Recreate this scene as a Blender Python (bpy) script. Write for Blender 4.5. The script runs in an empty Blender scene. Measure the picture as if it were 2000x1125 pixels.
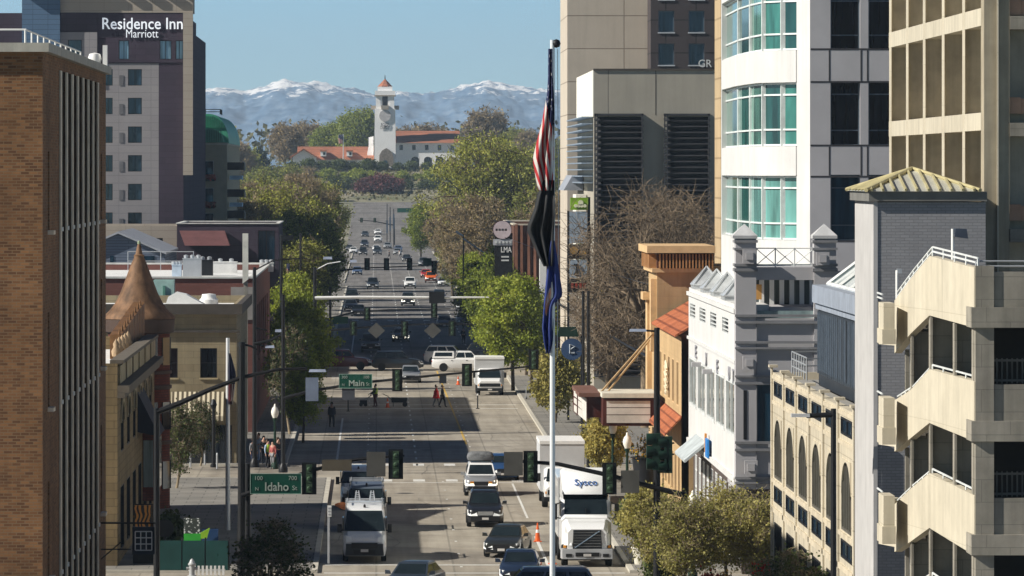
import bpy, bmesh, math, random
from mathutils import Vector, Matrix, noise
R = math.radians
rnd = random.Random(7)
sc = bpy.context.scene
col = sc.collection
F = 11000.0          # focal length in photo pixels
CH = 18.4            # camera height above the roadway
def XU(u, Y): return (u-735)*Y/F
def ZV(v, Y): return CH-(v-335)*Y/F
def YX(u, X): return X*F/(u-735)
ORG = {}

# ------------------------------------------------------------------ materials
MATS = {}
def newmat(name):
    m = bpy.data.materials.new(name); m.use_nodes = True
    n = m.node_tree.nodes; l = m.node_tree.links
    return m, n, l, n['Principled BSDF']
def wallcoord(n, l):
    g = n.new('ShaderNodeNewGeometry'); s = n.new('ShaderNodeSeparateXYZ')
    l.new(g.outputs['Position'], s.inputs[0])
    a = n.new('ShaderNodeMath'); a.operation = 'ADD'
    l.new(s.outputs['X'], a.inputs[0]); l.new(s.outputs['Y'], a.inputs[1])
    c = n.new('ShaderNodeCombineXYZ')
    l.new(a.outputs[0], c.inputs['X']); l.new(s.outputs['Z'], c.inputs['Y'])
    return c.outputs[0], g.outputs['Position']
def mixc(n, l, fac, a, b, blend='MIX'):
    m = n.new('ShaderNodeMix'); m.data_type = 'RGBA'; m.blend_type = blend
    if hasattr(fac, 'is_linked'): l.new(fac, m.inputs[0])
    else: m.inputs[0].default_value = fac
    for i, v in ((6, a), (7, b)):
        if hasattr(v, 'is_linked'): l.new(v, m.inputs[i])
        else: m.inputs[i].default_value = (*v, 1) if len(v) == 3 else v
    return m.outputs[2]
def ramp(n, l, src, stops):
    r = n.new('ShaderNodeValToRGB'); e = r.color_ramp.elements
    while len(e) < len(stops): e.new(.5)
    for k, (p, c) in enumerate(stops):
        e[k].position = p; e[k].color = (*c, 1) if len(c) == 3 else c
    l.new(src, r.inputs[0]); return r.outputs[0]
def noi(n, l, vec, scale, detail=4, rough=.6):
    t = n.new('ShaderNodeTexNoise'); t.inputs['Scale'].default_value = scale
    t.inputs['Detail'].default_value = detail; t.inputs['Roughness'].default_value = rough
    if vec is not None: l.new(vec, t.inputs['Vector'])
    return t.outputs['Fac']
def sc3(c, k): return tuple(min(1, x*k) for x in c)
def M(name, c, rough=.8, metal=0, var=.18, scale=1.2, spec=.3, coat=0, streak=0):
    """plain surface with weathering noise"""
    if name in MATS: return MATS[name]
    m, n, l, b = newmat(name)
    b.inputs['Roughness'].default_value = rough; b.inputs['Metallic'].default_value = metal
    b.inputs['Specular IOR Level'].default_value = spec; b.inputs['Coat Weight'].default_value = coat
    g = n.new('ShaderNodeNewGeometry')
    o = ramp(n, l, noi(n, l, g.outputs['Position'], scale), [(.3, sc3(c, 1-var)), (.7, sc3(c, 1+var))])
    if streak:
        mp = n.new('ShaderNodeMapping'); mp.inputs['Scale'].default_value = (2.2, 2.2, .12)
        l.new(g.outputs['Position'], mp.inputs[0])
        st = ramp(n, l, noi(n, l, mp.outputs[0], 1.5, 5), [(.42, (1, 1, 1)), (.75, (1-streak,)*3)])
        o = mixc(n, l, 1, o, st, 'MULTIPLY')
    l.new(o, b.inputs['Base Color']); MATS[name] = m; return m
def MB_(name, c1, c2, mortar, bw, bh, ms=.012, rough=.85, offset=.5, var=.25, big=.3, streak=0, bias=0):
    """masonry or panels: brick texture on wall coordinates"""
    if name in MATS: return MATS[name]
    m, n, l, b = newmat(name)
    w, p = wallcoord(n, l)
    t = n.new('ShaderNodeTexBrick'); l.new(w, t.inputs['Vector'])
    t.offset = offset; t.inputs['Scale'].default_value = 1; t.inputs['Brick Width'].default_value = bw
    t.inputs['Row Height'].default_value = bh; t.inputs['Mortar Size'].default_value = ms; t.inputs['Bias'].default_value = bias
    t.inputs['Mortar Smooth'].default_value = .2
    for k, c in (('Color1', c1), ('Color2', c2), ('Mortar', mortar)): t.inputs[k].default_value = (*c, 1)
    d = ramp(n, l, noi(n, l, p, big, 6, .65), [(.25, (1-var,)*3), (.75, (1+var,)*3)])
    o = mixc(n, l, 1, t.outputs['Color'], d, 'MULTIPLY')
    if streak:
        mp = n.new('ShaderNodeMapping'); mp.inputs['Scale'].default_value = (1.5, 1.5, .1)
        l.new(p, mp.inputs[0])
        st = ramp(n, l, noi(n, l, mp.outputs[0], 1.2, 5), [(.42, (1, 1, 1)), (.75, (1-streak,)*3)])
        o = mixc(n, l, 1, o, st, 'MULTIPLY')
    l.new(o, b.inputs['Base Color']); b.inputs['Roughness'].default_value = rough
    b.inputs['Specular IOR Level'].default_value = .2
    bp = n.new('ShaderNodeBump'); bp.inputs['Strength'].default_value = .3; bp.inputs['Distance'].default_value = .02
    l.new(t.outputs['Fac'], bp.inputs['Height']); bp.invert = True; l.new(bp.outputs[0], b.inputs['Normal'])
    MATS[name] = m; return m
def GLASS(name, c, rough=.06, var=.5, spec=.6):
    if name in MATS: return MATS[name]
    m, n, l, b = newmat(name)
    w, p = wallcoord(n, l)
    mp = n.new('ShaderNodeMapping'); mp.inputs['Scale'].default_value = (2.6, .18, 1); l.new(w, mp.inputs[0])
    o = ramp(n, l, noi(n, l, mp.outputs[0], 1.0, 3), [(.35, sc3(c, 1-var)), (.65, sc3(c, 1+var))])
    l.new(o, b.inputs['Base Color']); b.inputs['Roughness'].default_value = rough
    b.inputs['Specular IOR Level'].default_value = spec
    MATS[name] = m; return m
def LEAF(name, c1, c2, c3, tr=.3):
    m, n, l, b = newmat(name)
    g = n.new('ShaderNodeNewGeometry'); oi = n.new('ShaderNodeObjectInfo')
    f = noi(n, l, g.outputs['Position'], .9, 3)
    c = ramp(n, l, f, [(.3, c1), (.52, c2), (.72, c3)])
    rp = ramp(n, l, oi.outputs['Random'], [(0, (.8, .82, .8)), (1, (1.2, 1.15, 1.1))])
    c = mixc(n, l, 1, c, rp, 'MULTIPLY')
    iv = ramp(n, l, g.outputs['Random Per Island'], [(0, (.6, .6, .6)), (1, (1.35, 1.3, 1.2))])
    c = mixc(n, l, 1, c, iv, 'MULTIPLY')
    l.new(c, b.inputs['Base Color']); b.inputs['Roughness'].default_value = .6; b.inputs['Specular IOR Level'].default_value = .25
    t = n.new('ShaderNodeBsdfTranslucent'); l.new(c, t.inputs[0])
    mx = n.new('ShaderNodeMixShader'); mx.inputs[0].default_value = tr
    l.new(b.outputs[0], mx.inputs[1]); l.new(t.outputs[0], mx.inputs[2])
    l.new(mx.outputs[0], n['Material Output'].inputs['Surface'])
    MATS[name] = m; return m

# ------------------------------------------------------------------ mesh builder
class MB:
    def __init__(s): s.v = []; s.f = []; s.m = []
    def add(s, vs, fs, m=0):
        o = len(s.v); s.v += [tuple(p) for p in vs]
        for f in fs: s.f.append(tuple(o+i for i in f)); s.m.append(m)
        return s
    def box(s, x0, x1, y0, y1, z0, z1, m=0):
        x0, x1 = sorted((x0, x1)); y0, y1 = sorted((y0, y1)); z0, z1 = sorted((z0, z1))
        return s.hexa([(x0,y0,z0),(x1,y0,z0),(x1,y1,z0),(x0,y1,z0),(x0,y0,z1),(x1,y0,z1),(x1,y1,z1),(x0,y1,z1)], m)
    def hexa(s, p, m=0):
        return s.add(p, [(0,3,2,1),(4,5,6,7),(0,1,5,4),(1,2,6,5),(2,3,7,6),(3,0,4,7)], m)
    def poly(s, pts, m=0): return s.add(pts, [tuple(range(len(pts)))], m)
    def prism(s, pts, a, b, axis='z', m=0):
        f = {'z': lambda p, t: (p[0], p[1], t), 'y': lambda p, t: (p[0], t, p[1]), 'x': lambda p, t: (t, p[0], p[1])}[axis]
        n = len(pts); vs = [f(p, a) for p in pts]+[f(p, b) for p in pts]
        return s.add(vs, [tuple(range(n))[::-1], tuple(range(n, 2*n))]+[(i, (i+1) % n, n+(i+1) % n, n+i) for i in range(n)], m)
    def tube(s, pts, r, n=8, m=0, cap=True):
        pts = [Vector(p) for p in pts]
        if not isinstance(r, (list, tuple)): r = [r]*len(pts)
        o = len(s.v); up = None
        for i, p in enumerate(pts):
            d = (pts[min(i+1, len(pts)-1)]-pts[max(i-1, 0)]).normalized()
            a = d.cross(Vector((0, 0, 1)))
            if a.length < .05: a = d.cross(Vector((0, 1, 0)))
            a.normalize(); b = d.cross(a)
            if up is not None and a.dot(up) < 0: a = -a; b = -b
            up = a
            for k in range(n):
                t = 2*math.pi*k/n; s.v.append(tuple(p+(a*math.cos(t)+b*math.sin(t))*r[i]))
        for i in range(len(pts)-1):
            for k in range(n):
                s.f.append((o+i*n+k, o+i*n+(k+1) % n, o+(i+1)*n+(k+1) % n, o+(i+1)*n+k)); s.m.append(m)
        if cap and n > 2:
            s.f.append(tuple(o+k for k in range(n))[::-1]); s.m.append(m)
            e = o+(len(pts)-1)*n; s.f.append(tuple(e+k for k in range(n))); s.m.append(m)
        return s
    def lathe(s, c, prof, n=16, m=0, axis='z', a0=0, a1=2*math.pi):
        o = len(s.v); full = abs(a1-a0-2*math.pi) < 1e-6; k = n if full else n+1
        for r, h in prof:
            for i in range(k):
                t = a0+(a1-a0)*i/n; x, y = r*math.cos(t), r*math.sin(t)
                q = (x, y, h) if axis == 'z' else ((h, x, y) if axis == 'x' else (x, h, y))
                s.v.append((c[0]+q[0], c[1]+q[1], c[2]+q[2]))
        for j in range(len(prof)-1):
            for i in range(k if full else k-1):
                s.f.append((o+j*k+i, o+j*k+(i+1) % k, o+(j+1)*k+(i+1) % k, o+(j+1)*k+i)); s.m.append(m)
        if full:
            for j in (0, len(prof)-1):
                if prof[j][0] > 1e-4: s.f.append(tuple(o+j*k+i for i in range(k))); s.m.append(m)
        return s
    def build(s, name, mats, parent=None, local=False, smooth=None, norm=True):
        me = bpy.data.meshes.new(name)
        off = Vector((0, 0, 0))
        if parent is not None and not local: off = ORG[parent.name]
        me.from_pydata([(x-off.x, y-off.y, z-off.z) for x, y, z in s.v], [], s.f)
        if not isinstance(mats, (list, tuple)): mats = [mats]
        for mt in mats: me.materials.append(mt)
        if len(mats) > 1: me.polygons.foreach_set('material_index', s.m)
        if norm:
            b = bmesh.new(); b.from_mesh(me)
            bmesh.ops.remove_doubles(b, verts=b.verts, dist=1e-5)
            bmesh.ops.recalc_face_normals(b, faces=b.faces); b.to_mesh(me); b.free()
        if smooth is not None:
            me.polygons.foreach_set('use_smooth', [True]*len(me.polygons))
            me.set_sharp_from_angle(angle=R(smooth))
        me.update()
        ob = bpy.data.objects.new(name, me); col.objects.link(ob)
        if parent is not None: ob.parent = parent; ORG[ob.name] = ORG[parent.name]
        else: ORG[ob.name] = Vector((0, 0, 0))
        return ob
def build_each(mb, name, mats, parent, smooth=None):
    """one object per connected piece"""
    p = list(range(len(mb.v)))
    def find(a):
        while p[a] != a: p[a] = p[p[a]]; a = p[a]
        return a
    for f in mb.f:
        for q in f[1:]: p[find(q)] = find(f[0])
    groups = {}
    for f, m in zip(mb.f, mb.m): groups.setdefault(find(f[0]), []).append((f, m))
    out = []
    for g in groups.values():
        ix = {}; nb = MB()
        for f, m in g:
            for q in f:
                if q not in ix: ix[q] = len(nb.v); nb.v.append(mb.v[q])
            nb.f.append(tuple(ix[q] for q in f)); nb.m.append(m)
        out.append(nb.build(name, mats, parent, smooth=smooth))
    return out
def tag(o, label=None, cat=None, group=None, kind=None):
    if label: o['label'] = label
    if cat: o['category'] = cat
    if group: o['group'] = group
    if kind: o['kind'] = kind
    return o
def thing(name, label, cat, loc=(0, 0, 0), rz=0, group=None):
    o = bpy.data.objects.new(name, None); o.empty_display_size = .3; col.objects.link(o)
    o.location = loc; o.rotation_euler = (0, 0, rz); ORG[o.name] = Vector(loc)
    return tag(o, label, cat, group)
def struct(name, mb, mat, smooth=None):
    o = mb.build(name, mat, None, smooth=smooth); return tag(o, name.replace('_', ' '), None, None, 'structure')
def kids(o): return list(o.children)
def copy_tree(o, loc, rz=0, label=None, scale=None, parent=None):
    c = o.copy(); col.objects.link(c); ORG[c.name] = Vector(loc) if loc else Vector((0, 0, 0))
    if parent is None:
        c.location = loc; c.rotation_euler = (0, 0, rz)
        if scale: c.scale = scale if isinstance(scale, (tuple, list)) else (scale,)*3
        if label: c['label'] = label
    else: c.parent = parent
    for k in kids(o): copy_tree(k, None, parent=c)
    return c
def text(txt, h, c, axis, mat, parent, name='lettering', w=None, d=.03, bold=0.0):
    """raised letters centred at c; axis -y faces the camera, -x faces left"""
    cu = bpy.data.curves.new(name, 'FONT'); cu.body = txt; cu.size = 1; cu.extrude = d; cu.offset = bold
    cu.align_x = 'CENTER'; cu.align_y = 'CENTER'; cu.resolution_u = 3
    to = bpy.data.objects.new('tmp', cu); col.objects.link(to)
    me = bpy.data.meshes.new_from_object(to.evaluated_get(bpy.context.evaluated_depsgraph_get()))
    bpy.data.objects.remove(to); bpy.data.curves.remove(cu)
    xs = [v.co.x for v in me.vertices]; ys = [v.co.y for v in me.vertices]
    W = max(xs)-min(xs); H = max(ys)-min(ys); cx = (max(xs)+min(xs))/2; cy = (max(ys)+min(ys))/2
    ky = h/H; kx = (w/W) if w else ky
    off = ORG[parent.name]
    for v in me.vertices:
        x, y, z = (v.co.x-cx)*kx, (v.co.y-cy)*ky, v.co.z
        p = {'-y': (x, -z, y), '-x': (-z, -x, y), '+x': (z, x, y)}[axis]
        v.co = (c[0]+p[0]-off.x, c[1]+p[1]-off.y, c[2]+p[2]-off.z)
    me.materials.append(mat); me.name = name
    o = bpy.data.objects.new(name, me); col.objects.link(o); o.parent = parent; ORG[o.name] = off
    return o

# ------------------------------------------------------------------ facades with real openings
def fmap(side, plane, a, d, z):
    return {'-y': (a, plane+d, z), '+y': (a, plane-d, z), '-x': (plane+d, a, z), '+x': (plane-d, a, z)}[side]
def facade(mb, side, plane, a0, a1, z0, z1, ops=(), depth=.25, m=0):
    A = sorted({a0, a1, *[o[0] for o in ops], *[o[1] for o in ops]}); A = [a for a in A if a0 <= a <= a1]
    Z = sorted({z0, z1, *[o[2] for o in ops], *[o[3] for o in ops]}); Z = [z for z in Z if z0 <= z <= z1]
    for i in range(len(A)-1):
        for j in range(len(Z)-1):
            ca, cz = (A[i]+A[i+1])/2, (Z[j]+Z[j+1])/2
            if any(o[0] < ca < o[1] and o[2] < cz < o[3] for o in ops): continue
            mb.poly([fmap(side, plane, a, 0, z) for a, z in ((A[i], Z[j]), (A[i+1], Z[j]), (A[i+1], Z[j+1]), (A[i], Z[j+1]))], m)
    for o in ops:
        b0, b1, c0, c1 = max(o[0], a0), min(o[1], a1), max(o[2], z0), min(o[3], z1)
        P = [(b0, c0), (b1, c0), (b1, c1), (b0, c1)]
        for k in range(4):
            p, q = P[k], P[(k+1) % 4]
            mb.poly([fmap(side, plane, p[0], 0, p[1]), fmap(side, plane, q[0], 0, q[1]),
                     fmap(side, plane, q[0], depth+.06, q[1]), fmap(side, plane, p[0], depth+.06, p[1])], m)
def fbox(mb, side, plane, a0, a1, d0, d1, z0, z1, m=0):
    p = fmap(side, plane, a0, d0, z0); q = fmap(side, plane, a1, d1, z1)
    mb.box(p[0], q[0], p[1], q[1], p[2], q[2], m)
def window(root, side, plane, o, depth, frame, glass, nx=1, nz=1, fw=.06, sill=None, zs=None):
    a0, a1, z0, z1 = o[:4]; b = MB()
    for (p, q, r, s) in ((a0, a0+fw, z0, z1), (a1-fw, a1, z0, z1), (a0+fw, a1-fw, z0, z0+fw), (a0+fw, a1-fw, z1-fw, z1)):
        fbox(b, side, plane, p, q, depth-.08, depth+.03, r, s)
    for k in range(1, nx):
        t = a0+(a1-a0)*k/nx; fbox(b, side, plane, t-fw*.4, t+fw*.4, depth-.06, depth+.02, z0+fw, z1-fw)
    for t in (zs if zs else [z0+(z1-z0)*k/nz for k in range(1, nz)]):
        fbox(b, side, plane, a0+fw, a1-fw, depth-.05, depth+.018, t-fw*.4, t+fw*.4)
    w = b.build('window', frame, root)
    g = MB(); fbox(g, side, plane, a0, a1, depth, depth+.05, z0, z1); g.build('pane', glass, w)
    if sill:
        g = MB(); fbox(g, side, plane, a0-.06, a1+.06, -.1, depth-.09, z0-.1, z0-.003); g.build('sill', sill, w)
    return w
def building(name, label, box, mat, wins=(), roofm=None, parapet=.6, depth=.22, cope=None, group=None, cat='building', loc=None, copeh=.18, copeo=.1):
    """box = x0,x1,y0,y1,ztop ; wins = (side, (a0,a1,z0,z1), frame, glass, dict)"""
    x0, x1, y0, y1, zt = box
    root = thing(name, label, cat, loc or ((x0+x1)/2, y0, 0), group=group)
    b = MB(); pl = {'-y': (y0, x0, x1), '+y': (y1, x0, x1), '-x': (x0, y0, y1), '+x': (x1, y0, y1)}
    for s, (p, a0, a1) in pl.items():
        facade(b, s, p, a0, a1, 0, zt, [w[1] for w in wins if w[0] == s], depth)
    t = .3
    for (p, q, r, s) in ((x0, x1, y0, y0+t), (x0, x1, y1-t, y1), (x0, x0+t, y0+t, y1-t), (x1-t, x1, y0+t, y1-t)):
        b.poly([(p, r, zt), (q, r, zt), (q, s, zt), (p, s, zt)])
    if parapet:
        b.poly([(x0+t, y0+t, zt), (x1-t, y0+t, zt), (x1-t, y0+t, zt-parapet), (x0+t, y0+t, zt-parapet)])
        b.poly([(x0+t, y1-t, zt), (x1-t, y1-t, zt), (x1-t, y1-t, zt-parapet), (x0+t, y1-t, zt-parapet)])
        b.poly([(x0+t, y0+t, zt), (x0+t, y1-t, zt), (x0+t, y1-t, zt-parapet), (x0+t, y0+t, zt-parapet)])
        b.poly([(x1-t, y0+t, zt), (x1-t, y1-t, zt), (x1-t, y1-t, zt-parapet), (x1-t, y0+t, zt-parapet)])
    b.build('wall', mat, root)
    r = MB(); r.box(x0+t+.002, x1-t-.002, y0+t+.002, y1-t-.002, zt-parapet-.3, zt-parapet-.004); r.build('roof', roofm or mat, root)
    if cope:
        c = MB(); o = copeo
        for (p, q, r_, s) in ((x0-o, x1+o, y0-o, y0+t), (x0-o, x1+o, y1-t, y1+o), (x0-o, x0+t, y0+t, y1-t), (x1-t, x1+o, y0+t, y1-t)):
            c.box(p, q, r_, s, zt+.002, zt+copeh)
        c.build('coping', cope, root)
    for w in wins: window(root, w[0], pl[w[0]][0], w[1], depth, w[2], w[3], **(w[4] if len(w) > 4 else {}))
    return root
# ------------------------------------------------------------------ camera, sun, sky, air
cam = bpy.data.cameras.new('camera'); co = bpy.data.objects.new('camera', cam); col.objects.link(co)
co.location = (0, 0, CH); co.rotation_euler = (R(90), 0, 0)
cam.sensor_width = 36; cam.lens = F/2000*36; cam.shift_x = .1325; cam.shift_y = -.11375
cam.clip_start = 1; cam.clip_end = 60000; sc.camera = co
SE, SA = R(34), R(14)
sd = bpy.data.lights.new('sun', 'SUN'); sd.energy = 5.0; sd.angle = R(.5); sd.color = (1, .95, .86)
so = bpy.data.objects.new('sun', sd); col.objects.link(so)
so.rotation_euler = Vector((math.cos(SE)*math.cos(SA), math.cos(SE)*math.sin(SA), -math.sin(SE))).to_track_quat('-Z', 'Y').to_euler()
so.location = (-80, -20, 90)
w = bpy.data.worlds.new('World'); sc.world = w; w.use_nodes = True
n, l = w.node_tree.nodes, w.node_tree.links
sk = n.new('ShaderNodeTexSky'); sk.sky_type = 'NISHITA'; sk.sun_disc = False
sk.sun_elevation = SE; sk.sun_rotation = R(90)+SA; sk.air_density = 1; sk.dust_density = .0; sk.ozone_density = 4; sk.altitude = 800
tc = n.new('ShaderNodeTexCoord'); sx = n.new('ShaderNodeSeparateXYZ'); l.new(tc.outputs['Generated'], sx.inputs[0])
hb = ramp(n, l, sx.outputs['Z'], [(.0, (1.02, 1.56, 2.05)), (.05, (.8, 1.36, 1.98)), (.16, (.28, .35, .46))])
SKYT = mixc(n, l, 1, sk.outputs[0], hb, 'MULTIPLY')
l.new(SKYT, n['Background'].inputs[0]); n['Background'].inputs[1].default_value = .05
sc.view_settings.view_transform = 'Standard'; sc.view_settings.look = 'None'
sc.view_settings.exposure = .45; sc.view_settings.gamma = 1
sc.cycles.max_bounces = 6; sc.cycles.volume_bounces = 0; sc.cycles.use_denoising = True
hz = MB().box(-7000, 7000, -60, 13200, -3, 330)
HM = bpy.data.materials.new('air'); HM.use_nodes = True
n, l = HM.node_tree.nodes, HM.node_tree.links; n.remove(n['Principled BSDF'])
pv = n.new('ShaderNodeVolumePrincipled'); pv.inputs['Density'].default_value = 7.5e-5; pv.inputs['Color'].default_value = (.62, .8, 1, 1)
pv.inputs['Anisotropy'].default_value = 0
l.new(pv.outputs[0], n['Material Output'].inputs['Volume'])
tag(hz.build('haze', HM), None, None, None, 'stuff')

# ------------------------------------------------------------------ terrain and streets
def gz(Y):
    P = [(-50, 0), (1300, 0), (1500, 3.2), (1690, 8.4), (1720, 9.2), (1770, 15), (1800, 18.6), (1830, 19.5), (2400, 19.5), (3200, 6), (15000, 6)]
    for (a, b), (c, d) in zip(P, P[1:]):
        if a <= Y <= c: return b+(d-b)*(Y-a)/(c-a)
    return 6
def strip(xs, Ys, dz):
    b = MB()
    for Y in Ys:
        a, c = xs(Y) if callable(xs) else xs
        b.v += [(a, Y, gz(Y)+dz), (c, Y, gz(Y)+dz)]
    for i in range(len(Ys)-1): b.f.append((2*i, 2*i+1, 2*i+3, 2*i+2)); b.m.append(0)
    return b
ys = [-40, 300, 700, 1000, 1300, 1400, 1500, 1600, 1690, 1720, 1745, 1770, 1785, 1800, 1830, 2400, 2800, 3200, 6000, 10000, 13000]
gm, n, l, b = newmat('ground')
g = n.new('ShaderNodeNewGeometry')
o = ramp(n, l, noi(n, l, g.outputs['Position'], .06, 6), [(.35, (.11, .12, .05)), (.5, (.2, .19, .12)), (.65, (.3, .27, .2))])
l.new(o, b.inputs['Base Color']); b.inputs['Roughness'].default_value = .95
struct('ground', strip((-6900, 6900), ys, -.02), gm)
def roadmat(name, base, seam):
    m, n, l, b = newmat(name)
    g = n.new('ShaderNodeNewGeometry'); P = g.outputs['Position']
    c = ramp(n, l, noi(n, l, P, .35, 7, .7), [(.3, sc3(base, .74)), (.5, base), (.72, sc3(base, 1.16))])
    mp = n.new('ShaderNodeMapping'); mp.inputs['Scale'].default_value = (.8, .03, 1); l.new(P, mp.inputs[0])
    tr = ramp(n, l, noi(n, l, mp.outputs[0], 1.1, 4), [(.38, (.84, .83, .82)), (.6, (1.08, 1.08, 1.08))])
    c = mixc(n, l, 1, c, tr, 'MULTIPLY')
    t = n.new('ShaderNodeTexBrick'); t.offset = 0; t.inputs['Scale'].default_value = 1; t.inputs['Brick Width'].default_value = 3.6
    t.inputs['Row Height'].default_value = 6; t.inputs['Mortar Size'].default_value = .05; l.new(P, t.inputs['Vector'])
    t.inputs['Color1'].default_value = (1.05, 1.05, 1.05, 1); t.inputs['Color2'].default_value = (.9, .89, .87, 1); t.inputs['Mortar'].default_value = (*seam, 1)
    c = mixc(n, l, .75, c, t.outputs[0], 'MULTIPLY')
    pt = ramp(n, l, noi(n, l, P, .09, 2, .4), [(.55, (1, 1, 1)), (.6, (.78, .78, .8))])
    c = mixc(n, l, 1, c, pt, 'MULTIPLY')
    l.new(c, b.inputs['Base Color']); b.inputs['Roughness'].default_value = .85; b.inputs['Specular IOR Level'].default_value = .25
    return m
RM = roadmat('roadway', (.335, .30, .245), (.6, .6, .6))
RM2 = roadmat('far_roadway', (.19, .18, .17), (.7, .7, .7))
struct('road', strip((-70, 70), [60, 300, 548], -.004), RM)
struct('far_road', strip(lambda Y: (-70, 70) if Y < 1100 else (-7, 13.5), [548, 900, 1099, 1101, 1300, 1400, 1500, 1600, 1690, 1715], .002), RM2)
SW = MB_('sidewalk_paving', (.24, .225, .2), (.2, .19, .17), (.12, .115, .105), 1.5, 1.5, .03, var=.25)
KM = M('kerb_concrete', (.48, .45, .38), .85, var=.15)
# horizontal paving needs plan coordinates
nt = SW.node_tree
for lk in list(nt.links):
    if lk.to_node.type == 'TEX_BRICK' and lk.to_socket.name == 'Vector': nt.links.remove(lk)
geo = [q for q in nt.nodes if q.type == 'NEW_GEOMETRY'][0]; brk = [q for q in nt.nodes if q.type == 'TEX_BRICK'][0]
nt.links.new(geo.outputs['Position'], brk.inputs['Vector'])
sw = MB(); kb = MB()
for y0, y1, xr, xl in ((60, 231, 11.6, -4.2), (258, 336.5, 11.6, -2.7), (351.5, 505, 11.6, -5.6), (547, 690, 12.6, -4.6), (712, 900, 12.6, -4.6), (930, 1290, 12.8, -5.2)):
    for (a, b_, s) in ((xr, 69, 1), (-69, xl, -1)):
        y1 = 251 if (s == 1 and y1 == 231) else (231 if y1 == 251 else y1)
        k0, k1 = (a, a+.25) if s == 1 else (b_-.25, b_)
        i0, i1 = (a+.25, b_) if s == 1 else (a, b_-.25)
        sw.box(i0, i1, y0+.25, y1-.25, -.3, .128)
        kb.box(k0, k1, y0, y1, -.3, .135)
        kb.box(i0, i1, y0, y0+.25, -.3, .135); kb.box(i0, i1, y1-.25, y1, -.3, .135)
struct('sidewalk', sw, SW); struct('kerb', kb, KM)
WP = M('white_road_paint', (.62, .61, .57), .7, var=.2, scale=3); YP = M('yellow_road_paint', (.55, .36, .08), .7, var=.25, scale=3)
mk = MB()
def mark(x0, x1, y0, y1, m=0): mk.box(x0, x1, y0, y1, gz(y0)-.003, gz(y0)+.006+(.01 if y0 > 540 else 0), m)
mark(7.95, 8.1, 262, 284); mark(7.97, 8.09, 299, 332); mark(-2.58, -2.44, 352, 420); mark(-2.58, -2.44, 560, 690)
for y in range(262, 336, 9): mark(3.9, 4.02, y, y+.5)
for y in range(352, 505, 8): mark(2.5, 2.62, y, y+2.6); mark(-.6, -.5, y+3, y+4) ; mark(6.2, 6.3, y, y+1)
for y in range(380, 520, 1): mark(6.0-.0035*(y-380), 6.14-.0035*(y-380), y, y+.92, 1)
for k in range(7):                                       # Main Street crosswalk bars
    x = -1.6+k*1.95; mark(x, x+.7, 352.3, 354.6); mark(x-.1, x+.6, 334.3, 336.6)
mark(-2.4, 7.5, 263.2, 263.6); mark(-2.4, 11.4, 257.9, 258.25); mark(-2.4, 11, 333, 333.3); mark(-5, 11, 437, 437.5); mark(-5, 11, 444, 444.4); mark(-4, 11, 503.5, 504); mark(-4, 11, 499.5, 500)
for y in range(560, 1280, 12):
    for x in (-.6, 2.6, 5.8, 9.4): mark(x, x+.14, y, y+4)
for k in range(6):
    mark(-3+k*2.2, -2.2+k*2.2, 546, 549); mark(-3+k*2.2, -2.2+k*2.2, 694, 697)
struct('road_markings', mk, [WP, YP])
for x, y, lb in ((5.2, 303, 'dark round manhole cover in the right lane between the silver SUV and the crosswalk'), (1.6, 322, 'dark round manhole cover right of the pale van'), (3.4, 372, 'dark round manhole cover in the shaded road middle'), (7.3, 428, 'dark round manhole cover near the right of the sunlit road'), (3.2, 272, 'dark round manhole cover right of the white van')):
    t_ = thing('manhole_cover', lb, 'manhole', (x, y, 0)); MB().lathe((x, y, 0), [(0, .004), (.42, .004), (.42, .012), (0, .012)], 20).build('lid', M('iron_lid', (.07, .065, .06), .7, .3), t_); MB().lathe((x, y, 0), [(.43, .003), (.55, .003), (.55, .01), (.43, .01)], 20).build('collar', M('patched_collar', (.2, .19, .17), .9), t_)
cr_ = MB(); rq = random.Random(5)
for k in range(46):                                      # crack sealing and skid lines on the concrete
    x, y = rq.uniform(-2, 11), rq.uniform(262, 500); p = [(x, y)]
    for _ in range(rq.randint(3, 7)): x += rq.uniform(-.5, .5); y += rq.uniform(1, 4); p.append((x, y))
    for (a, b0), (c, d) in zip(p, p[1:]): cr_.poly([(a, b0, .003), (a+.045, b0, .003), (c+.045, d, .003), (c, d, .003)])
for k in range(9):
    y = 268+26*k; cr_.poly([(-2.4, y, .0025), (11.4, y+.3, .0025), (11.4, y+.42, .0025), (-2.4, y+.12, .0025)])
struct('road_seals', cr_, M('sealed_crack', (.2, .18, .155), .8))

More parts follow.
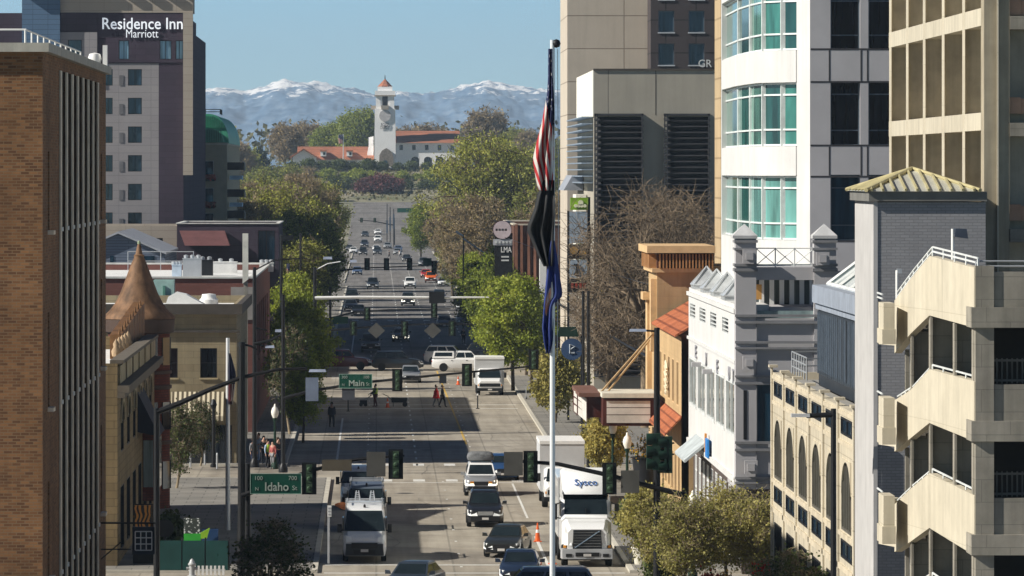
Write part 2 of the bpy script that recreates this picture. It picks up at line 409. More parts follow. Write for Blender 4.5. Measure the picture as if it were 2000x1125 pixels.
# hills and the far snowy range
def ridge(x):
    P = [(-2600, 150), (-1500, 185), (-700, 205), (-371, 196), (-320, 198), (-280, 187), (-235, 201), (-187, 214), (-150, 212), (-105, 205), (-50, 197), (-8, 182), (48, 189), (98, 185), (145, 192), (190, 205), (236, 214), (275, 207), (312, 200), (355, 198), (393, 192), (700, 210), (1500, 190), (2600, 150)]
    for (a, b_), (c, d) in zip(P, P[1:]):
        if a <= x <= c:
            t = (x-a)/(c-a); return b_+(d-b_)*t
    return 150
mt = MB(); NX, NY = 420, 60
for j in range(NY+1):
    Y = 9000+j*65
    for i in range(NX+1):
        x = -2600+5200*i/NX if False else (-900+1800*i/NX)*(1 if abs(i-NX/2) < NX*.4 else 1.6)
        t = (Y-9000)/3000.; q = (t if t <= 1 else max(0, 1-(t-1)*1.3))
        s = noise.fractal(Vector((x*.006, Y*.0016, 1.3)), .9, 2.1, 6)
        rr = noise.ridged_multi_fractal(Vector((x*.009, Y*.0022, 4.)), .9, 2.2, 5, 1, 2)
        h = 6+(ridge(x*12000/Y)-6)*(q**.8)*(1+.0*s)+(s*26+(rr-1.2)*20)*q*(1.05-q)*1.6+q*(6*noise.fractal(Vector((x*.022, Y*.003, 7.)), .8, 2.1, 5)+3*noise.fractal(Vector((x*.07, Y*.006, 2.)), .8, 2.1, 4))
        mt.v.append((x, Y, h))
for j in range(NY):
    for i in range(NX):
        a = j*(NX+1)+i; mt.f.append((a, a+1, a+NX+2, a+NX+1)); mt.m.append(0)
mm, n, l, b = newmat('hazy_mountain_rock')
g = n.new('ShaderNodeNewGeometry'); s = n.new('ShaderNodeSeparateXYZ'); l.new(g.outputs['Position'], s.inputs[0])
mp = n.new('ShaderNodeMapping'); mp.inputs['Scale'].default_value = (1, .35, 1.6); l.new(g.outputs['Position'], mp.inputs[0])
f1 = noi(n, l, mp.outputs[0], .03, 8, .7)
rk_haze = ramp(n, l, f1, [(.38, (.04, .1, .19)), (.5, (.1, .18, .29)), (.62, (.2, .27, .36))])  # blue distance haze put into the rock tones
mr = n.new('ShaderNodeMapRange'); mr.inputs[1].default_value = 60; mr.inputs[2].default_value = 215; mr.inputs[3].default_value = -.5; mr.inputs[4].default_value = .26
l.new(s.outputs['Z'], mr.inputs[0])
ad = n.new('ShaderNodeMath'); ad.operation = 'ADD'; l.new(mr.outputs[0], ad.inputs[0]); l.new(noi(n, l, mp.outputs[0], .022, 8, .68), ad.inputs[1])
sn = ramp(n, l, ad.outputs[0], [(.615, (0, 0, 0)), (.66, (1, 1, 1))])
l.new(mixc(n, l, sn, rk_haze, (.92, .9, .88)), b.inputs['Base Color']); b.inputs['Roughness'].default_value = .95; b.inputs['Specular IOR Level'].default_value = 0
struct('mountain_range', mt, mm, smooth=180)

# ------------------------------------------------------------------ shared surfaces
ROOFW = M('white_roofing', (.72, .72, .7), .8, var=.12)
ROOFG = M('grey_roofing', (.3, .29, .27), .9)
DGL = GLASS('dark_glass', (.012, .016, .022)); BGL = GLASS('blue_glass', (.02, .045, .075), spec=.35)
TGL = GLASS('teal_glass', (.035, .15, .125), var=.6); TGP = GLASS('pale_teal_glass', (.12, .3, .275), var=.45); NGL = GLASS('navy_glass', (.01, .035, .06))
DFR = M('dark_metal', (.02, .021, .024), .5, .3); WFR = M('white_metal', (.62, .64, .63), .5); BLK = M('black_paint', (.012, .012, .013), .45)
GALV = M('galvanised_steel', (.5, .52, .54), .45, .6, var=.1); WHT = M('white_paint', (.78, .78, .76), .5, var=.05)
GREENP = M('dark_green_paint', (.01, .035, .022), .5); CONC = M('grey_concrete', (.3, .28, .24), .9, streak=.3)

# ------------------------------------------------------------------ LEFT: brick tower with fins
BR = MB_('tan_brick', (.28, .135, .056), (.12, .054, .025), (.21, .135, .075), .28, .1, .014, var=.3, big=.4, streak=.15)
t = thing('brick_tower', 'tall tan brick tower with pale vertical fins along its shaded side', 'building', (-20, 185.6, 0))
X1, Y0, Y1, ZT = -11.0, 185.6, 229, 22.34
b = MB(); slots = []
for (u, v0, v1) in ((95, 296, 450), (95, 610, 795), (95, 940, 1125)):
    Y = YX(u, X1); slots.append((Y-.45, Y+.45, ZV(v1, Y), ZV(v0, Y)))
for (v0, v1) in ((300, 429), (545, 716), (830, 1000)):
    Y = 225.3; slots.append((Y-.5, Y+.5, ZV(v1, Y), ZV(v0, Y)))
field = (195.2, 222.6, 1.0, 21.9)
facade(b, '+x', X1, Y0, Y1, 0, ZT, slots, .2)
facade(b, '-y', Y0, -34, X1, 0, ZT); facade(b, '+y', Y1, -34, X1, 0, ZT); facade(b, '-x', -34, Y0, Y1, 0, ZT)
b.build('wall', BR, t)
MB().box(-33.99, X1-.02, Y0+.02, Y1-.02, ZT-.2, ZT-.003).build('roof', ROOFG, t)
MB().box(-34, X1+.22, Y0-.28, Y1+.3, ZT+.002, ZT+.3).build('coping', M('pale_coping', (.45, .43, .37), .8, streak=.2), t)
MB().box(X1+.002, X1+.012, field[0], field[1], field[2], field[3]).build('window_strip', M('bronze_strip', (.03, .02, .012), .95, var=.5, spec=0), t)
FM = M('pale_fin', (.78, .68, .54), .6, streak=.2)
for i in range(8):
    y = field[0]+.4+3.72*i; f = MB().box(X1+.013, X1+.075, y-.32, y+.32, field[2], field[3]+.0).build('fin', FM, t)
    bk = MB()
    for zz in (16.4, 10.4, 4.5): bk.box(X1+.076, X1+.13, y-.16, y+.16, zz-.07, zz+.07)
    bk.build('bracket', WHT, f)
for s in slots:
    MB().box(X1-.3, X1-.05, s[0]-.0, s[1], s[2], s[3]).build('slot_window', DGL, t)
    MB().box(X1-.3, X1+.2, s[0]-.1, s[1]+.1, s[2]-.14, s[2]-.002).build('sill', FM, t)
def railing(name, pts, h, mat, parent=None, posts=2.0, rails=2, r=.03):
    b = MB()
    for k in range(rails):
        z = h*(k+1)/rails; b.tube([(p[0], p[1], p[2]+z) for p in pts], r, 5)
    for p, q in zip(pts, pts[1:]):
        d = (Vector(q)-Vector(p)); m_ = max(1, int(d.length/posts))
        for i in range(m_+1):
            c = Vector(p)+d*i/m_; b.tube([c, c+Vector((0, 0, h))], r, 5)
    return b.build(name, mat, parent)
railing('roof_railing', [(-32, Y0+.6, ZT+.3), (X1-.6, Y0+.6, ZT+.3), (X1-.6, Y1-8, ZT+.3)], .45, WHT, t, 3.2, 1, .035)
t2 = thing('antenna', 'white panel antenna on the far roof corner of the brick tower', 'antenna', (X1-.1, 227, ZT+.3))
b = MB().box(X1-.02, X1+.16, 226.8, 227.2, ZT+.2, ZT+1.15); b.tube([(X1-.3, 227, ZT+.3), (X1-.3, 227, ZT+.8)], .05, 6); b.build('panel', WHT, t2)
MB().lathe((X1-.35, 227, ZT+.35), [(.02, 0), (.24, .05), (.28, .25), (.22, .45), (.02, .5)], 10).build('radio_unit', WHT, t2, smooth=40)
# blade sign hanging from the brick tower
t = thing('hanging_sign', 'dark square sign with white nine-square grid on a bracket near the brick tower', 'sign', (-10.9, 225, 3.2))
b = MB().box(-9.75, -8.85, 225, 225.2, 3.1, 4.2); b.build('sign_board', M('navy_board', (.015, .02, .035), .5), t)
b = MB()
for i in range(4):
    x = -9.63+i*.22; b.box(x-.022, x+.022, 224.96, 224.998, 3.27, 4.02); z = 3.27+.25*i; b.box(-9.63, -8.97, 224.955, 224.995, z-.022, z+.022)
b.build('grid_emblem', WHT, t)
b = MB().tube([(-11, 225.1, 4.35), (-8.8, 225.1, 4.35)], .04, 6); b.tube([(-11, 225.1, 3.3), (-9.8, 225.1, 3.3)], .03, 6); b.tube([(-11, 225.1, 2.9), (-10.2, 225.1, 3.6)], .03, 6); b.build('bracket', BLK, t)

# ------------------------------------------------------------------ LEFT: sandstone corner building with copper turret
SST = MB_('sandstone', (.24, .175, .09), (.19, .14, .075), (.12, .09, .05), .9, .36, .015, var=.3, streak=.35)
X1, Y0, Y1, ZT = -12.0, 261, 304.4, 9.5
arches = [(264+6.6*i, 264+6.6*i+4.2) for i in range(6)]
wins = [('+x', (a+.6, c-.6, 5.2, 8.0), DFR, DGL, dict(nx=2, nz=2)) for a, c in arches]
wins += [('+x', (a+.2, c-.2, .6, 3.6), DFR, DGL, dict(nx=2)) for a, c in arches]
t = building('sandstone_building', 'old sandstone corner building with ornate parapet and round copper-roofed turret', (-30, X1, Y0, Y1, ZT), SST, wins, ROOFW, .7, .09)
b = MB()
for i in range(6):
    y = Y0+.4+7.2*i; b.box(X1+.003, X1+.12, y, y+5.4, ZT-.95, ZT-.12)
build_each(b, 'parapet_panel', M('pale_stone', (.36, .3, .19), .85, streak=.4), t)
b = MB().box(X1+.004, X1+.55, Y0, Y1-1.5, ZT-1.35, ZT-1.02); b.box(X1+.004, X1+.35, Y0, Y1-1.5, ZT-1.6, ZT-1.36); b.box(X1-.35, X1+.3, Y0, Y1-2, ZT+.003, ZT+.16)
b.build('cornice', M('dark_stone', (.13, .11, .085), .85), t)
for a, c in arches:
    cy = (a+c)/2; b = MB()
    for k in range(9):
        t0, t1 = math.pi*k/9, math.pi*(k+1)/9
        p = [(cy+r*math.cos(q), 6.6+r*.62*math.sin(q)) for r, q in ((1.55, t0), (1.95, t0), (1.95, t1), (1.55, t1))]
        b.prism(p, X1+.004, X1+.07, 'x')
    b.build('window_arch', M('pale_stone', (.36, .3, .19)), t)
CU = M('copper_roof', (.19, .105, .055), .7, .1, var=.35, scale=1.4, streak=.55); CUD = M('aged_copper', (.2, .1, .04), .55, .3, var=.4, scale=2)
TC = (-12.9, 306.2)
b = MB().lathe((*TC, 0), [(1.68, 0), (1.68, 10.1)], 28); TBR = MB_('red_turret_brick', (.16, .045, .03), (.11, .03, .02), (.07, .03, .025), .4, .14, .02, var=.3)
tu = b.build('turret', TBR, t, smooth=40)
prof = [(1.98, 0), (1.96, .12), (1.6, .45), (1.3, .85), (1.02, 1.4), (.72, 2.2), (.42, 3.0), (.26, 3.35), (.3, 3.45), (.2, 3.5), (.12, 3.9), (.06, 4.1)]
b = MB().lathe((*TC, 10.4), prof, 28); b.build('turret_roof', CU, tu, smooth=50)
b = MB().lathe((*TC, 14.3), [(.05, -.45), (.15, -.3), (.1, 0), (.04, .1), (.1, .2), (.06, .32), (0, .36)], 10); b.build('finial', M('verdigris', (.3, .36, .24), .7), tu, smooth=50)
b = MB().lathe((*TC, 0), [(1.72, 9.6), (1.9, 9.7), (1.95, 10.38), (1.72, 10.38)], 28)
for z in (6.6, 7.4, 3.6): b.lathe((*TC, 0), [(1.7, z), (1.78, z+.02), (1.78, z+.2), (1.7, z+.22)], 28)
build_each(b, 'turret_band', M('dark_brown_trim', (.07, .045, .035), .7), tu, smooth=40)
for k in range(5):
    a = R(-100+36*k); c, s_ = math.cos(a), math.sin(a); b = MB()
    for z in (1.2, 4.4, 7.9):
        p = [(TC[0]+1.71*c+q*s_, TC[1]+1.71*s_-q*c) for q in (-.36, .36)]; p2 = [(x-.2*c, y-.2*s_) for x, y in p[::-1]]
        b.prism(p+p2, z, z+1.5)
    b.build('window', DGL, tu)
b = MB()                                                  # seamed copper dormer wall with cresting
for i in range(9):
    f0, f1 = i/9, (i+.86)/9
    P = lambda f, z: (-13.05+.62*f, 288.5+14*f, z)
    zt = lambda f: 10.05+1.35*f
    for (g0, g1, dx) in ((f0, f1, .0), (f1, f0+1/9, -.1)):
        p, q = P(g0, 0), P(g1, 0); b.hexa([(p[0]-.6, p[1], 8.7), (p[0]+dx, p[1], 8.7), (q[0]+dx, q[1], 8.7), (q[0]-.6, q[1], 8.7), (p[0]-.6, p[1], zt(g0)), (p[0]+dx, p[1], zt(g0)), (q[0]+dx, q[1], zt(g1)), (q[0]-.6, q[1], zt(g1))])
    c = P(f0, 0); b.tube([(c[0]-.1, c[1], zt(f0)), (c[0]-.1, c[1], zt(f0)+.28)], [.07, .03], 5)
b.build('copper_dormer', CUD, t)
b = MB()
for i in range(5):
    y = 276+i*3.3; b.lathe((-12.75, y, 9.25), [(.05, 0), (.2, .1), (.24, .35), (.13, .55), (.16, .7), (.02, .95)], 8)
build_each(b, 'roof_urn', M('terracotta_urns', (.4, .28, .17), .8, var=.3), t, smooth=40)
b = MB().prism([(-12, 7.3), (-12, 5.3), (-10.9, 5.1)], 283, 290, 'y'); t.name  # dark awning
b.build('awning', M('navy_awning', (.02, .022, .035), .8), t)
b = MB().box(-12.1, -11.3, 289, 296, 1.5, 5.0); ow = b.build('bay_window', TBR, t)
b = MB().box(-11.95, -11.45, 288.95, 288.99, 2.2, 4.6); b.box(-11.29, -11.25, 290, 295, 2, 4.6); b.build('pane', GLASS('pale_glass', (.18, .22, .22)), ow)
t = thing('mural_panel', 'orange and black patterned panel above the nine-square sign', 'panel', (-11.9, 262.5, 1.9))
pm, n, l, bb = newmat('orange_mural'); wv = n.new('ShaderNodeTexWave'); wv.inputs['Scale'].default_value = 1.6; wv.inputs['Distortion'].default_value = 6
wc, _ = wallcoord(n, l); l.new(wc, wv.inputs['Vector']); l.new(ramp(n, l, wv.outputs['Fac'], [(.45, (.01, .01, .01)), (.55, (.6, .25, .03))]), bb.inputs['Base Color'])
MB().box(-11.3, -10.45, 262.4, 262.55, 1.85, 2.85).build('board', pm, t); MB().box(-11.35, -10.4, 262.56, 262.64, .12, 2.9).build('back_frame', BLK, t)

# ------------------------------------------------------------------ LEFT: tan building and maroon building
TAN = MB_('tan_stone_blocks', (.31, .26, .165), (.27, .22, .14), (.2, .165, .105), 1.1, .42, .012, var=.2, streak=.2)
fw = M('stone_trim', (.4, .33, .2), .8)
XR = -8.76; Y0 = 353
wins = [('-y', (XU(a, Y0), XU(c, Y0), ZV(738, Y0), ZV(680, Y0)), DFR, DGL, dict(nz=2, sill=fw)) for a, c in ((391, 424), (314, 347), (237, 270))]
wins += [('+x', (357+6*i, 359.4+6*i, 4.8, 7.2), DFR, DGL, dict(nz=2)) for i in range(4)]
t = building('tan_building', 'two-storey tan stone corner building with dark cornice and striped awning', (-24, XR, Y0, 382, 10.0), TAN, wins, ROOFW, .5, .2)
b = MB().box(-24.3, XR+.35, Y0-.4, Y0-.003, 9.45, 10.1); b.box(XR+.003, XR+.35, Y0, 382, 9.45, 10.1); b.box(-24.2, XR+.2, Y0-.22, Y0-.003, 8.3, 8.45); b.build('cornice', M('dark_cornice', (.07, .06, .05), .7), t)
for x in (391, 270):
    b = MB(); a, c, d, e = XU(x, Y0), XU(x+33, Y0), ZV(652, Y0), ZV(630, Y0)
    b.box(a, c, Y0-.05, Y0-.002, e-.08, e); b.box(a, c, Y0-.05, Y0-.002, d, d+.08); b.box(a, a+.08, Y0-.05, Y0-.002, d+.08, e-.08); b.box(c-.08, c, Y0-.05, Y0-.002, d+.08, e-.08)
    b.build('relief_panel', TAN, t)
aw, n, l, bb = newmat('striped_awning'); g = n.new('ShaderNodeNewGeometry'); s = n.new('ShaderNodeSeparateXYZ'); l.new(g.outputs['Position'], s.inputs[0])
m1 = n.new('ShaderNodeMath'); m1.operation = 'MULTIPLY'; m1.inputs[1].default_value = 3.4; l.new(s.outputs[0], m1.inputs[0])
m2 = n.new('ShaderNodeMath'); m2.operation = 'FRACT'; l.new(m1.outputs[0], m2.inputs[0])
l.new(ramp(n, l, m2.outputs[0], [(.48, (.62, .55, .4)), (.52, (.1, .08, .05))]), bb.inputs['Base Color'])
zt, zb = ZV(765, Y0), ZV(817, Y0)-.1
b = MB().prism([(Y0-.01, zt), (Y0-1.5, zb+.3), (Y0-1.5, zb), (Y0-1.42, zb), (Y0-1.42, zb+.27), (Y0-.01, zt-.08)], XU(335, Y0), XU(437, Y0), 'x'); b.build('awning', aw, t)
b = MB().box(-16, XR-.3, Y0-.04, Y0-.003, .1, 2.5); b.build('shopfront', DGL, t)
t = thing('roof_fan', 'white drum-shaped fan unit on the tan building roof', 'fan', (XU(408, 372), 372, 9.5))
MB().lathe((XU(408, 372), 372, 9.2), [(.5, 0), (.5, .2), (.62, .3), (.62, .75), (.5, .85), (.45, 1.1), (0, 1.15)], 16).build('housing', WHT, t, smooth=40)
t = thing('rooftop_duct', 'long white hipped roof duct on the tan building roof', 'duct', (XU(375, 370), 370, 9.5))
b = MB().prism([(XU(322, 370), 9.4), (XU(448, 370), 9.4), (XU(400, 370), 9.7), (XU(365, 370), 10.35), (XU(345, 370), 10.5), (XU(330, 370), 10.2)], 368.5, 371, 'y'); b.build('casing', ROOFW, t)
t = thing('air_handler', 'pale teal air handling unit behind the copper turret', 'roof unit', (XU(322, 385), 385, 10))
b = MB().box(XU(300, 384), XU(340, 384), 384, 386, 9, ZV(547, 384)); b.build('casing', M('pale_teal_metal', (.33, .5, .46), .5), t)
MB().box(XU(318, 384), XU(323, 384), 383.9, 383.996, 9.5, ZV(558, 384)).build('service_panel', M('teal_metal', (.1, .25, .2), .5), t)
MAR = MB_('maroon_brick', (.19, .08, .065), (.16, .066, .055), (.15, .07, .06), .6, .2, .015, var=.15)
t = building('maroon_building', 'low maroon brick building with white flat roof behind the tan building', (-34, -8.6, 395, 455, 10.9), MAR, [('+x', (400+7*i, 404+7*i, 5, 8.8), DFR, DGL, dict(nx=2)) for i in range(7)], ROOFW, .45, .2, M('pale_roof_edge', (.6, .6, .57), .7), copeh=.14, copeo=.12)
b = MB().box(-10.2, -8.57, 394.9, 395.1-.11, 8.0, 10.3); b.build('grey_wall_panel', M('grey_panel', (.3, .28, .26)), t)
b = MB().box(-12, -10.3, 394.93, 394.99, 8.9, 8.98); b.box(-12, -10.3, 394.93, 394.99, 8.4, 8.48); build_each(b, 'wall_band', BLK, t)
t = thing('white_flue', 'tall white rectangular flue rising beside the maroon building', 'chimney', (XU(479, 392), 392, 8))
b = MB().hexa([(XU(474, 392), 391.4, 10.6), (XU(485, 392), 391.4, 10.9), (XU(485, 392), 392.2, 10.9), (XU(474, 392), 392.2, 10.6), (XU(474, 392), 391.4, ZV(456, 392)), (XU(485, 392), 391.4, ZV(456, 392)), (XU(485, 392), 392.2, ZV(456, 392)), (XU(474, 392), 392.2, ZV(456, 392))]); b.build('shaft', M('off_white_metal', (.66, .65, .58), .6), t)
MB().box(XU(476, 392), XU(484, 392), 391.5, 392.1, .1, 10.75).build('base_shaft', CONC, t)
for (u, Y, wd, h, lab, mt_) in ((395, 430, 1.6, 1.1, 'dark boxy roof unit with vents on the maroon roof, leftmost', DFR), (430, 440, 2.6, .8, 'low white roof unit with round vents on the maroon roof', ROOFW), (345, 420, .7, .9, 'small blue-white roof box beside the turret finial', M('pale_blue_metal', (.5, .6, .7))), (375, 425, 1.4, 1.3, 'grey roof unit with railing on the maroon roof', GALV), (520, 447, 1.1, .6, 'flat pale roof hatch at the far corner of the maroon roof', ROOFW)):
    x = XU(u, Y); t = thing('roof_unit', lab, 'roof unit', (x, Y, 10.45), group='rooftop machinery')
    b = MB().box(x-wd/2, x+wd/2, Y, Y+1.2, 10.44, 10.5+h); b.box(x-wd/2-.04, x+wd/2+.04, Y-.04, Y+1.24, 10.5+h+.002, 10.56+h); b.build('casing', mt_, t)
    b = MB(); [b.lathe((x-wd/3+k*wd/3, Y+.6, 10.56+h), [(.16, 0), (.18, .2), (.05, .26)], 8) for k in range(3)]; b.build('vent', GALV, t)
railing('g', [(0, 0, 0), (1, 0, 0)], 1, GALV); bpy.data.objects.remove(bpy.data.objects['g'])
t = thing('roof_guard_rail', 'thin grey guard rail on the maroon building roof', 'railing', (XU(300, 450), 450, 10.45))
railing('rail', [(XU(250, 450), 450, 10.5), (XU(378, 450), 450, 10.5), (XU(378, 440), 440, 10.5)], 1.5, GALV, t, 2.2, 2, .03)

# ------------------------------------------------------------------ LEFT: hotel and its neighbours
LG = MB_('pale_hotel_panels', (.3, .285, .29), (.28, .265, .275), (.2, .19, .2), 3.2, .75, .02, offset=0, var=.1)
PU = MB_('purple_brown_panels', (.06, .045, .065), (.052, .04, .058), (.04, .03, .045), 2, .6, .02, var=.15)
BG = MB_('beige_hotel_panels', (.4, .35, .29), (.38, .33, .275), (.28, .24, .2), 2.4, .8, .02, offset=0, var=.1)
BLG = MB_('blue_glazed_panels', (.1, .17, .27), (.09, .155, .25), (.05, .08, .13), 1.5, .5, .02, offset=0, var=.1)
Y0 = 560; h = thing('hotel', 'tall hotel with pale, purple and beige panels and a lit name near its roof', 'hotel', (-24, Y0, 0))
xs = {u: XU(u, Y0) for u in (-80, 44, 118, 190, 205, 310, 358, 377, 380)}; z = lambda v: ZV(v, Y0)
ops = [(XU(250, Y0), XU(277, Y0), z(v+32), z(v)) for v in (135, 191, 247, 303, 359, 415)] + [(XU(203, Y0), XU(220, Y0), z(v+32), z(v)) for v in (135, 191, 247, 303, 359, 415)]
b = MB(); facade(b, '-y', Y0, XU(190, Y0), xs[310], 0, z(124), ops, .25)
b.poly([(XU(190, Y0), Y0, z(124)), (xs[310], Y0, z(124)), (xs[310], Y0+1, z(124)), (XU(190, Y0), Y0+1, z(124))])
o2 = (XU(133, Y0), XU(160, Y0), z(111), z(78)); facade(b, '-y', Y0-.3, xs[118], xs[190], z(160), z(63), [o2], .25); b.box(xs[118], xs[190], Y0-.04, Y0+.5, z(160), z(63))
b.build('pale_wall', LG, h)
for o in ops: window(h, '-y', Y0, o, .25, DFR, BGL if o[1] > XU(230, Y0) else NGL, nx=2)
window(h, '-y', Y0-.3, o2, .25, DFR, NGL)
b = MB()
for v in (147, 203, 259, 315, 371, 427): b.box(XU(233, Y0), XU(241, Y0), Y0-.05, Y0-.002, z(v+20), z(v))
build_each(b, 'wall_vent', M('grey_vent', (.14, .14, .15)), h)
o3 = [(XU(a, Y0), XU(c, Y0), z(116), z(79)) for a, c in ((232, 252), (312, 335), (343, 358))]
b = MB(); facade(b, '-y', Y0, xs[310]+.001, xs[358], 0, z(120)); facade(b, '-y', Y0-.1, xs[190]+.001, xs[358], z(122), z(25), o3, .3)
b.box(xs[190], xs[358], Y0+.3, Y0+40, z(122), z(25)-.01); b.box(xs[118]+.002, xs[190]-.002, Y0-.2, Y0+30, z(62), z(25)); b.box(xs[-80], xs[44], Y0+.1, Y0+30, 0, z(25)-.02)
b.build('purple_wall', PU, h)
for o in o3: window(h, '-y', Y0-.1, o, .2, DFR, GLASS('curtained_blue_glass', (.16, .28, .38), var=.5), nx=2)
b = MB().box(xs[358]+.002, xs[377], Y0-.6, Y0+.15, z(342), z(25)-.015); b.box(xs[118], xs[377], Y0-.15, Y0+5, z(24.8), z(25)+7); b.build('beige_wall', BG, h)
b = MB().box(xs[44], xs[118]-.003, Y0-.9, Y0+20, z(112), 45); b.build('blue_stair_tower', BLG, h)
b = MB().box(xs[44]-.3, xs[118]-.1, Y0-1.7, Y0-.92, 36.2, 45); b.build('tower_canopy', BLG, h)
b = MB().box(xs[358]-.2, XU(395, 640), Y0+.2, 640, 0, z(48)); b.box(XU(190, Y0), xs[358], Y0+.4, Y0+70, 0, z(122)-.01); b.build('rear_wing', PU, h)
b = MB()
for k in range(9):
    x = XU(100, Y0)+k*2.0; b.box(x, x+.9, Y0-.95, Y0-.16, 36.6, 37.2)
b.build('roof_outriggers', BG, h)
SGN = newmat('lit_sign_letters')[0]; bb = SGN.node_tree.nodes['Principled BSDF']; bb.inputs['Base Color'].default_value = (.8, .82, .85, 1); bb.inputs['Emission Color'].default_value = (.85, .92, 1, 1); bb.inputs['Emission Strength'].default_value = .35
sg = thing('hotel_sign', 'white raised hotel name letters on the dark band of the hotel', 'sign', (XU(278, Y0), Y0-.2, z(50)))
text('Residence Inn', z(35)-z(57.5), (XU(278.5, Y0), Y0-.22, z(46)), '-y', SGN, sg, w=XU(357, Y0)-XU(200, Y0), bold=.008)
text('Marriott', z(57)-z(73), (XU(278, Y0), Y0-.22, z(65.5)), '-y', SGN, sg, w=XU(310, Y0)-XU(247, Y0), bold=-.004)
# roof gear on the left of the hotel
for (u, lab) in ((45, 'white roof mast left of the blue stair tower'), (146, 'white roof mast right of the blue stair tower')):
    t = thing('roof_mast', lab, 'mast', (XU(u, Y0+2), Y0+2, z(25)))
    b = MB().box(XU(u-1.5, Y0), XU(u+1.5, Y0), Y0+2, Y0+2.2, z(26), z(-6)); b.build('pole', WHT, t); MB().box(XU(u-3, Y0), XU(u+3, Y0), Y0+1.9, Y0+2.3, z(25.5), z(21)).build('base', WHT, t)
Y0 = 535; z = lambda v: ZV(v, Y0); X = lambda u: XU(u, Y0)
wn = [('-y', (X(a), X(c), z(d), z(e)), DFR, NGL) for a, c, d, e in ((278, 289, 472, 465), (305, 318, 472, 465), (292, 323, 495, 478))]
building('beige_annex', 'low beige block with three dark windows below the hotel', (X(120), X(346), Y0, 556, z(441)), BG, wn, ROOFG, .2, .2)
t = building('dark_annex', 'dark flat-roofed block with purple walls beside the hotel foot', (X(347), X(545), Y0-2, 556, z(437)), PU, [('-y', (X(505), X(538), z(520), z(450)), DFR, NGL, dict(nx=2))], ROOFG, .2, .2, M('pale_roof_edge', (.6, .6, .57)), copeh=.1)
b = MB().hexa([(X(365), Y0-6, z(478)), (X(452), Y0-6, z(478)), (X(452), Y0-2.1, z(478)), (X(365), Y0-2.1, z(478)), (X(352), Y0-2.4, z(450)), (X(440), Y0-2.4, z(450)), (X(440), Y0-2.1, z(450)), (X(352), Y0-2.1, z(450))]); b.build('sloped_canopy', M('maroon_canopy', (.12, .05, .05), .8), t)
Y0 = 500; X = lambda u: XU(u, Y0); z = lambda v: ZV(v, Y0)
t = thing('gabled_shed', 'blue grey gabled building in front of the hotel', 'building', (X(262), Y0, 0))
b = MB().prism([(X(140), 0), (X(322), 0), (X(322), z(497)), (X(231), z(457)), (X(140), z(497))], Y0, 530, 'y'); b.build('wall', MB_('blue_grey_siding', (.15, .18, .24), (.135, .165, .225), (.08, .1, .14), 4, .25, .03, var=.12), t)
b = MB()
for s in (1, -1):
    a = X(231); e = X(231+s*94); b.hexa([(a, Y0-.4, z(456)), (e, Y0-.4, z(497)), (e, 530, z(497)), (a, 530, z(456)), (a, Y0-.4, z(452)), (e, Y0-.4, z(493)), (e, 530, z(493)), (a, 530, z(452))])
b.build('roof', M('pale_grey_roof', (.4, .42, .46), .6), t)
b = MB().box(X(270), X(302), Y0-.05, Y0-.002, z(520), z(500)); b.box(X(215), X(222), Y0-.05, Y0-.002, z(512), z(500)); build_each(b, 'door', NGL, t)

# copper-domed apartment block
Y0 = 640; X = lambda u: XU(u, Y0); z = lambda v: ZV(v, Y0)
APM = M('tan_stucco', (.42, .36, .24), .85, var=.1)
wn = [('-y', (X(385), X(417), z(v+38), z(v)), WFR, NGL, dict(nx=2)) for v in (314, 367, 416)]
t = building('domed_apartments', 'tan apartment block with rounded green copper roof beside the hotel', (X(300), X(443), Y0, 700, z(283)), APM, wn, ROOFG, .1, .3, M('pale_ledge', (.55, .5, .4)), copeh=.25)
CUG = M('green_copper', (.07, .36, .22), .5, .1, var=.2, scale=.8)
b = MB(); rr = X(445)-X(412); hh = z(222)-z(280)
pr = [(X(300), z(280)), (X(446), z(280))]+[(X(408)+(X(446)-X(408))*math.cos(R(a)), z(280)+hh*math.sin(R(a))) for a in range(10, 91, 10)]+[(X(300), z(222))]
b.prism(pr, Y0+2, 695, 'y'); b.build('copper_roof', CUG, t, smooth=40)
pr = [(X(300), z(278)), (X(437), z(278))]+[(X(405)+(X(437)-X(405))*math.cos(R(a)), z(278)+(z(250)-z(278))*math.sin(R(a))) for a in range(10, 91, 10)]+[(X(300), z(250))]
b = MB().prism(pr, Y0-.5, Y0+1.9, 'y'); b.build('lower_copper_roof', CUG, t, smooth=40)
b = MB()
for k in range(12): b.box(X(392+k*4.4)-.05, X(392+k*4.4)+.05, Y0-.6, Y0-.5, z(277), z(254)) if 392+k*4.4 < 434 else 0
for k in range(12): u = 392+k*4.4; b.box(X(u)-.05, X(u)+.05, Y0+1.85, Y0+2, z(249), z(226+max(0, (u-415))*.7)) if u < 438 else 0
build_each(b, 'roof_seam', M('dark_verdigris', (.04, .24, .15)), t)
railing('roof_railing', [(X(370), Y0+6, z(222)), (X(427), Y0+6, z(222)), (X(427), Y0+14, z(222))], .55, DFR, t, 1.5, 2, .05)
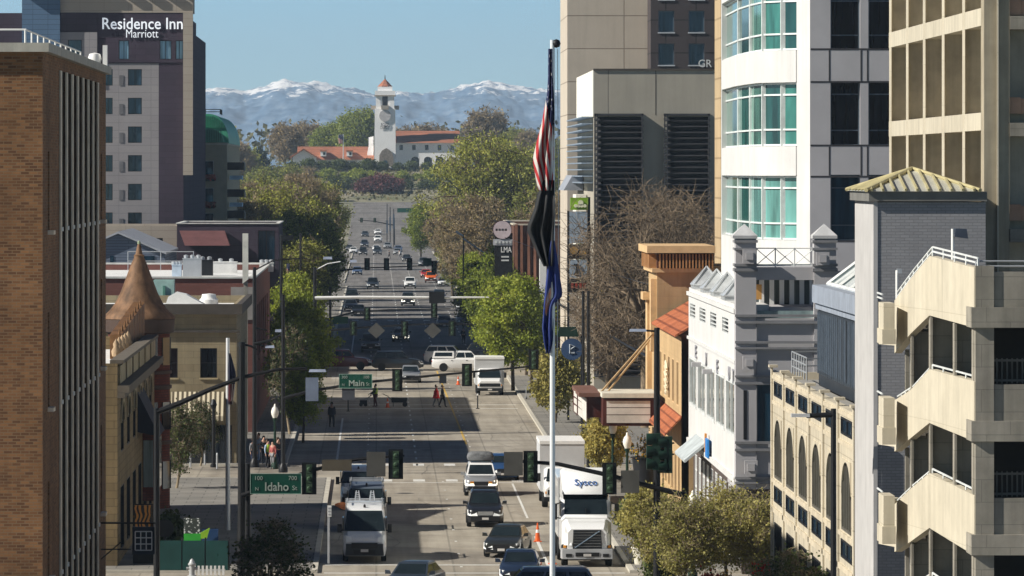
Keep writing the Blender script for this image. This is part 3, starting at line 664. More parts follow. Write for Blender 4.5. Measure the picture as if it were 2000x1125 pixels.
for i, v in enumerate((345, 398, 440)):
    b = MB().box(X(443)+.002, X(476), Y0+2, Y0+8, z(v-28), z(v-24)); b.box(X(475), X(476.5), Y0+2, Y0+8, z(v-24)+.001, z(v-12)); b.box(X(443)+.003, X(475)-.01, Y0+1.9, Y0+1.98, z(v-24), z(v-13)); b.build('balcony', DFR, t)
    b = MB().box(X(447), X(472), Y0+2.6, Y0+7, z(v-2), z(v+6)); b.build('balcony_canopy', M('pale_blue_canopy', (.45, .6, .7), .6), t)
    if i < 2:
        fm = LEAF('red_flowers', (.35, .02, .015), (.25, .03, .02), (.05, .09, .02), .2) if 'red_flowers' not in MATS else MATS['red_flowers']
        fb = thing('flower_box', ['box of red flowers under the upper window of the domed apartments', 'box of red flowers under the middle window of the domed apartments'][i], 'flower box', (X(407), Y0-.3, z(v+3)))
        MB().box(X(394), X(419), Y0-.6, Y0-.25, z(v+9), z(v+5)).build('planter', DFR, fb)
        b = MB()
        for k in range(160):
            c = Vector((rnd.uniform(X(393), X(420)), Y0-.42+rnd.uniform(-.25, .25), z(v+3)+rnd.uniform(-.2, .35))); a = Vector((rnd.gauss(0, 1), rnd.gauss(0, 1), rnd.gauss(0, 1))).normalized()*.14; d = a.orthogonal().normalized()*.12
            b.poly([c-a-d, c+a-d, c+a+d, c-a+d])
        b.build('flowers', fm, fb, norm=False)
# ------------------------------------------------------------------ RIGHT: garage with zigzag stairs
CR = MB_('cream_concrete', (.54, .49, .385), (.52, .47, .365), (.4, .36, .27), 3.1, 1.6, .008, var=.13, streak=.22, big=.8)
TC2 = MB_('tan_concrete', (.3, .275, .23), (.275, .255, .21), (.2, .185, .155), 1.3, .62, .01, var=.25, streak=.35, big=.9)
t = thing('parking_garage', 'grey-tan concrete parking garage with open decks and zigzag cream stair parapets', 'garage', (18, 155, 0))
GY = 155.0
Z = lambda v: ZV(v, GY); X = lambda u: XU(u, GY)
b = MB(); p = Z(530)-Z(752)
for i in range(-0, 6):
    zz = Z(600)-p*i
    b.box(X(1896), 32, GY-.18, GY+1.2, zz-.56, zz)                 # floor beams
    b.box(X(1942), 32, GY+.02, GY+.3, zz+.002, zz+(Z(530)-Z(599)) if i == 0 else zz+1.0)   # parapet panels
    b.box(X(1905), X(1941), GY-.05, GY+1.0, zz+.001, zz+(Z(518)-Z(599)) if i == 0 else zz+p-.565)
    b.box(X(1905), 32, GY+1.2, GY+14, zz-.4, zz-.05)
b.box(32, 32.4, GY, GY+14, 0, Z(530)); b.build('frame', TC2, t)
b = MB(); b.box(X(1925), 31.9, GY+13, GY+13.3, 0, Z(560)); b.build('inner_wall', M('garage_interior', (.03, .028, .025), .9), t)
for i in range(3):
    zz = Z(705)-p*i; b = MB()
    for k in range(14): b.box(X(1942+k*10), X(1945+k*10), GY+.8, GY+.84, zz+(-1 if False else -.66), zz+.05)
    for q in (zz+.0, zz-.55): b.box(X(1942), X(2080), GY+.4, GY+.46, q-.03, q+.03)
    b.build('guard_rail', M('dull_rail', (.12, .115, .1), .6), t)
railing('roof_rail', [(X(1907), GY+.1, Z(530)), (31, GY+.1, Z(530))], .28, GALV, t, 2.6, 2, .025)
# plan of the stair front: right end, corner, foot of flight, landing end
PT = [(X(1903), 155.0), (XU(1815, 163), 163.0), (XU(1778, 165.6), 165.6), (XU(1747, 168), 168.0), (XU(1716, 169.4), 169.4)]
def zz_at(v, i): return ZV(v, PT[i][1])
bands = [([523, 500, 545, 587, 592], [640, 616, 652, 690, 672]), ([745, 721, 762, 782, 777], [862, 826, 856, 882, 868]), ([968, 924, 955, 985, 968], [1085, 1031, 1058, 1078, 1062]), ([1190, 1127, 1150, 1178, 1160], [1305, 1236, 1262, 1275, 1258])]
for k, (tp, bt) in enumerate(bands):
    b = MB()
    for i in range(4):
        (xa, ya), (xb, yb) = PT[i], PT[i+1]; d = Vector((yb-ya, xa-xb, 0)).normalized()*-.22
        if d.x < 0: d = -d
        o = d if i else Vector((.25, 0, 0))
        za0, za1, zb0, zb1 = zz_at(bt[i], i), zz_at(tp[i], i), zz_at(bt[i+1], i+1), zz_at(tp[i+1], i+1)
        if i == 3: za0, za1 = zb0+.0, zb1+.0; xa, ya = xa-.0, ya
        if i == 2: xb, yb = xb+.0, yb
        b.hexa([(xa, ya, za0), (xb, yb, zb0), (xb+o.x, yb+o.y, zb0), (xa+o.x, ya+o.y, za0), (xa, ya, za1), (xb, yb, zb1), (xb+o.x, yb+o.y, zb1), (xa+o.x, ya+o.y, za1)])
    # proud base fillet and inner flight of the landing end
    (xa, ya), (xb, yb) = PT[3], PT[4]; z0, z1 = zz_at(bt[4], 4), zz_at(tp[4], 4)
    z0, z1 = ZV(bt[4], 166), ZV(tp[4], 166); b.box(14.94, 15.27, 165.9, 167.55, z0, z1); b.box(14.9, 15.3, 165.86, 167.6, z0-.0, z0+(z1-z0)*.36)
    b.build('stair_parapet', CR, t)
    s = MB()
    for q in range(8):
        f = q/8; s.box(PT[1][0]+.5-.6*f, PT[1][0]+2.2-.6*f, 163+5*f, 163+5*(f+.125), zz_at(tp[1], 1)-1.1-1.7*(f+.125), zz_at(tp[1], 1)-1.15-1.7*f)
    s.box(PT[0][0]+.25, PT[0][0]+2, 155.6, 162.5, zz_at(tp[1], 1)-1.25, zz_at(tp[1], 1)-1.1); s.build('stair_flight', TC2, t)
    r = MB()
    for rr in (.13, .26) if k == 0 else (.12,):
        r.tube([(PT[i][0]+.1, PT[i][1], zz_at(tp[i], i)+rr) for i in range(4)], .03, 5); r.tube([(PT[4][0]+.1, PT[4][1]-.2, zz_at(tp[4], 4)+rr), (PT[4][0]+.1, PT[4][1]+1.5, zz_at(tp[4], 4)+rr+.02)], .03, 5)
    for i in range(3):
        for q in range(4):
            f = q/4; x = PT[i][0]+(PT[i+1][0]-PT[i][0])*f+.1; y = PT[i][1]+(PT[i+1][1]-PT[i][1])*f; zq = zz_at(tp[i], i)*(1-f)+zz_at(tp[i+1], i+1)*f; r.tube([(x, y, zq), (x, y, zq+(.26 if k == 0 else .12))], .028, 5)
    r.build('stair_handrail', WFR, t)
for k in range(3):
    for j, (u, Y, w_) in enumerate(((1815, 163.0, .85), (1778, 165.7, .75), (1862, 158.7, .78), (1899, 155.3, .2))):
        f = {0: (1, 1), 1: (2, 2), 2: (0, 1), 3: (0, 0)}[j]
        zt = (zz_at(bands[k][1][f[0]], f[0])+zz_at(bands[k][1][f[1]], f[1]))/2+.05; zb = (zz_at(bands[k+1][0][f[0]], f[0])+zz_at(bands[k+1][0][f[1]], f[1]))/2-.3
        x = XU(u, Y)+.03; b = MB().box(x, x+w_, Y+.25, Y+.45, zb, zt); b.box(x, x+.07, Y+.0, Y+.25, zb, zt); b.build('stair_fin', TC2, t)
    x = XU(1749, 168.3); b = MB().box(x+.3, x+.42, 168.3, 168.5, zz_at(bands[k+1][0][3], 3)-.3, zz_at(bands[k][1][3], 3)+.1); b.build('stair_fin', TC2, t)
b = MB().box(XU(1782, 172), XU(1900, 172)+2.6, 171.6, 172, 0, 15.2); b.build('stair_core', M('stair_core_concrete', (.2, .175, .135), .9), t)

# grey brick lift tower with pyramid roof
GB = MB_('grey_painted_brick', (.29, .29, .3), (.25, .25, .26), (.2, .2, .21), .3, .1, .012, var=.14)
Y0 = 186.5; X = lambda u: XU(u, Y0); z = lambda v: ZV(v, Y0)
t = thing('lift_tower', 'grey brick lift tower with smooth side toned pale for sunlight and ribbed pyramid roof', 'tower', (18, Y0, 0))
b = MB(); facade(b, '-y', Y0, 16.5, X(1925), 0, z(395)); facade(b, '+x', X(1925), Y0, 193.7, 0, z(395)); facade(b, '+y', 193.7, 16.5, X(1925), 0, z(395)); b.build('brick_wall', GB, t)
MB().box(16.46, 16.6, Y0-.03, 193.7, 0, z(393)).build('side_wall', M('sunlit_grey_side', (.47, .46, .45), .8, var=.08, streak=.15), t)  # sunlit side, brightness put into a paler colour than the brick
MB().box(16.3, X(1927), Y0-.15, 193.9, z(393), z(374)).build('fascia', M('grey_fascia', (.17, .165, .15), .6), t)
RBM = M('ribbed_metal_roof', (.6, .6, .53), .35, .35, var=.1)
a0, a1, bz, tz, cx, cy = 16.2, X(1913), z(374)+.005, z(331), X(1802), 190.1
b = MB(); c = [(a0, Y0-.25, bz), (a1, Y0-.25, bz), (a1, 194, bz), (a0, 194, bz)]
for i in range(4): b.poly([c[i], c[(i+1) % 4], (cx, cy, tz)])
b.poly(c[::-1]); b.build('pyramid_roof', RBM, t)
b = MB()
for i in range(10):
    x = a0+(a1-a0)*(i+.5)/10; f = min((x-a0)/(cx-a0), (a1-x)/(a1-cx)); b.tube([(x, Y0-.25, bz+.05), (x, Y0-.25+(cy-Y0+.25)*f, bz+(tz-bz)*f+.05)], .05, 5)
for i in range(6):
    y = Y0+7.4*(i+.5)/6; f = min((y-Y0)/(cy-Y0), (194-y)/(194-cy)); b.tube([(a0, y, bz+.05), (a0+(cx-a0)*f, y, bz+(tz-bz)*f+.05)], .05, 5)
for q in c: b.tube([(q[0], q[1], bz+.04), (cx, cy, tz+.04)], .07, 6)
b.build('roof_ribs', M('ochre_rib', (.5, .44, .24), .4, .3), t)
t = thing('flood_light', 'dark flood light on a white pole above the garage stair', 'light', (XU(1862, 164), 164.5, 15.5))
x = XU(1861, 164.5); b = MB().tube([(x, 164.5, 14.6), (x, 164.5, ZV(447, 164.5))], .05, 8); b.build('pole', WHT, t)
MB().hexa([(x+.02, 164.2, ZV(462, 164.5)), (x+.42, 164.2, ZV(466, 164.5)), (x+.42, 164.8, ZV(466, 164.5)), (x+.02, 164.8, ZV(462, 164.5)), (x+.05, 164.25, ZV(446, 164.5)), (x+.38, 164.25, ZV(447, 164.5)), (x+.38, 164.75, ZV(447, 164.5)), (x+.05, 164.75, ZV(446, 164.5))]).build('lamp_head', M('dark_blue_grey', (.04, .05, .07), .4), t)
t = thing('stair_lamp', 'small white post lamp at the outer end of the garage stair', 'light', (XU(1753, 168.2), 168.2, 14.3))
x = XU(1752, 168.2); b = MB().tube([(x, 168.2, 14.0), (x, 168.2, ZV(528, 168.2))], .045, 8); b.build('pole', WHT, t); b = MB().box(x, x+.14, 168.1, 168.3, ZV(534, 168.2), ZV(525, 168.2)).build('lamp_head', GALV, t)

# tall waffle-faced block behind the tower
Y0, Y1, X0 = 190.0, 225.5, 20.5
t = thing('waffle_block', 'tall tan concrete block with deep gridded openings behind the lift tower', 'building', (24, Y0, 0))
BT = M('brown_concrete', (.38, .33, .24), .9, var=.2, scale=.7, streak=.3)
MB().box(X0+2.4, 34, Y0+2.6, Y1, 0, 30).build('core', BT, t)
b = MB()
for zc in (27.55, 23.65, 20.1, 16.5, 12.9): b.box(X0+.02, X0+2.4, Y0+.5, Y1, zc-.3, zc+.3)
build_each(b, 'floor_band', CR, t)
us = [1738, 1771, 1804, 1841, 1881, 1920]
b = MB()
for u in us: y = YX(u, X0); b.box(X0-.02, X0+2.4, y-.09, y+.09, 0, 30)
build_each(b, 'fin', M('tan_fin', (.44, .39, .3), .85, streak=.25), t)
b = MB()
for u in us[:-1]: y = YX(u, X0); b.prism([(X0-.03, y-.085), (X0-.03, y-.2), (X0+.04, y-.27), (X0+.1, y-.095)], 0, 30)
build_each(b, 'lit_fin_edge', CR, t)  # cream chamfers added to draw the sunlit fin edges
b = MB().box(X0-.05, XU(1944, Y0), Y0-.5, Y0+.49, 0, 30); b.box(XU(1945, Y0), XU(1968, Y0), Y0-.55, Y0+2, 0, 30)
b.build('corner_piers', BT, t)
MB().box(XU(1943.5, Y0), XU(1946.5, Y0), Y0-.64, Y0-.56, 0, 30).build('lit_pier_edge', CR, t)  # cream strip drawn for the sunlit line between the piers
b = MB()
for v in (32, 240, 447): zc = ZV(v, Y0); b.box(XU(1969, Y0), 34, Y0-.6, Y0+2.4, zc-.45, zc)
build_each(b, 'deck_beam', TC2, t)
b = MB()
for v in (30, 222, 431): zc = ZV(v, Y0); b.box(XU(1970, Y0), XU(1992, Y0), Y0-.3, Y0+.2, zc-.02+.02, zc+.55); b.box(XU(1993, Y0), 34, Y0-.2, Y0+.2, zc, zc+.5)
build_each(b, 'planter_wall', M('pink_brick', (.5, .3, .2), .85), t)
b = MB()
for k in range(5): x = XU(1971+k*5, Y0); b.box(x, x+.04, Y0+.3, Y0+.5, 12, 30)
build_each(b, 'mullion', GALV, t); MB().box(XU(1969, Y0), 33.9, Y0+2.0, Y0+2.3, 0, 29).build('dark_glazing', DGL, t)

# ------------------------------------------------------------------ RIGHT: tan arcade building
TA = MB_('tan_arcade_stone', (.55, .49, .375), (.51, .455, .35), (.38, .335, .25), 2.4, 1.2, .02, var=.14, streak=.25)
PX = 16.5; Y0, Y1, ZT = 194.2, 234.5, 10.05
us = [1530, 1562, 1597, 1633, 1673]
wn = []; ctr = []
bay = (Y1-Y0)/6
for i in range(6):
    c = Y1-bay*(i+.5); ctr.append(c)
    wn += [('-x', (c-2.4, c+2.2, 9.12, 9.72), DFR, BGL, dict(nx=2, fw=.07)), ('-x', (c-1.9, c+1.9, 5.75, 8.25), M('bronze_frame', (.12, .11, .09), .5), GLASS('green_grey_glass', (.13, .145, .125), var=.45), dict(nx=4, fw=.09)), ('-x', (c-2.4, c+2.2, 4.75, 5.4), DFR, BGL, dict(nx=2, fw=.07)), ('-x', (c-1.9, c+1.9, .4, 3.9), DFR, DGL, dict(nx=4))]
t = building('arcade_building', 'pale tan building with a row of tall arched windows facing the street', (PX, 34, Y0, Y1, ZT), TA, wn, ROOFG, .3, .045)
b = MB()                                                       # arch spandrels closing the square heads
for c in ctr:
    for s in (1, -1):
        pts = [(c+s*1.92, 7.0), (c+s*1.92, 8.27), (c, 8.27)]+[(c+s*1.92*math.sin(R(a)), 7.1+1.1*math.cos(R(a))) for a in range(0, 91, 10)]
        b.prism(pts, PX-.04, PX+.02, 'x')
build_each(b, 'arch_head', TA, t)
for i in range(7):
    y = Y1-bay*i; b = MB().box(PX-.07, PX-.002, y-.25, y+.25, .13, ZT+.2); b.box(PX-.16, PX+.2, y-.36, y+.36, ZT+.202, ZT+.3); b.build('pilaster', TA, t)
b = MB().box(PX-.05, PX-.003, Y0, Y1, 9.8, 9.95); b.box(PX-.05, PX-.003, Y0, Y1, 8.75, 8.9); b.box(PX-.06, PX-.003, Y0, Y1, 5.5, 5.66); b.box(PX-.07, PX-.003, Y0, Y1, 4.3, 4.5); build_each(b, 'string_course', M('tan_trim', (.54, .47, .35), .8), t)
b = MB(); sx = 17.6
b.box(sx, 30, 196, 224, 9.9, 13.2); b.build('upper_storey', M('dark_bronze', (.03, .035, .045), .4, .3), t)
b = MB()
for i in range(30): y = 196.2+i*.94; b.box(sx-.1, sx-.003, y, y+.06, 10.4, 12.9)
b.build('upper_mullions', M('grey_mullion', (.2, .23, .27), .4, .5), t)
b = MB()
for i in range(14): b.box(sx-.05, sx-.004, 196.3+2*i, 197.9+2*i, 10.5, 12.8)
b.build('upper_glazing', GLASS('blue_grey_glass', (.07, .1, .14), var=.4), t)
b = MB().box(sx-.25, 30, 195.8, 224.3, 13.205, 13.9); b.box(sx-.12, sx-.005, 195.8, 224.2, 12.95, 13.19); b.build('upper_fascia', M('blue_grey_metal', (.33, .37, .44), .5, .2), t)
b = MB().hexa([(sx+.3, 197, 13.9), (26, 197, 13.9), (26, 223, 13.9), (sx+.3, 223, 13.9), (sx+2.5, 197.5, 15.6), (24, 197.5, 15.6), (24, 222.5, 15.6), (sx+2.5, 222.5, 15.6)])
sk_ = b.build('skylight', GLASS('grey_roof_glass', (.14, .19, .2), var=.2), t)
b = MB()
for i in range(6):
    y = 197+i*5.2; b.tube([(sx+.3, y, 13.95), (sx+2.5, y+(.5 if i == 0 else -.5 if i == 5 else 0), 15.65)], .1, 6)
b.tube([(sx+.3, 197, 13.95), (sx+.3, 223, 13.95)], .1, 6); b.tube([(sx+2.5, 197.5, 15.65), (sx+2.5, 222.5, 15.65)], .1, 6); b.build('skylight_bars', WFR, sk_)
railing('roof_rail', [(17.2, 225, ZT), (17.2, 233, ZT), (19, 233.6, ZT)], .9, GALV, t, 1.2, 3, .03)

# ------------------------------------------------------------------ RIGHT: white office building (lower wing with lettering, tower above)
WH = M('white_precast', (.62, .615, .6), .75, var=.06, scale=.5, streak=.12); GP = M('shade_grey_precast', (.42, .41, .42), .8, var=.08, scale=.5)  # grey copy of the white precast carries the shade of camera-facing walls
t = thing('white_office', 'white precast office building with curved green-glass tower over a lettered lower wing', 'building', (20, 257, 0))
PX, Y0, Y1 = 16.47, 257.0, 297.0
BKB = MB_('dark_brick', (.1, .075, .065), (.08, .06, .055), (.1, .09, .08), .4, .13, .015)
X = lambda u: XU(u, Y0); z = lambda v: ZV(v, Y0)
tops = [(YX(u2, PX)+.0, YX(u1, PX), 10.75, 11.55) for u1, u2 in ((1347.5, 1358), (1366, 1378), (1387, 1399), (1410, 1422.5))]
strips = []
y = 296
for i in range(5): strips.append((y-6.4, y-.1, 6.15, 8.75)); y -= 7.75
shop = [(258.6+3.5*i, 260.9+3.5*i, .2, 3.6) for i in range(11)]
b = MB()
facade(b, '-x', PX, Y0+.6, Y1, 4.15, 12.1, tops+strips, .05); b.poly([(PX, Y1, 4.15), (24, Y1, 4.15), (24, Y1, 12.1), (PX, Y1, 12.1)]); b.poly([(PX, Y0+.6, 4.15), (PX+1.6, Y0+.6, 4.15), (PX+1.6, Y1, 4.15), (PX, Y1, 4.15)])
b.build('street_wall', WH, t)
for o in tops: window(t, '-x', PX, o, .08, WFR, DGL, nz=4)
for o in strips: window(t, '-x', PX, o, .045, WFR, GLASS('grey_green_glass', (.1, .12, .115)), nx=2, fw=.16)
b = MB(); facade(b, '-x', PX+.25, Y0+.6, Y1, 0, 4.14, shop, .12); facade(b, '-y', Y0+.3, PX+.25, X(1510), 0, 3.9); facade(b, '+y', Y1, PX+.25, 24, 0, 4.14); b.build('brick_base', BKB, t)
for i, o in enumerate(shop): window(t, '-x', PX+.25, o, .1, WHT, GLASS('bright_shop_glass', (.35, .37, .38), var=.3), nx=2, nz=4)
b = MB().box(PX+.02, PX+1.5, Y0+.7, Y1-.1, 11.8, 12.3); b.box(PX-.12, PX-.002, Y0+.6, Y1, 11.9, 12.1); b.box(PX-.1, PX-.002, Y0+.6, Y1, 9.6, 9.75); b.box(PX-.12, PX-.002, Y0+.6, Y1, 4.15, 4.4); b.build('cornice', WH, t)
for i in range(4):
    b = MB(); y = 293.5-i*8.6; x = PX+.75; h_ = .95
    b.box(x-.75, x+.75, y-1.4, y+1.4, 12.305, 12.5)
    for q in ((x-.75, y-1.4), (x+.75, y-1.4), (x+.75, y+1.4), (x-.75, y+1.4)): pass
    c = [(x-.75, y-1.4, 12.51), (x+.75, y-1.4, 12.51), (x+.75, y+1.4, 12.51), (x-.75, y+1.4, 12.51)]
    for k in range(4): b.tube([c[k], (x, y, 12.5+h_)], .05, 5); b.tube([c[k], c[(k+1) % 4]], .05, 5)
    for k in range(4): b.poly([tuple(Vector(c[k])*.98+Vector((x, y, 12.5+h_-.05))*.02), tuple(Vector(c[(k+1) % 4])*.98+Vector((x, y, 12.5+h_-.05))*.02), (x, y, 12.5+h_-.06)])
    b.build('pyramid_skylight', M('pale_skylight', (.5, .52, .53), .3, .2), t)
LT = M('grey_letters', (.3, .3, .33), .5)
for ch, u, v in (('E', 1361, 687), ('X', 1381, 702), ('E', 1403, 716), ('U', 1426, 730), ('T', 1434, 735)):
    y = YX(u, PX); text(ch, .66, (PX-.05, y, ZV(v, y)), '-x', LT, t, w=.95, bold=.015)
b = MB()
for u, v in ((1370, 712), (1392, 726)): y = YX(u, PX); b.box(PX-.5, PX-.003, y-.3, y+.3, ZV(v, y)-.1, ZV(v, y)+.12)
build_each(b, 'wall_light', GP, t)
# corner pavilion
Pv = lambda u: XU(u, Y0)
b = MB()
for (u0, u1) in ((1437, 1477), (1590, 1633)):
    b.box(Pv(u0), Pv(u1), Y0, Y0+1.0, 3.9, z(466)); 
b.box(Pv(1477)+.001, Pv(1590)-.001, Y0+.12, Y0+.5, z(547), z(522)); b.box(Pv(1477), Pv(1740), Y0+.1, Y0+.6, 3.9, z(622))
b.box(Pv(1633)+.001, Pv(1740), Y0+.5, Y0+1, z(622), z(530)); b.box(Pv(1437)+.002, Pv(1740), Y0+1.01, Y0+6, 3.9, 4.1); b.box(Pv(1437)+.3, Pv(1630), Y0+1.01, Y0+6, z(540), z(524))
b.build('corner_pavilion', GP, t)
b = MB()
for (v0, v1) in ((619, 614), (632, 627), (671, 666), (682, 678), (737, 733), (751, 746), (867, 862), (881, 876), (936, 931), (945, 941)):
    b.box(Pv(1435.5), Pv(1500)+8 if v0 > 700 or True else 0, Y0-.09, Y0-.003, z(v0), z(v1))
for (u0, u1) in ((1434, 1480), (1587, 1636)):
    for (v0, v1) in ((530, 524), (520, 515), (488, 484), (474, 469)): b.box(Pv(u0), Pv(u1), Y0-.1, Y0+1.1, z(v0), z(v1))
b.box(Pv(1476)+.02, Pv(1478.5), Y0-.03, Y0+.09, 3.9, z(622)); b.build('pavilion_bands', M('darker_grey_precast', (.22, .22, .23), .8), t)
b = MB()
for (u0, u1) in ((1431, 1479), (1587, 1635)):
    a, c = Pv(u0), Pv(u1); b.box(a, c, Y0-.12, Y0+1.15, z(466)+.002, z(460)); m_ = (a+c)/2
    q = [(a, Y0-.12, z(460)), (c, Y0-.12, z(460)), (c, Y0+1.15, z(460)), (a, Y0+1.15, z(460))]
    for k in range(4): b.poly([q[k], q[(k+1) % 4], (m_, Y0+.5, z(437))])
build_each(b, 'pier_cap', M('pale_precast', (.48, .48, .48), .6), t)
b = MB()
for (u, v) in ((1463, 500), (1606, 505), (1463, 708), (1466, 912)):
    s = .3; b.box(Pv(u)-s, Pv(u)+s, Y0-.34, Y0-.13, z(v)-s, z(v)+s); b.box(Pv(u)-s*.55, Pv(u)+s*.55, Y0-.42, Y0-.345, z(v)-s*.55, z(v)+s*.55)
build_each(b, 'square_boss', GP, t)
b = MB()
for k in range(4): u = 1478+k*37.3; b.tube([(Pv(u), Y0+.3, z(522)), (Pv(u), Y0+.3, z(484))], .03, 5)
for k in range(3):
    u = 1478+k*37.3; w_ = 37.3
    b.tube([(Pv(u), Y0+.3, z(518)), (Pv(u+w_), Y0+.3, z(486))], .018, 4); b.tube([(Pv(u), Y0+.3, z(486)), (Pv(u+w_), Y0+.3, z(518))], .018, 4)
for v in (485, 519): b.tube([(Pv(1478), Y0+.3, z(v)), (Pv(1590), Y0+.3, z(v))], .025, 5)
b.build('balcony_railing', WFR, t)
b = MB().box(Pv(1478), Pv(1632), Y0+6.0, Y0+6.3, z(640), z(520)); b.build('balcony_back_glazing', GLASS('grey_balcony_glass', (.14, .17, .17)), t)
b = MB()
for k in range(6): u = 1500+k*20; b.box(Pv(u), Pv(u+9), Y0+5.6, Y0+5.95, z(622), z(540))
build_each(b, 'balcony_mullion', WHT, t)
MB().box(Pv(1478), Pv(1503), Y0+5.2, Y0+5.3, z(590), z(560)).build('wood_panel', M('plywood', (.5, .27, .08)), t)
b = MB().box(Pv(1479.5), Pv(1589), Y0+.25, Y0+.28, z(621), z(607)); b.build('balcony_glass', GLASS('pale_balcony_glass', (.25, .33, .33), var=.2), t)
b = MB().box(Pv(1477), Pv(1740), Y0+.06, Y0+.095, z(862), z(752)); b.build('dark_glazing', NGL, t)
MB().box(Pv(1452), Pv(1459), Y0-.02, Y0-.003, z(858), z(762)).build('slot', DFR, t)
b = MB().box(Pv(1505), 30, Y0+.6, Y0+40, 0, 12.2); b.box(Pv(1478), 30, Y0+8, Y0+38, 4, 12.1); b.build('inner_core', GP, t)
# awnings, blue sign
b = MB().prism([(PX-.003, 4.9), (PX-1.1, 4.0), (PX-1.1, 3.88), (PX-1.04, 3.88), (PX-.003, 4.75)], 281, 290, 'y'); b.build('awning', M('pale_grey_awning', (.42, .46, .47), .6, var=.3), t)
yb = YX(1388, PX); s_ = thing('wall_sign', 'small blue and orange square sign on the white office wall', 'sign', (PX, yb, 4.6))
MB().box(PX-.22, PX-.13, yb-1.0, yb+1.0, ZV(893, yb), ZV(857, yb)).build('panel', M('bright_blue', (.02, .2, .55), .5), s_); MB().box(PX-.22, PX-.13, yb+1.01, yb+1.5, ZV(885, yb), ZV(849, yb)).build('side_strip', M('orange_paint', (.6, .25, .05)), s_)
# tower
TY = 265.0
plan = [(XU(1582, TY), TY), (XU(1557, TY+.5), TY+.9), (XU(1518, 266.6), 267.0), (XU(1480, 268.4), 268.4), (XU(1456, 273), 273), (XU(1433, 279.5), 279.5), (XU(1409, 291), 291)]
levels = [(10.5, 15.15), (18.2, 19.6), (22.62, 24.13), (27.05, 28.5)]
b = MB()
def wallband(b, pts, z0, z1, th=.35):
    for (xa, ya), (xb, yb_) in zip(pts, pts[1:]):
        d = Vector((yb_-ya, xa-xb, 0)).normalized()*th
        if d.x < 0: d = -d
        b.hexa([(xa, ya, z0), (xb, yb_, z0), (xb+d.x, yb_+d.y, z0), (xa+d.x, ya+d.y, z0), (xa, ya, z1), (xb, yb_, z1), (xb+d.x, yb_+d.y, z1), (xa+d.x, ya+d.y, z1)])
for z0, z1 in levels: wallband(b, plan[1:], z0, z1, .8)
wallband(b, plan[:2], 10.5, 30, .8)
b.box(plan[-1][0]+.02, 26, 291.0, 291.5, 10, 30); b.build('tower_white_wall', WH, t)
TGD = GLASS('deep_teal_glass', (.015, .07, .065), var=.6); TGM = GLASS('mid_teal_glass', (.08, .21, .165), var=.7); TF = M('white_window_metal', (.7, .74, .72), .4)
for i, (z0, z1) in enumerate(((15.15, 18.2), (19.6, 22.62), (24.13, 27.05))):
    for j in range(1, 6):
        (xa, ya), (xb, yb_) = plan[j], plan[j+1]
        inn = Vector((.3, .2, 0)); g = MB(); pa, pb = Vector((xa, ya, 0))+inn, Vector((xb, yb_, 0))+inn
        g.hexa([(*pa.xy, z0), (*pb.xy, z0), (pb.x+.1, pb.y+.05, z0), (pa.x+.1, pa.y+.05, z0), (*pa.xy, z1), (*pb.xy, z1), (pb.x+.1, pb.y+.05, z1), (pa.x+.1, pa.y+.05, z1)])
        f = MB()
        for q in ((pa, pb) if j == 5 else (pa,)): f.box(q.x-.1, q.x+.12, q.y-.15, q.y+.25, z0, z1)
        for zz in (z0+.02, z0+.75, z1-.62, z1-.1): f.hexa([(pa.x-.07, pa.y-.05, zz), (pb.x-.07, pb.y-.05, zz), (pb.x+.02, pb.y, zz), (pa.x+.02, pa.y, zz), (pa.x-.07, pa.y-.05, zz+.08), (pb.x-.07, pb.y-.05, zz+.08), (pb.x+.02, pb.y, zz+.08), (pa.x+.02, pa.y, zz+.08)])
        w_ = f.build('tower_window', TF, t)
        g.build('pane', [[TGP, TGP, TGP, TGL, TGP], [TGL, TGD, TGM, TGL, TGM], [TGD, TGL, TGM, TGD, TGL]][i][j-1], w_)
b = MB(); R_ = 26.5; op = []
for (z0, z1) in ((15.15, 18.25), (19.62, 22.66), (24.1, 27.05)):
    op += [(XU(1622, TY), XU(1680, TY), z0, z1), (XU(1696, TY), XU(1754, TY), z0, z1), (XU(1770, TY), R_-.4, z0, z1)]
facade(b, '-y', TY, XU(1582, TY)+.001, R_, 10.5, 30, op, .4); b.poly([(R_, TY, 10.5), (R_, TY+35, 10.5), (R_, TY+35, 30), (R_, TY, 30)])
b.build('tower_shaded_wall', GP, t)  # tower front, its shade put into the grey colour
for o in op: window(t, '-y', TY, o, .35, M('grey_blue_frame', (.1, .13, .16), .4, .3), NGL if o[2] < 16 else DGL, nx=1, zs=[o[2]+.72, o[3]-.62], fw=.07)
b = MB()
for v in (96, 160, 284, 345, 471): zz = ZV(v, TY); b.box(XU(1583, TY), R_, TY-.012, TY-.002, zz-.04, zz+.04)
for u in (1620, 1682, 1694.5):
    for (v0, v1) in ((96, 160), (284, 345), (471, 640)): b.box(XU(u, TY)-.035, XU(u, TY)+.035, TY-.011, TY-.001, ZV(v1, TY)+.05, ZV(v0, TY)-.05)

for z0, z1 in levels[1:]:
    b.box(XU(1557, TY+.5)-.03, XU(1557, TY+.5)-.02, TY+.87, TY+.9, z0, z1)
    for zz in (z0+.02, z1-.02): b.box(XU(1581, TY), XU(1557, TY+.5)-.01, TY-.03+.9, TY+.9, zz-.02, zz+.02)
build_each(b, 'panel_joint', M('dark_joint', (.04, .04, .045)), t)
b = MB().box(19.6, R_-.5, 270, 290.9, 10, 29.9); b.box(18.7, 19.59, 280, 290.9, 10, 29.8); b.build('tower_core', M('dark_interior', (.03, .06, .055), .6), t)

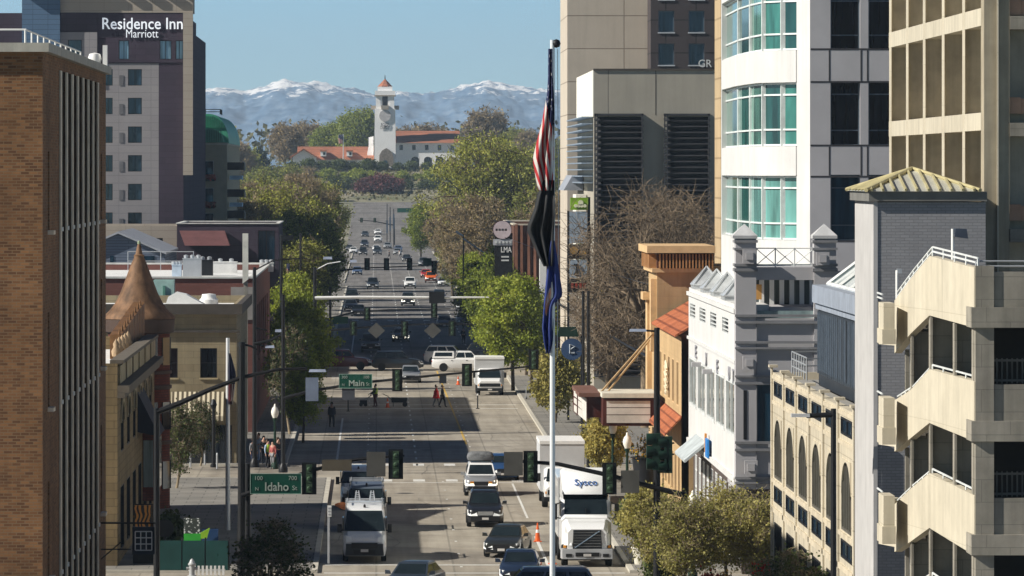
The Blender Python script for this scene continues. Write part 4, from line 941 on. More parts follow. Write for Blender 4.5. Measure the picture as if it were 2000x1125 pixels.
# ------------------------------------------------------------------ RIGHT: theatre with marquee
OR_ = MB_('ochre_stucco', (.52, .36, .19), (.49, .34, .18), (.42, .29, .15), 1.6, .7, .01, var=.15, streak=.25); TIL = MB_('terracotta_tiles', (.48, .16, .07), (.36, .11, .05), (.2, .06, .03), .35, .3, .04, var=.3)
PX = 16.2; Y0 = 325
X = lambda u: XU(u, Y0); z = lambda v: ZV(v, Y0)
t = thing('theatre', 'ochre stucco theatre with striped cornice and terracotta tile roofs', 'theatre', (18, 300, 0))
b = MB().box(PX, X(1394), Y0, 335, 0, z(530)); b.box(X(1394)+.002, 27, Y0+.8, 335, 0, z(520)); b.build('upper_block', OR_, t)
b = MB()
for k in range(17): u = 1287+k*6.4; b.box(X(u), X(u+3), Y0-.45, Y0-.003, z(524), z(496))
for k in range(6): b.box(PX-.45, PX-.003, Y0+.6+k*1.6, Y0+1.3+k*1.6, z(524), z(496))
build_each(b, 'cornice_bracket', M('orange_brown_trim', (.4, .2, .08)), t)
b = MB().box(PX-.002, X(1394), Y0-.001, 335, z(529.5), z(494)); b.build('cornice_back', M('dark_red_brown', (.07, .03, .02)), t)
b = MB(); 
for (v0, v1, o) in ((494, 480, .6), (532, 524, .3)): b.box(PX-o, X(1396), Y0-o, 335.2, z(v0)+.003, z(v1))
b.build('cornice', M('peach_trim', (.62, .42, .22)), t)
b = MB().box(PX-.28, PX+.25, 331, 333, 5, z(575)); b.box(PX-.55, PX+.3, 330.6, 333.4, z(590), z(575)); b.box(PX-.35, PX+.2, 325.3, 326.6, 8, z(545)); build_each(b, 'pilaster', M('peach_trim', (.62, .42, .22)), t)
L0, L1 = 299.0, 324.5
wl = MB(); ops_ = [(302+4.5*i, 304+4.5*i, 5.8, 8.2) for i in range(5)]
sh = [(300.5+3.4*i, 302.6+3.4*i, 1.0, 3.2) for i in range(7)]
facade(wl, '-x', PX, L0, L1, 0, 9.6, ops_+sh, .1); wl.box(PX+.4, 27, L0, L1, 0, 9.6); wl.build('lower_wing', OR_, t)
for o in ops_+sh: window(t, '-x', PX, o, .08, M('peach_trim', (.6, .4, .2)), DGL, nx=2)
b = MB()
for (za, zb_, xo, xi) in ((9.61, 11.3, -.35, 2.6), (4.35, 5.3, -.9, .0)):
    b.hexa([(PX+xo, L0-.2, za), (PX+xi, L0-.2, zb_), (PX+xi, L1, zb_), (PX+xo, L1, za), (PX+xo, L0-.2, za+.12), (PX+xi, L0-.2, zb_+.12), (PX+xi, L1, zb_+.12), (PX+xo, L1, za+.12)])
b.build('tile_roof', TIL, t)
b = MB()
for k in range(14):
    a = 2*math.pi*k/14; b.tube([(PX-.16, 311+.15*math.cos(a), 6.8+.7*math.sin(a)), (PX-.16, 312.2+1.2*math.cos(a+.3), 7+.9*math.sin(a+.3))], .07, 5)
b.build('relief_ornament', M('cream_ornament', (.7, .6, .42)), t)
# marquee
Y0 = 316; X = lambda u: XU(u, Y0); z = lambda v: ZV(v, Y0)
t = thing('theatre_marquee', 'theatre marquee with blank white letter boards and dark red frame over the sidewalk', 'marquee', (X(1230), Y0, 4))
WB = M('ivory_board', (.6, .57, .52), .6); RDF = M('dark_red_frame', (.07, .018, .013), .5); TPP = M('pale_top', (.6, .57, .48), .8)
b = MB().box(X(1178), X(1282), Y0+.02, Y0+6, z(832), z(779)); b.box(X(1136), X(1152), Y0+7, Y0+14, z(822), z(772)); b.box(X(1150), X(1180), Y0+3, Y0+10, z(820), z(780)); b.build('frame', RDF, t)
b = MB().box(X(1176), X(1284), Y0-.15, Y0+6.2, z(778)+.03, z(768)); b.build('top', TPP, t); MB().box(X(1134), X(1177), Y0+2.6, Y0+14, z(779), z(771)).build('rear_top', M('brown_top', (.16, .08, .06)), t)
for k, (v0, v1) in enumerate(((826, 811), (809.5, 797), (795.5, 783))):
    MB().box(X(1185), X(1270), Y0-.03, Y0+.018, z(v0), z(v1)).build('letter_board', WB, t)
    zz = lambda v: ZV(v, Y0+3); MB().hexa([(X(1132), Y0+9, z(v0-10+k*0)), (X(1149), Y0+2.9, z(v0+2)), (X(1149)+.05, Y0+3, z(v0+2)), (X(1132), Y0+9.2, z(v0-10)), (X(1132), Y0+9, z(v1-8)), (X(1149), Y0+2.9, z(v1)), (X(1149)+.05, Y0+3, z(v1)), (X(1132), Y0+9.2, z(v1-8))]).build('side_board', WB, t)
b = MB()
for u in (1170, 1183): b.tube([(XU(u, Y0+3), Y0+3, ZV(770, Y0+3)), (PX+.1, 326+(u-1170)*.1, ZV(640+(u-1170)*.6, 326))], .06, 6)
build_each(b, 'hanger_rod', M('tan_rod', (.5, .36, .2), .6), t)

# ------------------------------------------------------------------ RIGHT: louvred block, hotel towers and others up the street
Y0 = 427; X = lambda u: XU(u, Y0); z = lambda v: ZV(v, Y0)
OL = MB_('olive_concrete', (.37, .34, .28), (.36, .33, .275), (.22, .2, .17), 11.7, 30, .05, offset=0, var=.1, streak=.12)
LV = M('dark_louvre', (.06, .06, .064), .5, .2)
t = thing('louvred_block', 'windowless olive concrete block with two large dark louvre screens', 'building', (21, Y0, 0))
b = MB(); ops_ = [(X(1166), X(1254), 3, z(228)), (X(1302), X(1384), 3, z(228))]
facade(b, '-y', Y0, 16.5, X(1400), 0, z(136), ops_, .9); b.poly([(16.5, Y0, z(136)), (X(1400), Y0, z(136)), (X(1400), 462, z(136)), (16.5, 462, z(136))]); facade(b, '+y', 462, 16.5, X(1400), 0, z(136)); facade(b, '+x', X(1400), Y0, 462, 0, z(136)); facade(b, '-x', 16.5, Y0+.001, 462, 0, z(228)-.01)
b.build('wall', OL, t); MB().box(X(1166), X(1384), Y0+.95, Y0+1.2, 2, z(225)).build('dark_backing', LV, t)
MB().box(16.42, 16.498, Y0-.004, 462, z(228), z(137)).build('sunlit_side_wall', M('cream_sunlit_render', (.75, .73, .64), .8, var=.05), t)  # sunlit upper side, painted lighter than the olive concrete
b = MB().box(16.45, X(1401), Y0-.1, Y0-.003, z(138), z(134)); b.box(X(1280), X(1281.5), Y0-.01, Y0-.002, z(225), z(138)); b.build('roof_edge', M('dark_cornice', (.07, .06, .05)), t)
for (u0, u1) in ((1160, 1256), (1296, 1386)):
    b = MB(); k = 0; vv = z(232)
    while vv > 3:
        b.hexa([(X(u0), Y0-.75, vv-.2), (X(u1), Y0-.75, vv-.2), (X(u1), Y0-.05, vv-.02), (X(u0), Y0-.05, vv-.02), (X(u0), Y0-.75, vv-.14), (X(u1), Y0-.75, vv-.14), (X(u1), Y0-.05, vv+.04), (X(u0), Y0-.05, vv+.04)]); vv -= .44
    for u in (u0, u0+5, u1-4): b.box(X(u), X(u)+.1, Y0-.85, Y0-.76, 3, z(222))
    b.box(X(u0), X(u1), Y0-.85, Y0-.02, z(226), z(222)); b.build('louvre_screen', LV, t)
b = MB(); vv = ZV(232, 445)
while vv > 17.5: b.box(15.6, 16.44, 428, 462, vv-.07, vv+.02); vv -= .5
b.build('side_louvres', M('pale_blue_louvre', (.33, .4, .48), .4, .3), t)
b = MB().hexa([(14.9, 448, 16.9), (16.44, 448, 16.9), (16.44, 462, 16.9), (14.9, 462, 16.9), (15.6, 448, 18.1), (16.44, 448, 18.1), (16.44, 462, 18.1), (15.6, 462, 18.1)]); b.build('entrance_hood', M('grey_hood', (.28, .3, .34), .6), t)
b = MB().box(15.6, 16.4, 440, 447, 10.2, 16.6); b.build('white_fin', M('cream_sunlit_render', (.75, .73, .64)), t); MB().box(15.9, 16.1, 439.9, 439.98, 11.5, 15).build('green_strip', M('lime_green', (.22, .4, .02)), t)
# stacked sign pylon
Y0 = 414; X = lambda u: XU(u, Y0); z = lambda v: ZV(v, Y0)
t = thing('sign_pylon', 'tall stack of mixed sign panels topped by a green one with a white moon', 'sign', (X(1129), Y0, 0))
b = MB().box(X(1148), X(1153), Y0, Y0+.5, 0, z(385)); b.box(X(1108), X(1112), Y0, Y0+.4, 0, z(412)); b.build('posts', DFR, t)
MB().box(X(1114), X(1149)-.01, Y0-.15, Y0+.3, z(410), z(386)).build('green_panel', M('lime_green', (.22, .4, .02), .5), t)
b = MB().lathe((X(1134), Y0-.16, z(396)), [(0, -.1), (.2, -.1), (.2, 0), (0, 0)], 14, axis='y')
for k in range(4): b.lathe((X(1124+k*6), Y0-.16, z(402)), [(.06, -.1), (.13, -.1), (.13, 0), (.06, 0)], 10, axis='y')
b.build('moon_emblem', M('cream_paint', (.75, .75, .5)), t)
GPN = GLASS('grey_sign_face', (.3, .36, .42), .3, var=.2); b = MB().box(X(1112)+.01, X(1147), Y0-.12, Y0+.3, z(475), z(413)); b.box(X(1112)+.01, X(1147), Y0-.12, Y0+.3, z(542), z(507)); build_each(b, 'grey_panel', GPN, t)
b = MB().box(X(1112)+.01, X(1147), Y0-.1, Y0+.3, z(506), z(477)); b.box(X(1112)+.01, X(1147), Y0-.1, Y0+.3, z(572), z(544)); build_each(b, 'dark_panel', M('near_black_panel', (.03, .025, .02)), t)
b = MB().lathe((X(1121), Y0-.11, z(489)), [(0, -.06), (.3, -.06), (.3, 0), (0, 0)], 14, axis='y'); b.box(X(1131), X(1145), Y0-.14, Y0-.101, z(497), z(490)); b.build('gold_roundel', M('gold_paint', (.4, .22, .04)), t)
b = MB().tube([(X(1127), Y0-.15, z(540)), (X(1127), Y0-.15, z(515))], .1, 6); b.tube([(X(1121), Y0-.15, z(516)), (X(1133), Y0-.15, z(524))], .06, 5); b.tube([(X(1127), Y0-.15, z(528)), (X(1121), Y0-.15, z(537))], .06, 5); b.build('figure_emblem', BLK, t)
b = MB()
for k in range(4): b.box(X(1115+k*8), X(1120+k*8), Y0-.13, Y0-.101, z(563), z(553))
b.build('red_marks', M('dull_red', (.3, .05, .03)), t)
# beige tower and dark hotel
BGT = MB_('beige_tower_panels', (.52, .46, .38), (.5, .44, .365), (.25, .21, .17), 6.0, 2.93, .045, offset=0, var=.08, streak=.1)
t = building('beige_tower', 'tall blank beige concrete tower with a grid of panel joints', (XU(1108, 500), XU(1290, 500), 500, 519, 44), BGT, [], ROOFG, .3)
Y0 = 494; X = lambda u: XU(u, Y0); z = lambda v: ZV(v, Y0)
fwm = M('white_sill_metal', (.5, .52, .54), .4)
wn = [('-y', (X(u), X(u+31), z(v+42), z(v)), M('grey_blue_frame', (.1, .13, .16)), BGL, dict(sill=fwm, fw=.1)) for u in (1286, 1345) for v in (-107, -43, 21, 85, 149)]
t = building('dark_hotel', 'dark brown hotel tower with square blue windows behind the louvred block', (X(1271), X(1425), Y0, 530, 44), MB_('dark_brown_panels', (.065, .055, .055), (.06, .05, .052), (.02, .02, .02), 2.65, 2.88, .05, offset=0, var=.1), wn, ROOFG, .3, .3)
text('GR', z(116)-z(131), (X(1377), Y0-.25, z(124)), '-y', WFR, t, w=X(1390)-X(1364))
t = building('tan_slab', 'narrow tan slab building squeezed beside the white office tower', (XU(1392, 345), 26, 337, 343, 42), MB_('tan_ribs', (.5, .38, .23), (.46, .35, .21), (.3, .22, .13), .5, 1.2, .06, offset=0, var=.12), [], ROOFG, .3)
# cinema building and its sign
Y0 = 556; X = lambda u: XU(u, Y0); z = lambda v: ZV(v, Y0)
t = building('brown_cinema', 'low brown building with vertical brick pilasters behind the street trees', (X(1004), X(1200), Y0, 600, z(440)), MB_('brown_cinema_brick', (.13, .065, .045), (.11, .055, .04), (.1, .06, .05), .5, .2, .02), [], ROOFG, .3, .2, M('pale_ledge', (.5, .47, .4)), copeh=.15)
b = MB()
for k, u in enumerate((1006, 1016, 1030, 1042)): b.box(X(u), X(u+5), Y0-.35, Y0-.003, 0, z(438+k*2))
build_each(b, 'pilaster', M('reddish_pilaster', (.24, .11, .07), .8), t)
MB().box(X(1053), X(1066), Y0-2, Y0-.5, 0, z(505)).build('white_wing', M('white_paint', (.78, .78, .76)), t)
t = thing('cinema_sign', 'black vertical cinema blade sign with a ringed disc on top', 'sign', (X(983), Y0-6, 0))
Y0 = 550; b = MB().box(X(966), X(1001), Y0, Y0+.5, z(545), z(455)); b.box(X(978), X(986), Y0+.1, Y0+.4, 0, z(545)-.002); b.build('board', BLK, t)
b = MB().lathe((X(981), Y0-.01, z(449)), [(0, -.12), (.92, -.12), (.92, .3), (0, .3)], 24, axis='y'); b.build('disc', M('dark_maroon', (.06, .02, .03)), t)
b = MB().lathe((X(981), Y0-.14, z(449)), [(.8, -.04), (.88, -.04), (.88, 0), (.8, 0)], 24, axis='y'); b.box(X(965), X(998), Y0-.17, Y0-.141, z(453), z(452)); b.box(X(965), X(998), Y0-.17, Y0-.141, z(445), z(444)); b.build('ring', M('pinkish_white', (.6, .5, .52)), t)
b = MB().box(X(963), X(1001), Y0-.1, Y0-.003, z(479), z(467)); b.build('grey_panel', M('pale_grey_panel', (.42, .43, .46)), t)
b = MB()
for k in range(5): b.box(X(967+k*7), X(971+k*7), Y0-.15, Y0-.101, z(475.5), z(470.5))
for k in range(4): b.box(X(968+k*6), X(972+k*6), Y0-.18, Y0-.142, z(451), z(446.5))
b.build('sign_marks', WFR, t)
text('LMA', z(482)-z(493), (X(989), Y0-.04, z(487.5)), '-y', WHT, t, w=X(1000)-X(979), bold=.02)
b = MB()
for v in (500, 507): b.box(X(979), X(994), Y0-.04, Y0-.003, z(v+3), z(v))
build_each(b, 'text_line', WFR, t)
t = thing('round_sign', 'round blue hanging sign with pale monogram behind the flags', 'sign', (XU(1117, 405), 405, 4))
Y0 = 405; c = (XU(1117, Y0), Y0, ZV(682, Y0)); b = MB().lathe(c, [(0, -.1), (.78, -.1), (.78, .15), (0, .15)], 24, axis='y'); b.build('disc', M('sign_blue', (.04, .08, .17), .6), t)
b = MB().box(c[0]-.2, c[0]+.2, Y0-.15, Y0-.101, c[2]-.3, c[2]-.2); b.tube([(c[0]-.15, Y0-.12, c[2]-.3), (c[0]-.15, Y0-.12, c[2]+.35), (c[0]+.2, Y0-.12, c[2]+.2), (c[0]-.1, Y0-.12, c[2])], .06, 5); b.build('monogram', M('pale_blue_paint', (.45, .5, .55)), t)
b = MB().tube([(c[0]+.7, Y0+.05, 0), (c[0]+.7, Y0+.05, c[2]+1)], .08, 6); b.build('post', DFR, t)
MB().hexa([(c[0]-1.1, Y0-.1, c[2]+.9), (c[0]+.5, Y0-.1, c[2]+.9), (c[0]+.5, Y0+.3, c[2]+.9), (c[0]-1.1, Y0+.3, c[2]+.9), (c[0]-.9, Y0-.1, c[2]+1.6), (c[0]+.3, Y0-.1, c[2]+1.6), (c[0]+.3, Y0+.3, c[2]+1.6), (c[0]-.9, Y0+.3, c[2]+1.6)]).build('green_header', GREENP, t)

# ------------------------------------------------------------------ the station on the hill
Y0 = 1840; X = lambda u: XU(u, Y0); z = lambda v: ZV(v, Y0); GZ = 19.4
DW = M('white_stucco', (.88, .87, .86), .85, var=.05, scale=.15); DT = MB_('station_tiles', (.38, .15, .085), (.3, .12, .07), (.22, .09, .055), 1.2, .8, .05, var=.25, big=.1)
t = thing('railway_station', 'white Spanish-style railway station with tall clock tower and red tile roofs', 'station', (X(751), Y0, GZ))
b = MB(); x0, x1 = X(730.5), X(773.5); yb = Y0+7.2
b.hexa([(x0, Y0, GZ-3), (x1, Y0, GZ-3), (x1, yb, GZ-3), (x0, yb, GZ-3), (X(732), Y0+.2, z(212)), (X(772), Y0+.2, z(212)), (X(772), yb-.2, z(212)), (X(732), yb-.2, z(212))])
cx, cy = (x0+x1)/2, Y0+3.6; hw = X(770)-X(752)
for sx_ in (-1, 1):
    for sy in (-1, 1): b.box(cx+sx_*hw, cx+sx_*(hw-1.6), cy+sy*hw, cy+sy*(hw-1.6), z(212)+.01, z(186))
    b.box(cx+sx_*.9, cx+sx_*1.5, cy-hw+.1, cy-hw+.8, z(212), z(186))
b.box(cx-hw-.3, cx+hw+.3, cy-hw-.3, cy+hw+.3, z(186)+.01, z(177)); b.box(cx-hw+.6, cx+hw-.6, cy-hw+.6, cy+hw-.6, z(177)+.01, z(169)); tw = b.build('clock_tower', DW, t)
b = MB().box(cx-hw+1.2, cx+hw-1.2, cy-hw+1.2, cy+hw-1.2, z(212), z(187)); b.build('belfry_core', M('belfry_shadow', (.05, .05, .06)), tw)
b = MB()
for s in ((0, -1), (-1, 0), (1, 0)):
    c = (cx+s[0]*(hw+.4), cy+s[1]*(hw+.4)); b.box(c[0]-1.2, c[0]+1.2, c[1]-1.0, c[1]+1.0, z(214), z(206))
b.box(cx-hw-.5, cx+hw+.5, cy-hw-.5, cy+hw+.5, z(188), z(185.5)); b.build('balconies', M('pale_brown_stone', (.33, .29, .24)), tw)
b = MB(); q = X(768)-X(752); zz = z(169)+.02
c = [(cx+q*math.cos(R(22.5+45*k)), cy+q*math.sin(R(22.5+45*k)), zz) for k in range(8)]
for k in range(8): b.poly([c[k], c[(k+1) % 8], (cx, cy, z(153))])
b.poly(c[::-1]); b.build('tower_roof', DT, tw); MB().tube([(cx, cy, z(154)), (cx, cy, z(146))], [.2, .08], 6).build('finial', DFR, tw)
b = MB().lathe((cx, Y0-.2, z(226)), [(1.5, -.1), (1.9, -.1), (1.9, .3), (1.5, .3)], 20, axis='y'); b.box(cx-.1, cx+.1, Y0-.25, Y0-.1, z(226)-.1, z(226)+1.3); b.box(cx-.1, cx+.9, Y0-.25, Y0-.1, z(226)-.1, z(226)+.1); b.build('clock', M('clock_grey', (.5, .48, .48)), tw)
text('BOISE', 1.1, (cx, Y0-.15, z(243.5)), '-y', DFR, tw, w=2.6); text('DEPOT', 1.1, (cx, Y0-.12, z(249)), '-y', DFR, tw, w=2.9)
b = MB().prism([(X(740), GZ-2), (X(769), GZ-2), (X(768), z(305)), (X(765), z(297)), (X(755), z(289)), (X(746), z(294)), (X(741), z(303))], Y0-.6, Y0-.02, 'y'); b.build('carved_portal', M('carved_stone', (.2, .17, .14), .9, var=.4, scale=2), t)
b = MB().prism([(X(748), GZ-2), (X(757), GZ-2), (X(757), z(317)), (X(755), z(313)), (X(750), z(313)), (X(748), z(317))], Y0-.75, Y0-.61, 'y'); b.build('door', NGL, t)
# right hall
wx = [(X(a), X(a+7), z(293), z(283)) for a in (780, 805, 830, 855, 880)]
ar = [(X(a), X(a+16), GZ-1, z(306)) for a in (803, 828, 851, 876)]
b = MB(); facade(b, '-y', Y0+2, x1+.01, X(898), GZ-3, z(278), wx+ar, .8); facade(b, '+x', X(898), Y0+2, Y0+30, GZ-3, z(278)); b.build('hall_wall', DW, t)
for o in wx: window(t, '-y', Y0+2, o, .7, DFR, DGL)
for o in ar: window(t, '-y', Y0+2, o, .75, DFR, DGL, nx=3, nz=3, fw=.2)
b = MB().box(x1+.02, X(898), Y0+1.9, Y0+1.99, z(297), z(296)); 
for o in ar:
    c_ = (o[0]+o[1])/2; r_ = (o[1]-o[0])/2
    for s in (1, -1): b.prism([(c_+s*(r_+.02), z(313)), (c_+s*(r_+.02), z(305.8)), (c_, z(305.8))]+[(c_+s*r_*math.sin(R(a)), z(313)+(z(306)-z(313))*math.cos(R(a))) for a in range(0, 91, 15)], Y0+1.97, Y0+2.3, 'y')
b.build('hall_trim', DW, t)
b = MB().prism([(Y0+.8, z(279)), (Y0+15, z(255)), (Y0+30, z(279))], x1+.02, X(899), 'x'); b.build('hall_roof', DT, t)
# left wing
b = MB().box(X(585), x0-.01, Y0+4, Y0+18, GZ-3, z(310)); b.prism([(X(572), GZ-3), (X(618), GZ-3), (X(618), z(307)), (X(593), z(293)), (X(572), z(306))], Y0+1, Y0+3.99, 'y'); b.box(X(698), x0-.02, Y0+2, Y0+3.99, GZ-3, z(312)); b.build('wing_wall', DW, t)
b = MB().prism([(Y0+1.5, z(312)), (Y0+12, z(286)), (Y0+22, z(312))], X(580), x0-.02, 'x')
for s in (1, -1):
    e = X(593)+s*(X(620)-X(593)); b.hexa([(X(593), Y0-.2, z(293)+.2), (e, Y0-.2, z(309)), (e, Y0+8, z(309)), (X(593), Y0+10, z(293)+.2), (X(593), Y0-.2, z(290)), (e, Y0-.2, z(306)), (e, Y0+8, z(306)), (X(593), Y0+10, z(290))])
b.build('wing_roof', DT, t)
for u in (626, 677):
    b = MB().box(X(u), X(u+11), Y0+1, Y0+6, z(305), z(296)); d_ = b.build('dormer', DW, t); b = MB().box(X(u-1), X(u+13), Y0+.6, Y0+7, z(296)+.01, z(293.5)); b.build('dormer_roof', DT, d_); MB().box(X(u+5), X(u+9), Y0+.95, Y0+.99, z(303), z(297.5)).build('dormer_pane', DGL, d_)
b = MB()
for u in (625, 640, 660, 672, 684, 706, 720): b.box(X(u), X(u+(9 if u < 700 else 5)), Y0+(3.9 if u < 700 else 1.9), Y0+(3.99 if u < 700 else 1.99), z(326), z(315))
build_each(b, 'wing_window', DGL, t)
b = MB().prism([(X(718), z(314)), (X(729.5), z(314)), (X(729.5), z(266)), (X(720), z(268)), (X(720), z(285)), (X(717), z(300))], Y0+5, Y0+8, 'y'); b.box(X(723), X(727), Y0+4.9, Y0+4.99, z(282), z(272)); b.build('bell_gable', DW, t)
# ------------------------------------------------------------------ trees
BARK = M('bark', (.1, .075, .05), .95, var=.35, scale=4); BARKP = M('pale_bark', (.24, .19, .125), .95, var=.3, scale=4)
LO = LEAF('olive_leaves', (.19, .215, .05), (.3, .33, .075), (.44, .44, .12), .4)
LG_ = LEAF('fresh_green_leaves', (.16, .21, .03), (.27, .34, .045), (.42, .46, .085), .42)
LD = LEAF('dark_green_leaves', (.04, .065, .02), (.08, .11, .035), (.13, .16, .05), .25)
LT_ = LEAF('brown_buds', (.2, .16, .085), (.29, .23, .12), (.4, .31, .17), .25)
LR = LEAF('dark_red_leaves', (.1, .03, .04), (.15, .05, .06), (.12, .08, .06), .2)
LY = LEAF('pale_olive_leaves', (.27, .26, .08), (.4, .37, .12), (.55, .5, .21), .4)
LF = LEAF('far_green_leaves', (.17, .23, .045), (.3, .36, .07), (.45, .47, .11), .4)
LC = LEAF('conifer_leaves', (.015, .03, .018), (.025, .045, .025), (.045, .06, .03), .1)
def leafquad(b, c, s, r):
    a = Vector((r.gauss(0, 1), r.gauss(0, 1), r.gauss(0, 1)*.7)).normalized(); d = a.orthogonal().normalized()
    d.rotate(Matrix.Rotation(r.uniform(0, 6.28), 3, a)); e = a.cross(d)
    u, w_ = d*s, e*s*r.uniform(.45, .8)
    b.v += [tuple(c-u), tuple(c+w_), tuple(c+u), tuple(c-w_)]; k = len(b.v)-4; b.f.append((k, k+1, k+2, k+3)); b.m.append(0)
def make_tree(name, label, seed, h, cr, c0, leaf, bark, nclump, nleaf, ls, cat='tree', group=None, spread=.17, twigs=0, tr=.28, shape=1.0, twig_len=.13, core=.35, lean=.0, twr=.012):
    """h height, cr crown radius, c0 crown base; unit local tree at origin"""
    r = random.Random(seed); t = thing(name, label, cat, (0, 0, 0), group=group)
    tb = MB(); cb = MB(); cz = (h+c0)/2; ch = (h-c0)/2
    th = c0+(h-c0)*.3
    tp = [(0, 0, 0), (r.uniform(-.1, .1)*cr, r.uniform(-.1, .1)*cr, th*.5), (lean*cr, 0, th)]
    tb.tube(tp, [tr, tr*.8, tr*.6], 7)
    mains = []
    nm = max(5, nclump//7)
    for i in range(nm):
        a = 6.283*i/nm+r.uniform(-.4, .4); el = r.uniform(.1, 1.25); q = r.uniform(.45, .7)
        e = Vector((math.cos(a)*math.cos(el)*cr*q, math.sin(a)*math.cos(el)*cr*q, cz+math.sin(el)*ch*q*1.15-ch*.2))
        s = Vector(tp[2])*(1) if i % 2 else Vector(tp[1])*.4+Vector(tp[2])*.6
        m = (s+e)/2+Vector((r.uniform(-.1, .1)*cr, r.uniform(-.1, .1)*cr, r.uniform(-.02, .1)*h)); tb.tube([s, m, e], [tr*.5, tr*.32, tr*.16], 5, cap=False); mains.append((e, m))
    for i in range(nclump):
        while True:
            p = Vector((r.uniform(-1, 1), r.uniform(-1, 1), r.uniform(-1, 1)))
            if core < p.length < 1: break
        k = 1.0 if p.z > 0 else shape
        lump = .8+.35*noise.noise(Vector((p.x*1.7+seed, p.y*1.7, p.z*1.7)))
        c = Vector((p.x*cr*k*lump, p.y*cr*k*lump, cz+p.z*ch*(.85+.15*lump)))
        e, m = min(mains, key=lambda q: (q[0]-c).length)
        tb.tube([e*.6+m*.4, (e+c)/2+Vector((0, 0, .03*h*r.uniform(-1, 1))), c], [tr*.13, tr*.08, tr*.03], 4, cap=False)
        cs = spread*cr*r.uniform(.65, 1.35)
        for j in range(twigs):
            d = Vector((r.gauss(0, 1), r.gauss(0, 1), r.gauss(.5, .8))).normalized(); L = twig_len*cr*r.uniform(.6, 1.6); s = c+Vector((r.gauss(0, 1), r.gauss(0, 1), r.gauss(0, 1)))*cs*.5
            q = s+d*L*.5+Vector((r.gauss(0, 1), r.gauss(0, 1), r.gauss(0, 1)))*L*.08; e2 = s+d*L+Vector((r.gauss(0, 1), r.gauss(0, 1), r.gauss(0, 1)))*L*.12
            tb.tube([s, q, e2], [twr*2, twr*1.5, twr], 3, cap=False)
        for j in range(int(nleaf*r.uniform(.6, 1.4))):
            leafquad(cb, c+Vector((r.gauss(0, 1), r.gauss(0, 1), r.gauss(0, .75)))*cs, ls*r.uniform(.6, 1.3), r)
    tb.build('trunk', bark, t, norm=False, smooth=80)
    if cb.v: cb.build('crown', leaf, t, norm=False)
    return t
PROTO = {}
def plant(kind, u, Y, label, s=1.0, rz=None, group=None, X=None, z=None, sz=None):
    loc = (XU(u, Y) if X is None else X, Y, gz(Y)+(.1 if Y < 1290 else -.1) if z is None else z)
    rz = rnd.uniform(0, 6.28) if rz is None else rz; scl = (s, s, s*(sz or 1))
    p = PROTO[kind]
    if not p[1]:
        p[1] = True; t = p[0]; t.location = loc; t.rotation_euler = (0, 0, rz); t.scale = scl; t['label'] = label
    else: t = copy_tree(p[0], loc, rz, label, scl)
    if group: t['group'] = group
    elif 'group' in t: del t['group']
    return t
def proto(k, *a, **kw): PROTO[k] = [make_tree(*a, **kw), False]
proto('street', 'street_tree', 'x', 11, 9.6, 3.1, 1.9, LG_, BARK, 105, 150, .125, twigs=10, tr=.17, spread=.125, core=.3)
proto('street2', 'street_tree', 'x', 12, 9.3, 2.7, 1.8, LG_, BARK, 95, 150, .125, twigs=10, tr=.17, spread=.125, core=.3)
proto('olive', 'leafing_tree', 'x', 13, 9, 3.4, 1.6, LY, BARK, 120, 75, .19, twigs=14, tr=.15, spread=.15)
proto('near', 'leafing_tree', 'x', 14, 6.2, 2.4, 1.4, LY, BARKP, 140, 62, .085, twigs=16, tr=.11, spread=.13, twr=.008)
proto('neardark', 'leafing_tree', 'x', 15, 6.0, 1.7, 1.0, LD, BARKP, 100, 40, .085, twigs=24, tr=.1, spread=.14, twr=.008)
proto('bare', 'bare_tree', 'x', 16, 17, 6.4, 4, LT_, M('brown_bark', (.2, .15, .1), .95, var=.3, scale=4), 150, 9, .075, twigs=26, tr=.4, spread=.12, twig_len=.2, twr=.011, core=.15)
proto('cotton', 'cottonwood_tree', 'x', 17, 25, 11, 4, LO, BARK, 170, 170, .2, twigs=12, tr=1.15, spread=.085, twig_len=.1, twr=.035, core=.25)
proto('big', 'spring_tree', 'x', 18, 20, 7.5, 3.5, LO, BARK, 115, 130, .19, twigs=22, tr=.6, spread=.1, core=.2, twig_len=.13, twr=.025)
proto('big2', 'spring_tree', 'x', 19, 19, 6.6, 3, LO, BARK, 110, 130, .19, twigs=14, tr=.5, spread=.1, core=.2, twr=.03)
proto('big3', 'budding_tree', 'x', 20, 20, 6.8, 4, LT_, BARKP, 125, 75, .18, twigs=34, tr=.5, spread=.11, core=.2, twig_len=.14, twr=.022)
proto('far', 'park_tree', 'x', 21, 19, 8.5, 1.5, LF, BARK, 140, 120, .4, twigs=5, tr=.5, spread=.15, twr=.06)
proto('far2', 'park_tree', 'x', 22, 17, 7.5, 1.5, LO, BARK, 130, 110, .4, twigs=12, tr=.5, spread=.15, twr=.06)
proto('farbare', 'bare_park_tree', 'x', 23, 20, 8, 3, LT_, BARKP, 120, 22, .5, twigs=34, tr=.5, spread=.16, twig_len=.2, twr=.06)
proto('conifer', 'conifer_tree', 'x', 24, 19, 4.2, 1, LC, BARK, 110, 70, .5, twigs=0, tr=.4, spread=.2, shape=1.3)
proto('shrub', 'hill_shrub', 'x', 25, 4.2, 3.2, .1, LD, BARK, 70, 70, .35, twigs=0, tr=.12, spread=.2)
proto('shrub2', 'hill_shrub', 'x', 26, 4.0, 3.2, .1, LF, BARK, 70, 70, .35, twigs=0, tr=.12, spread=.2)
proto('redshrub', 'red_shrub', 'x', 27, 6, 5.2, .3, LR, BARK, 80, 75, .36, twigs=4, tr=.15, spread=.18, twr=.05)
proto('bush', 'sidewalk_bush', 'x', 28, 1.5, .8, .1, LD, BARK, 40, 45, .09, twigs=0, tr=.04, spread=.25)
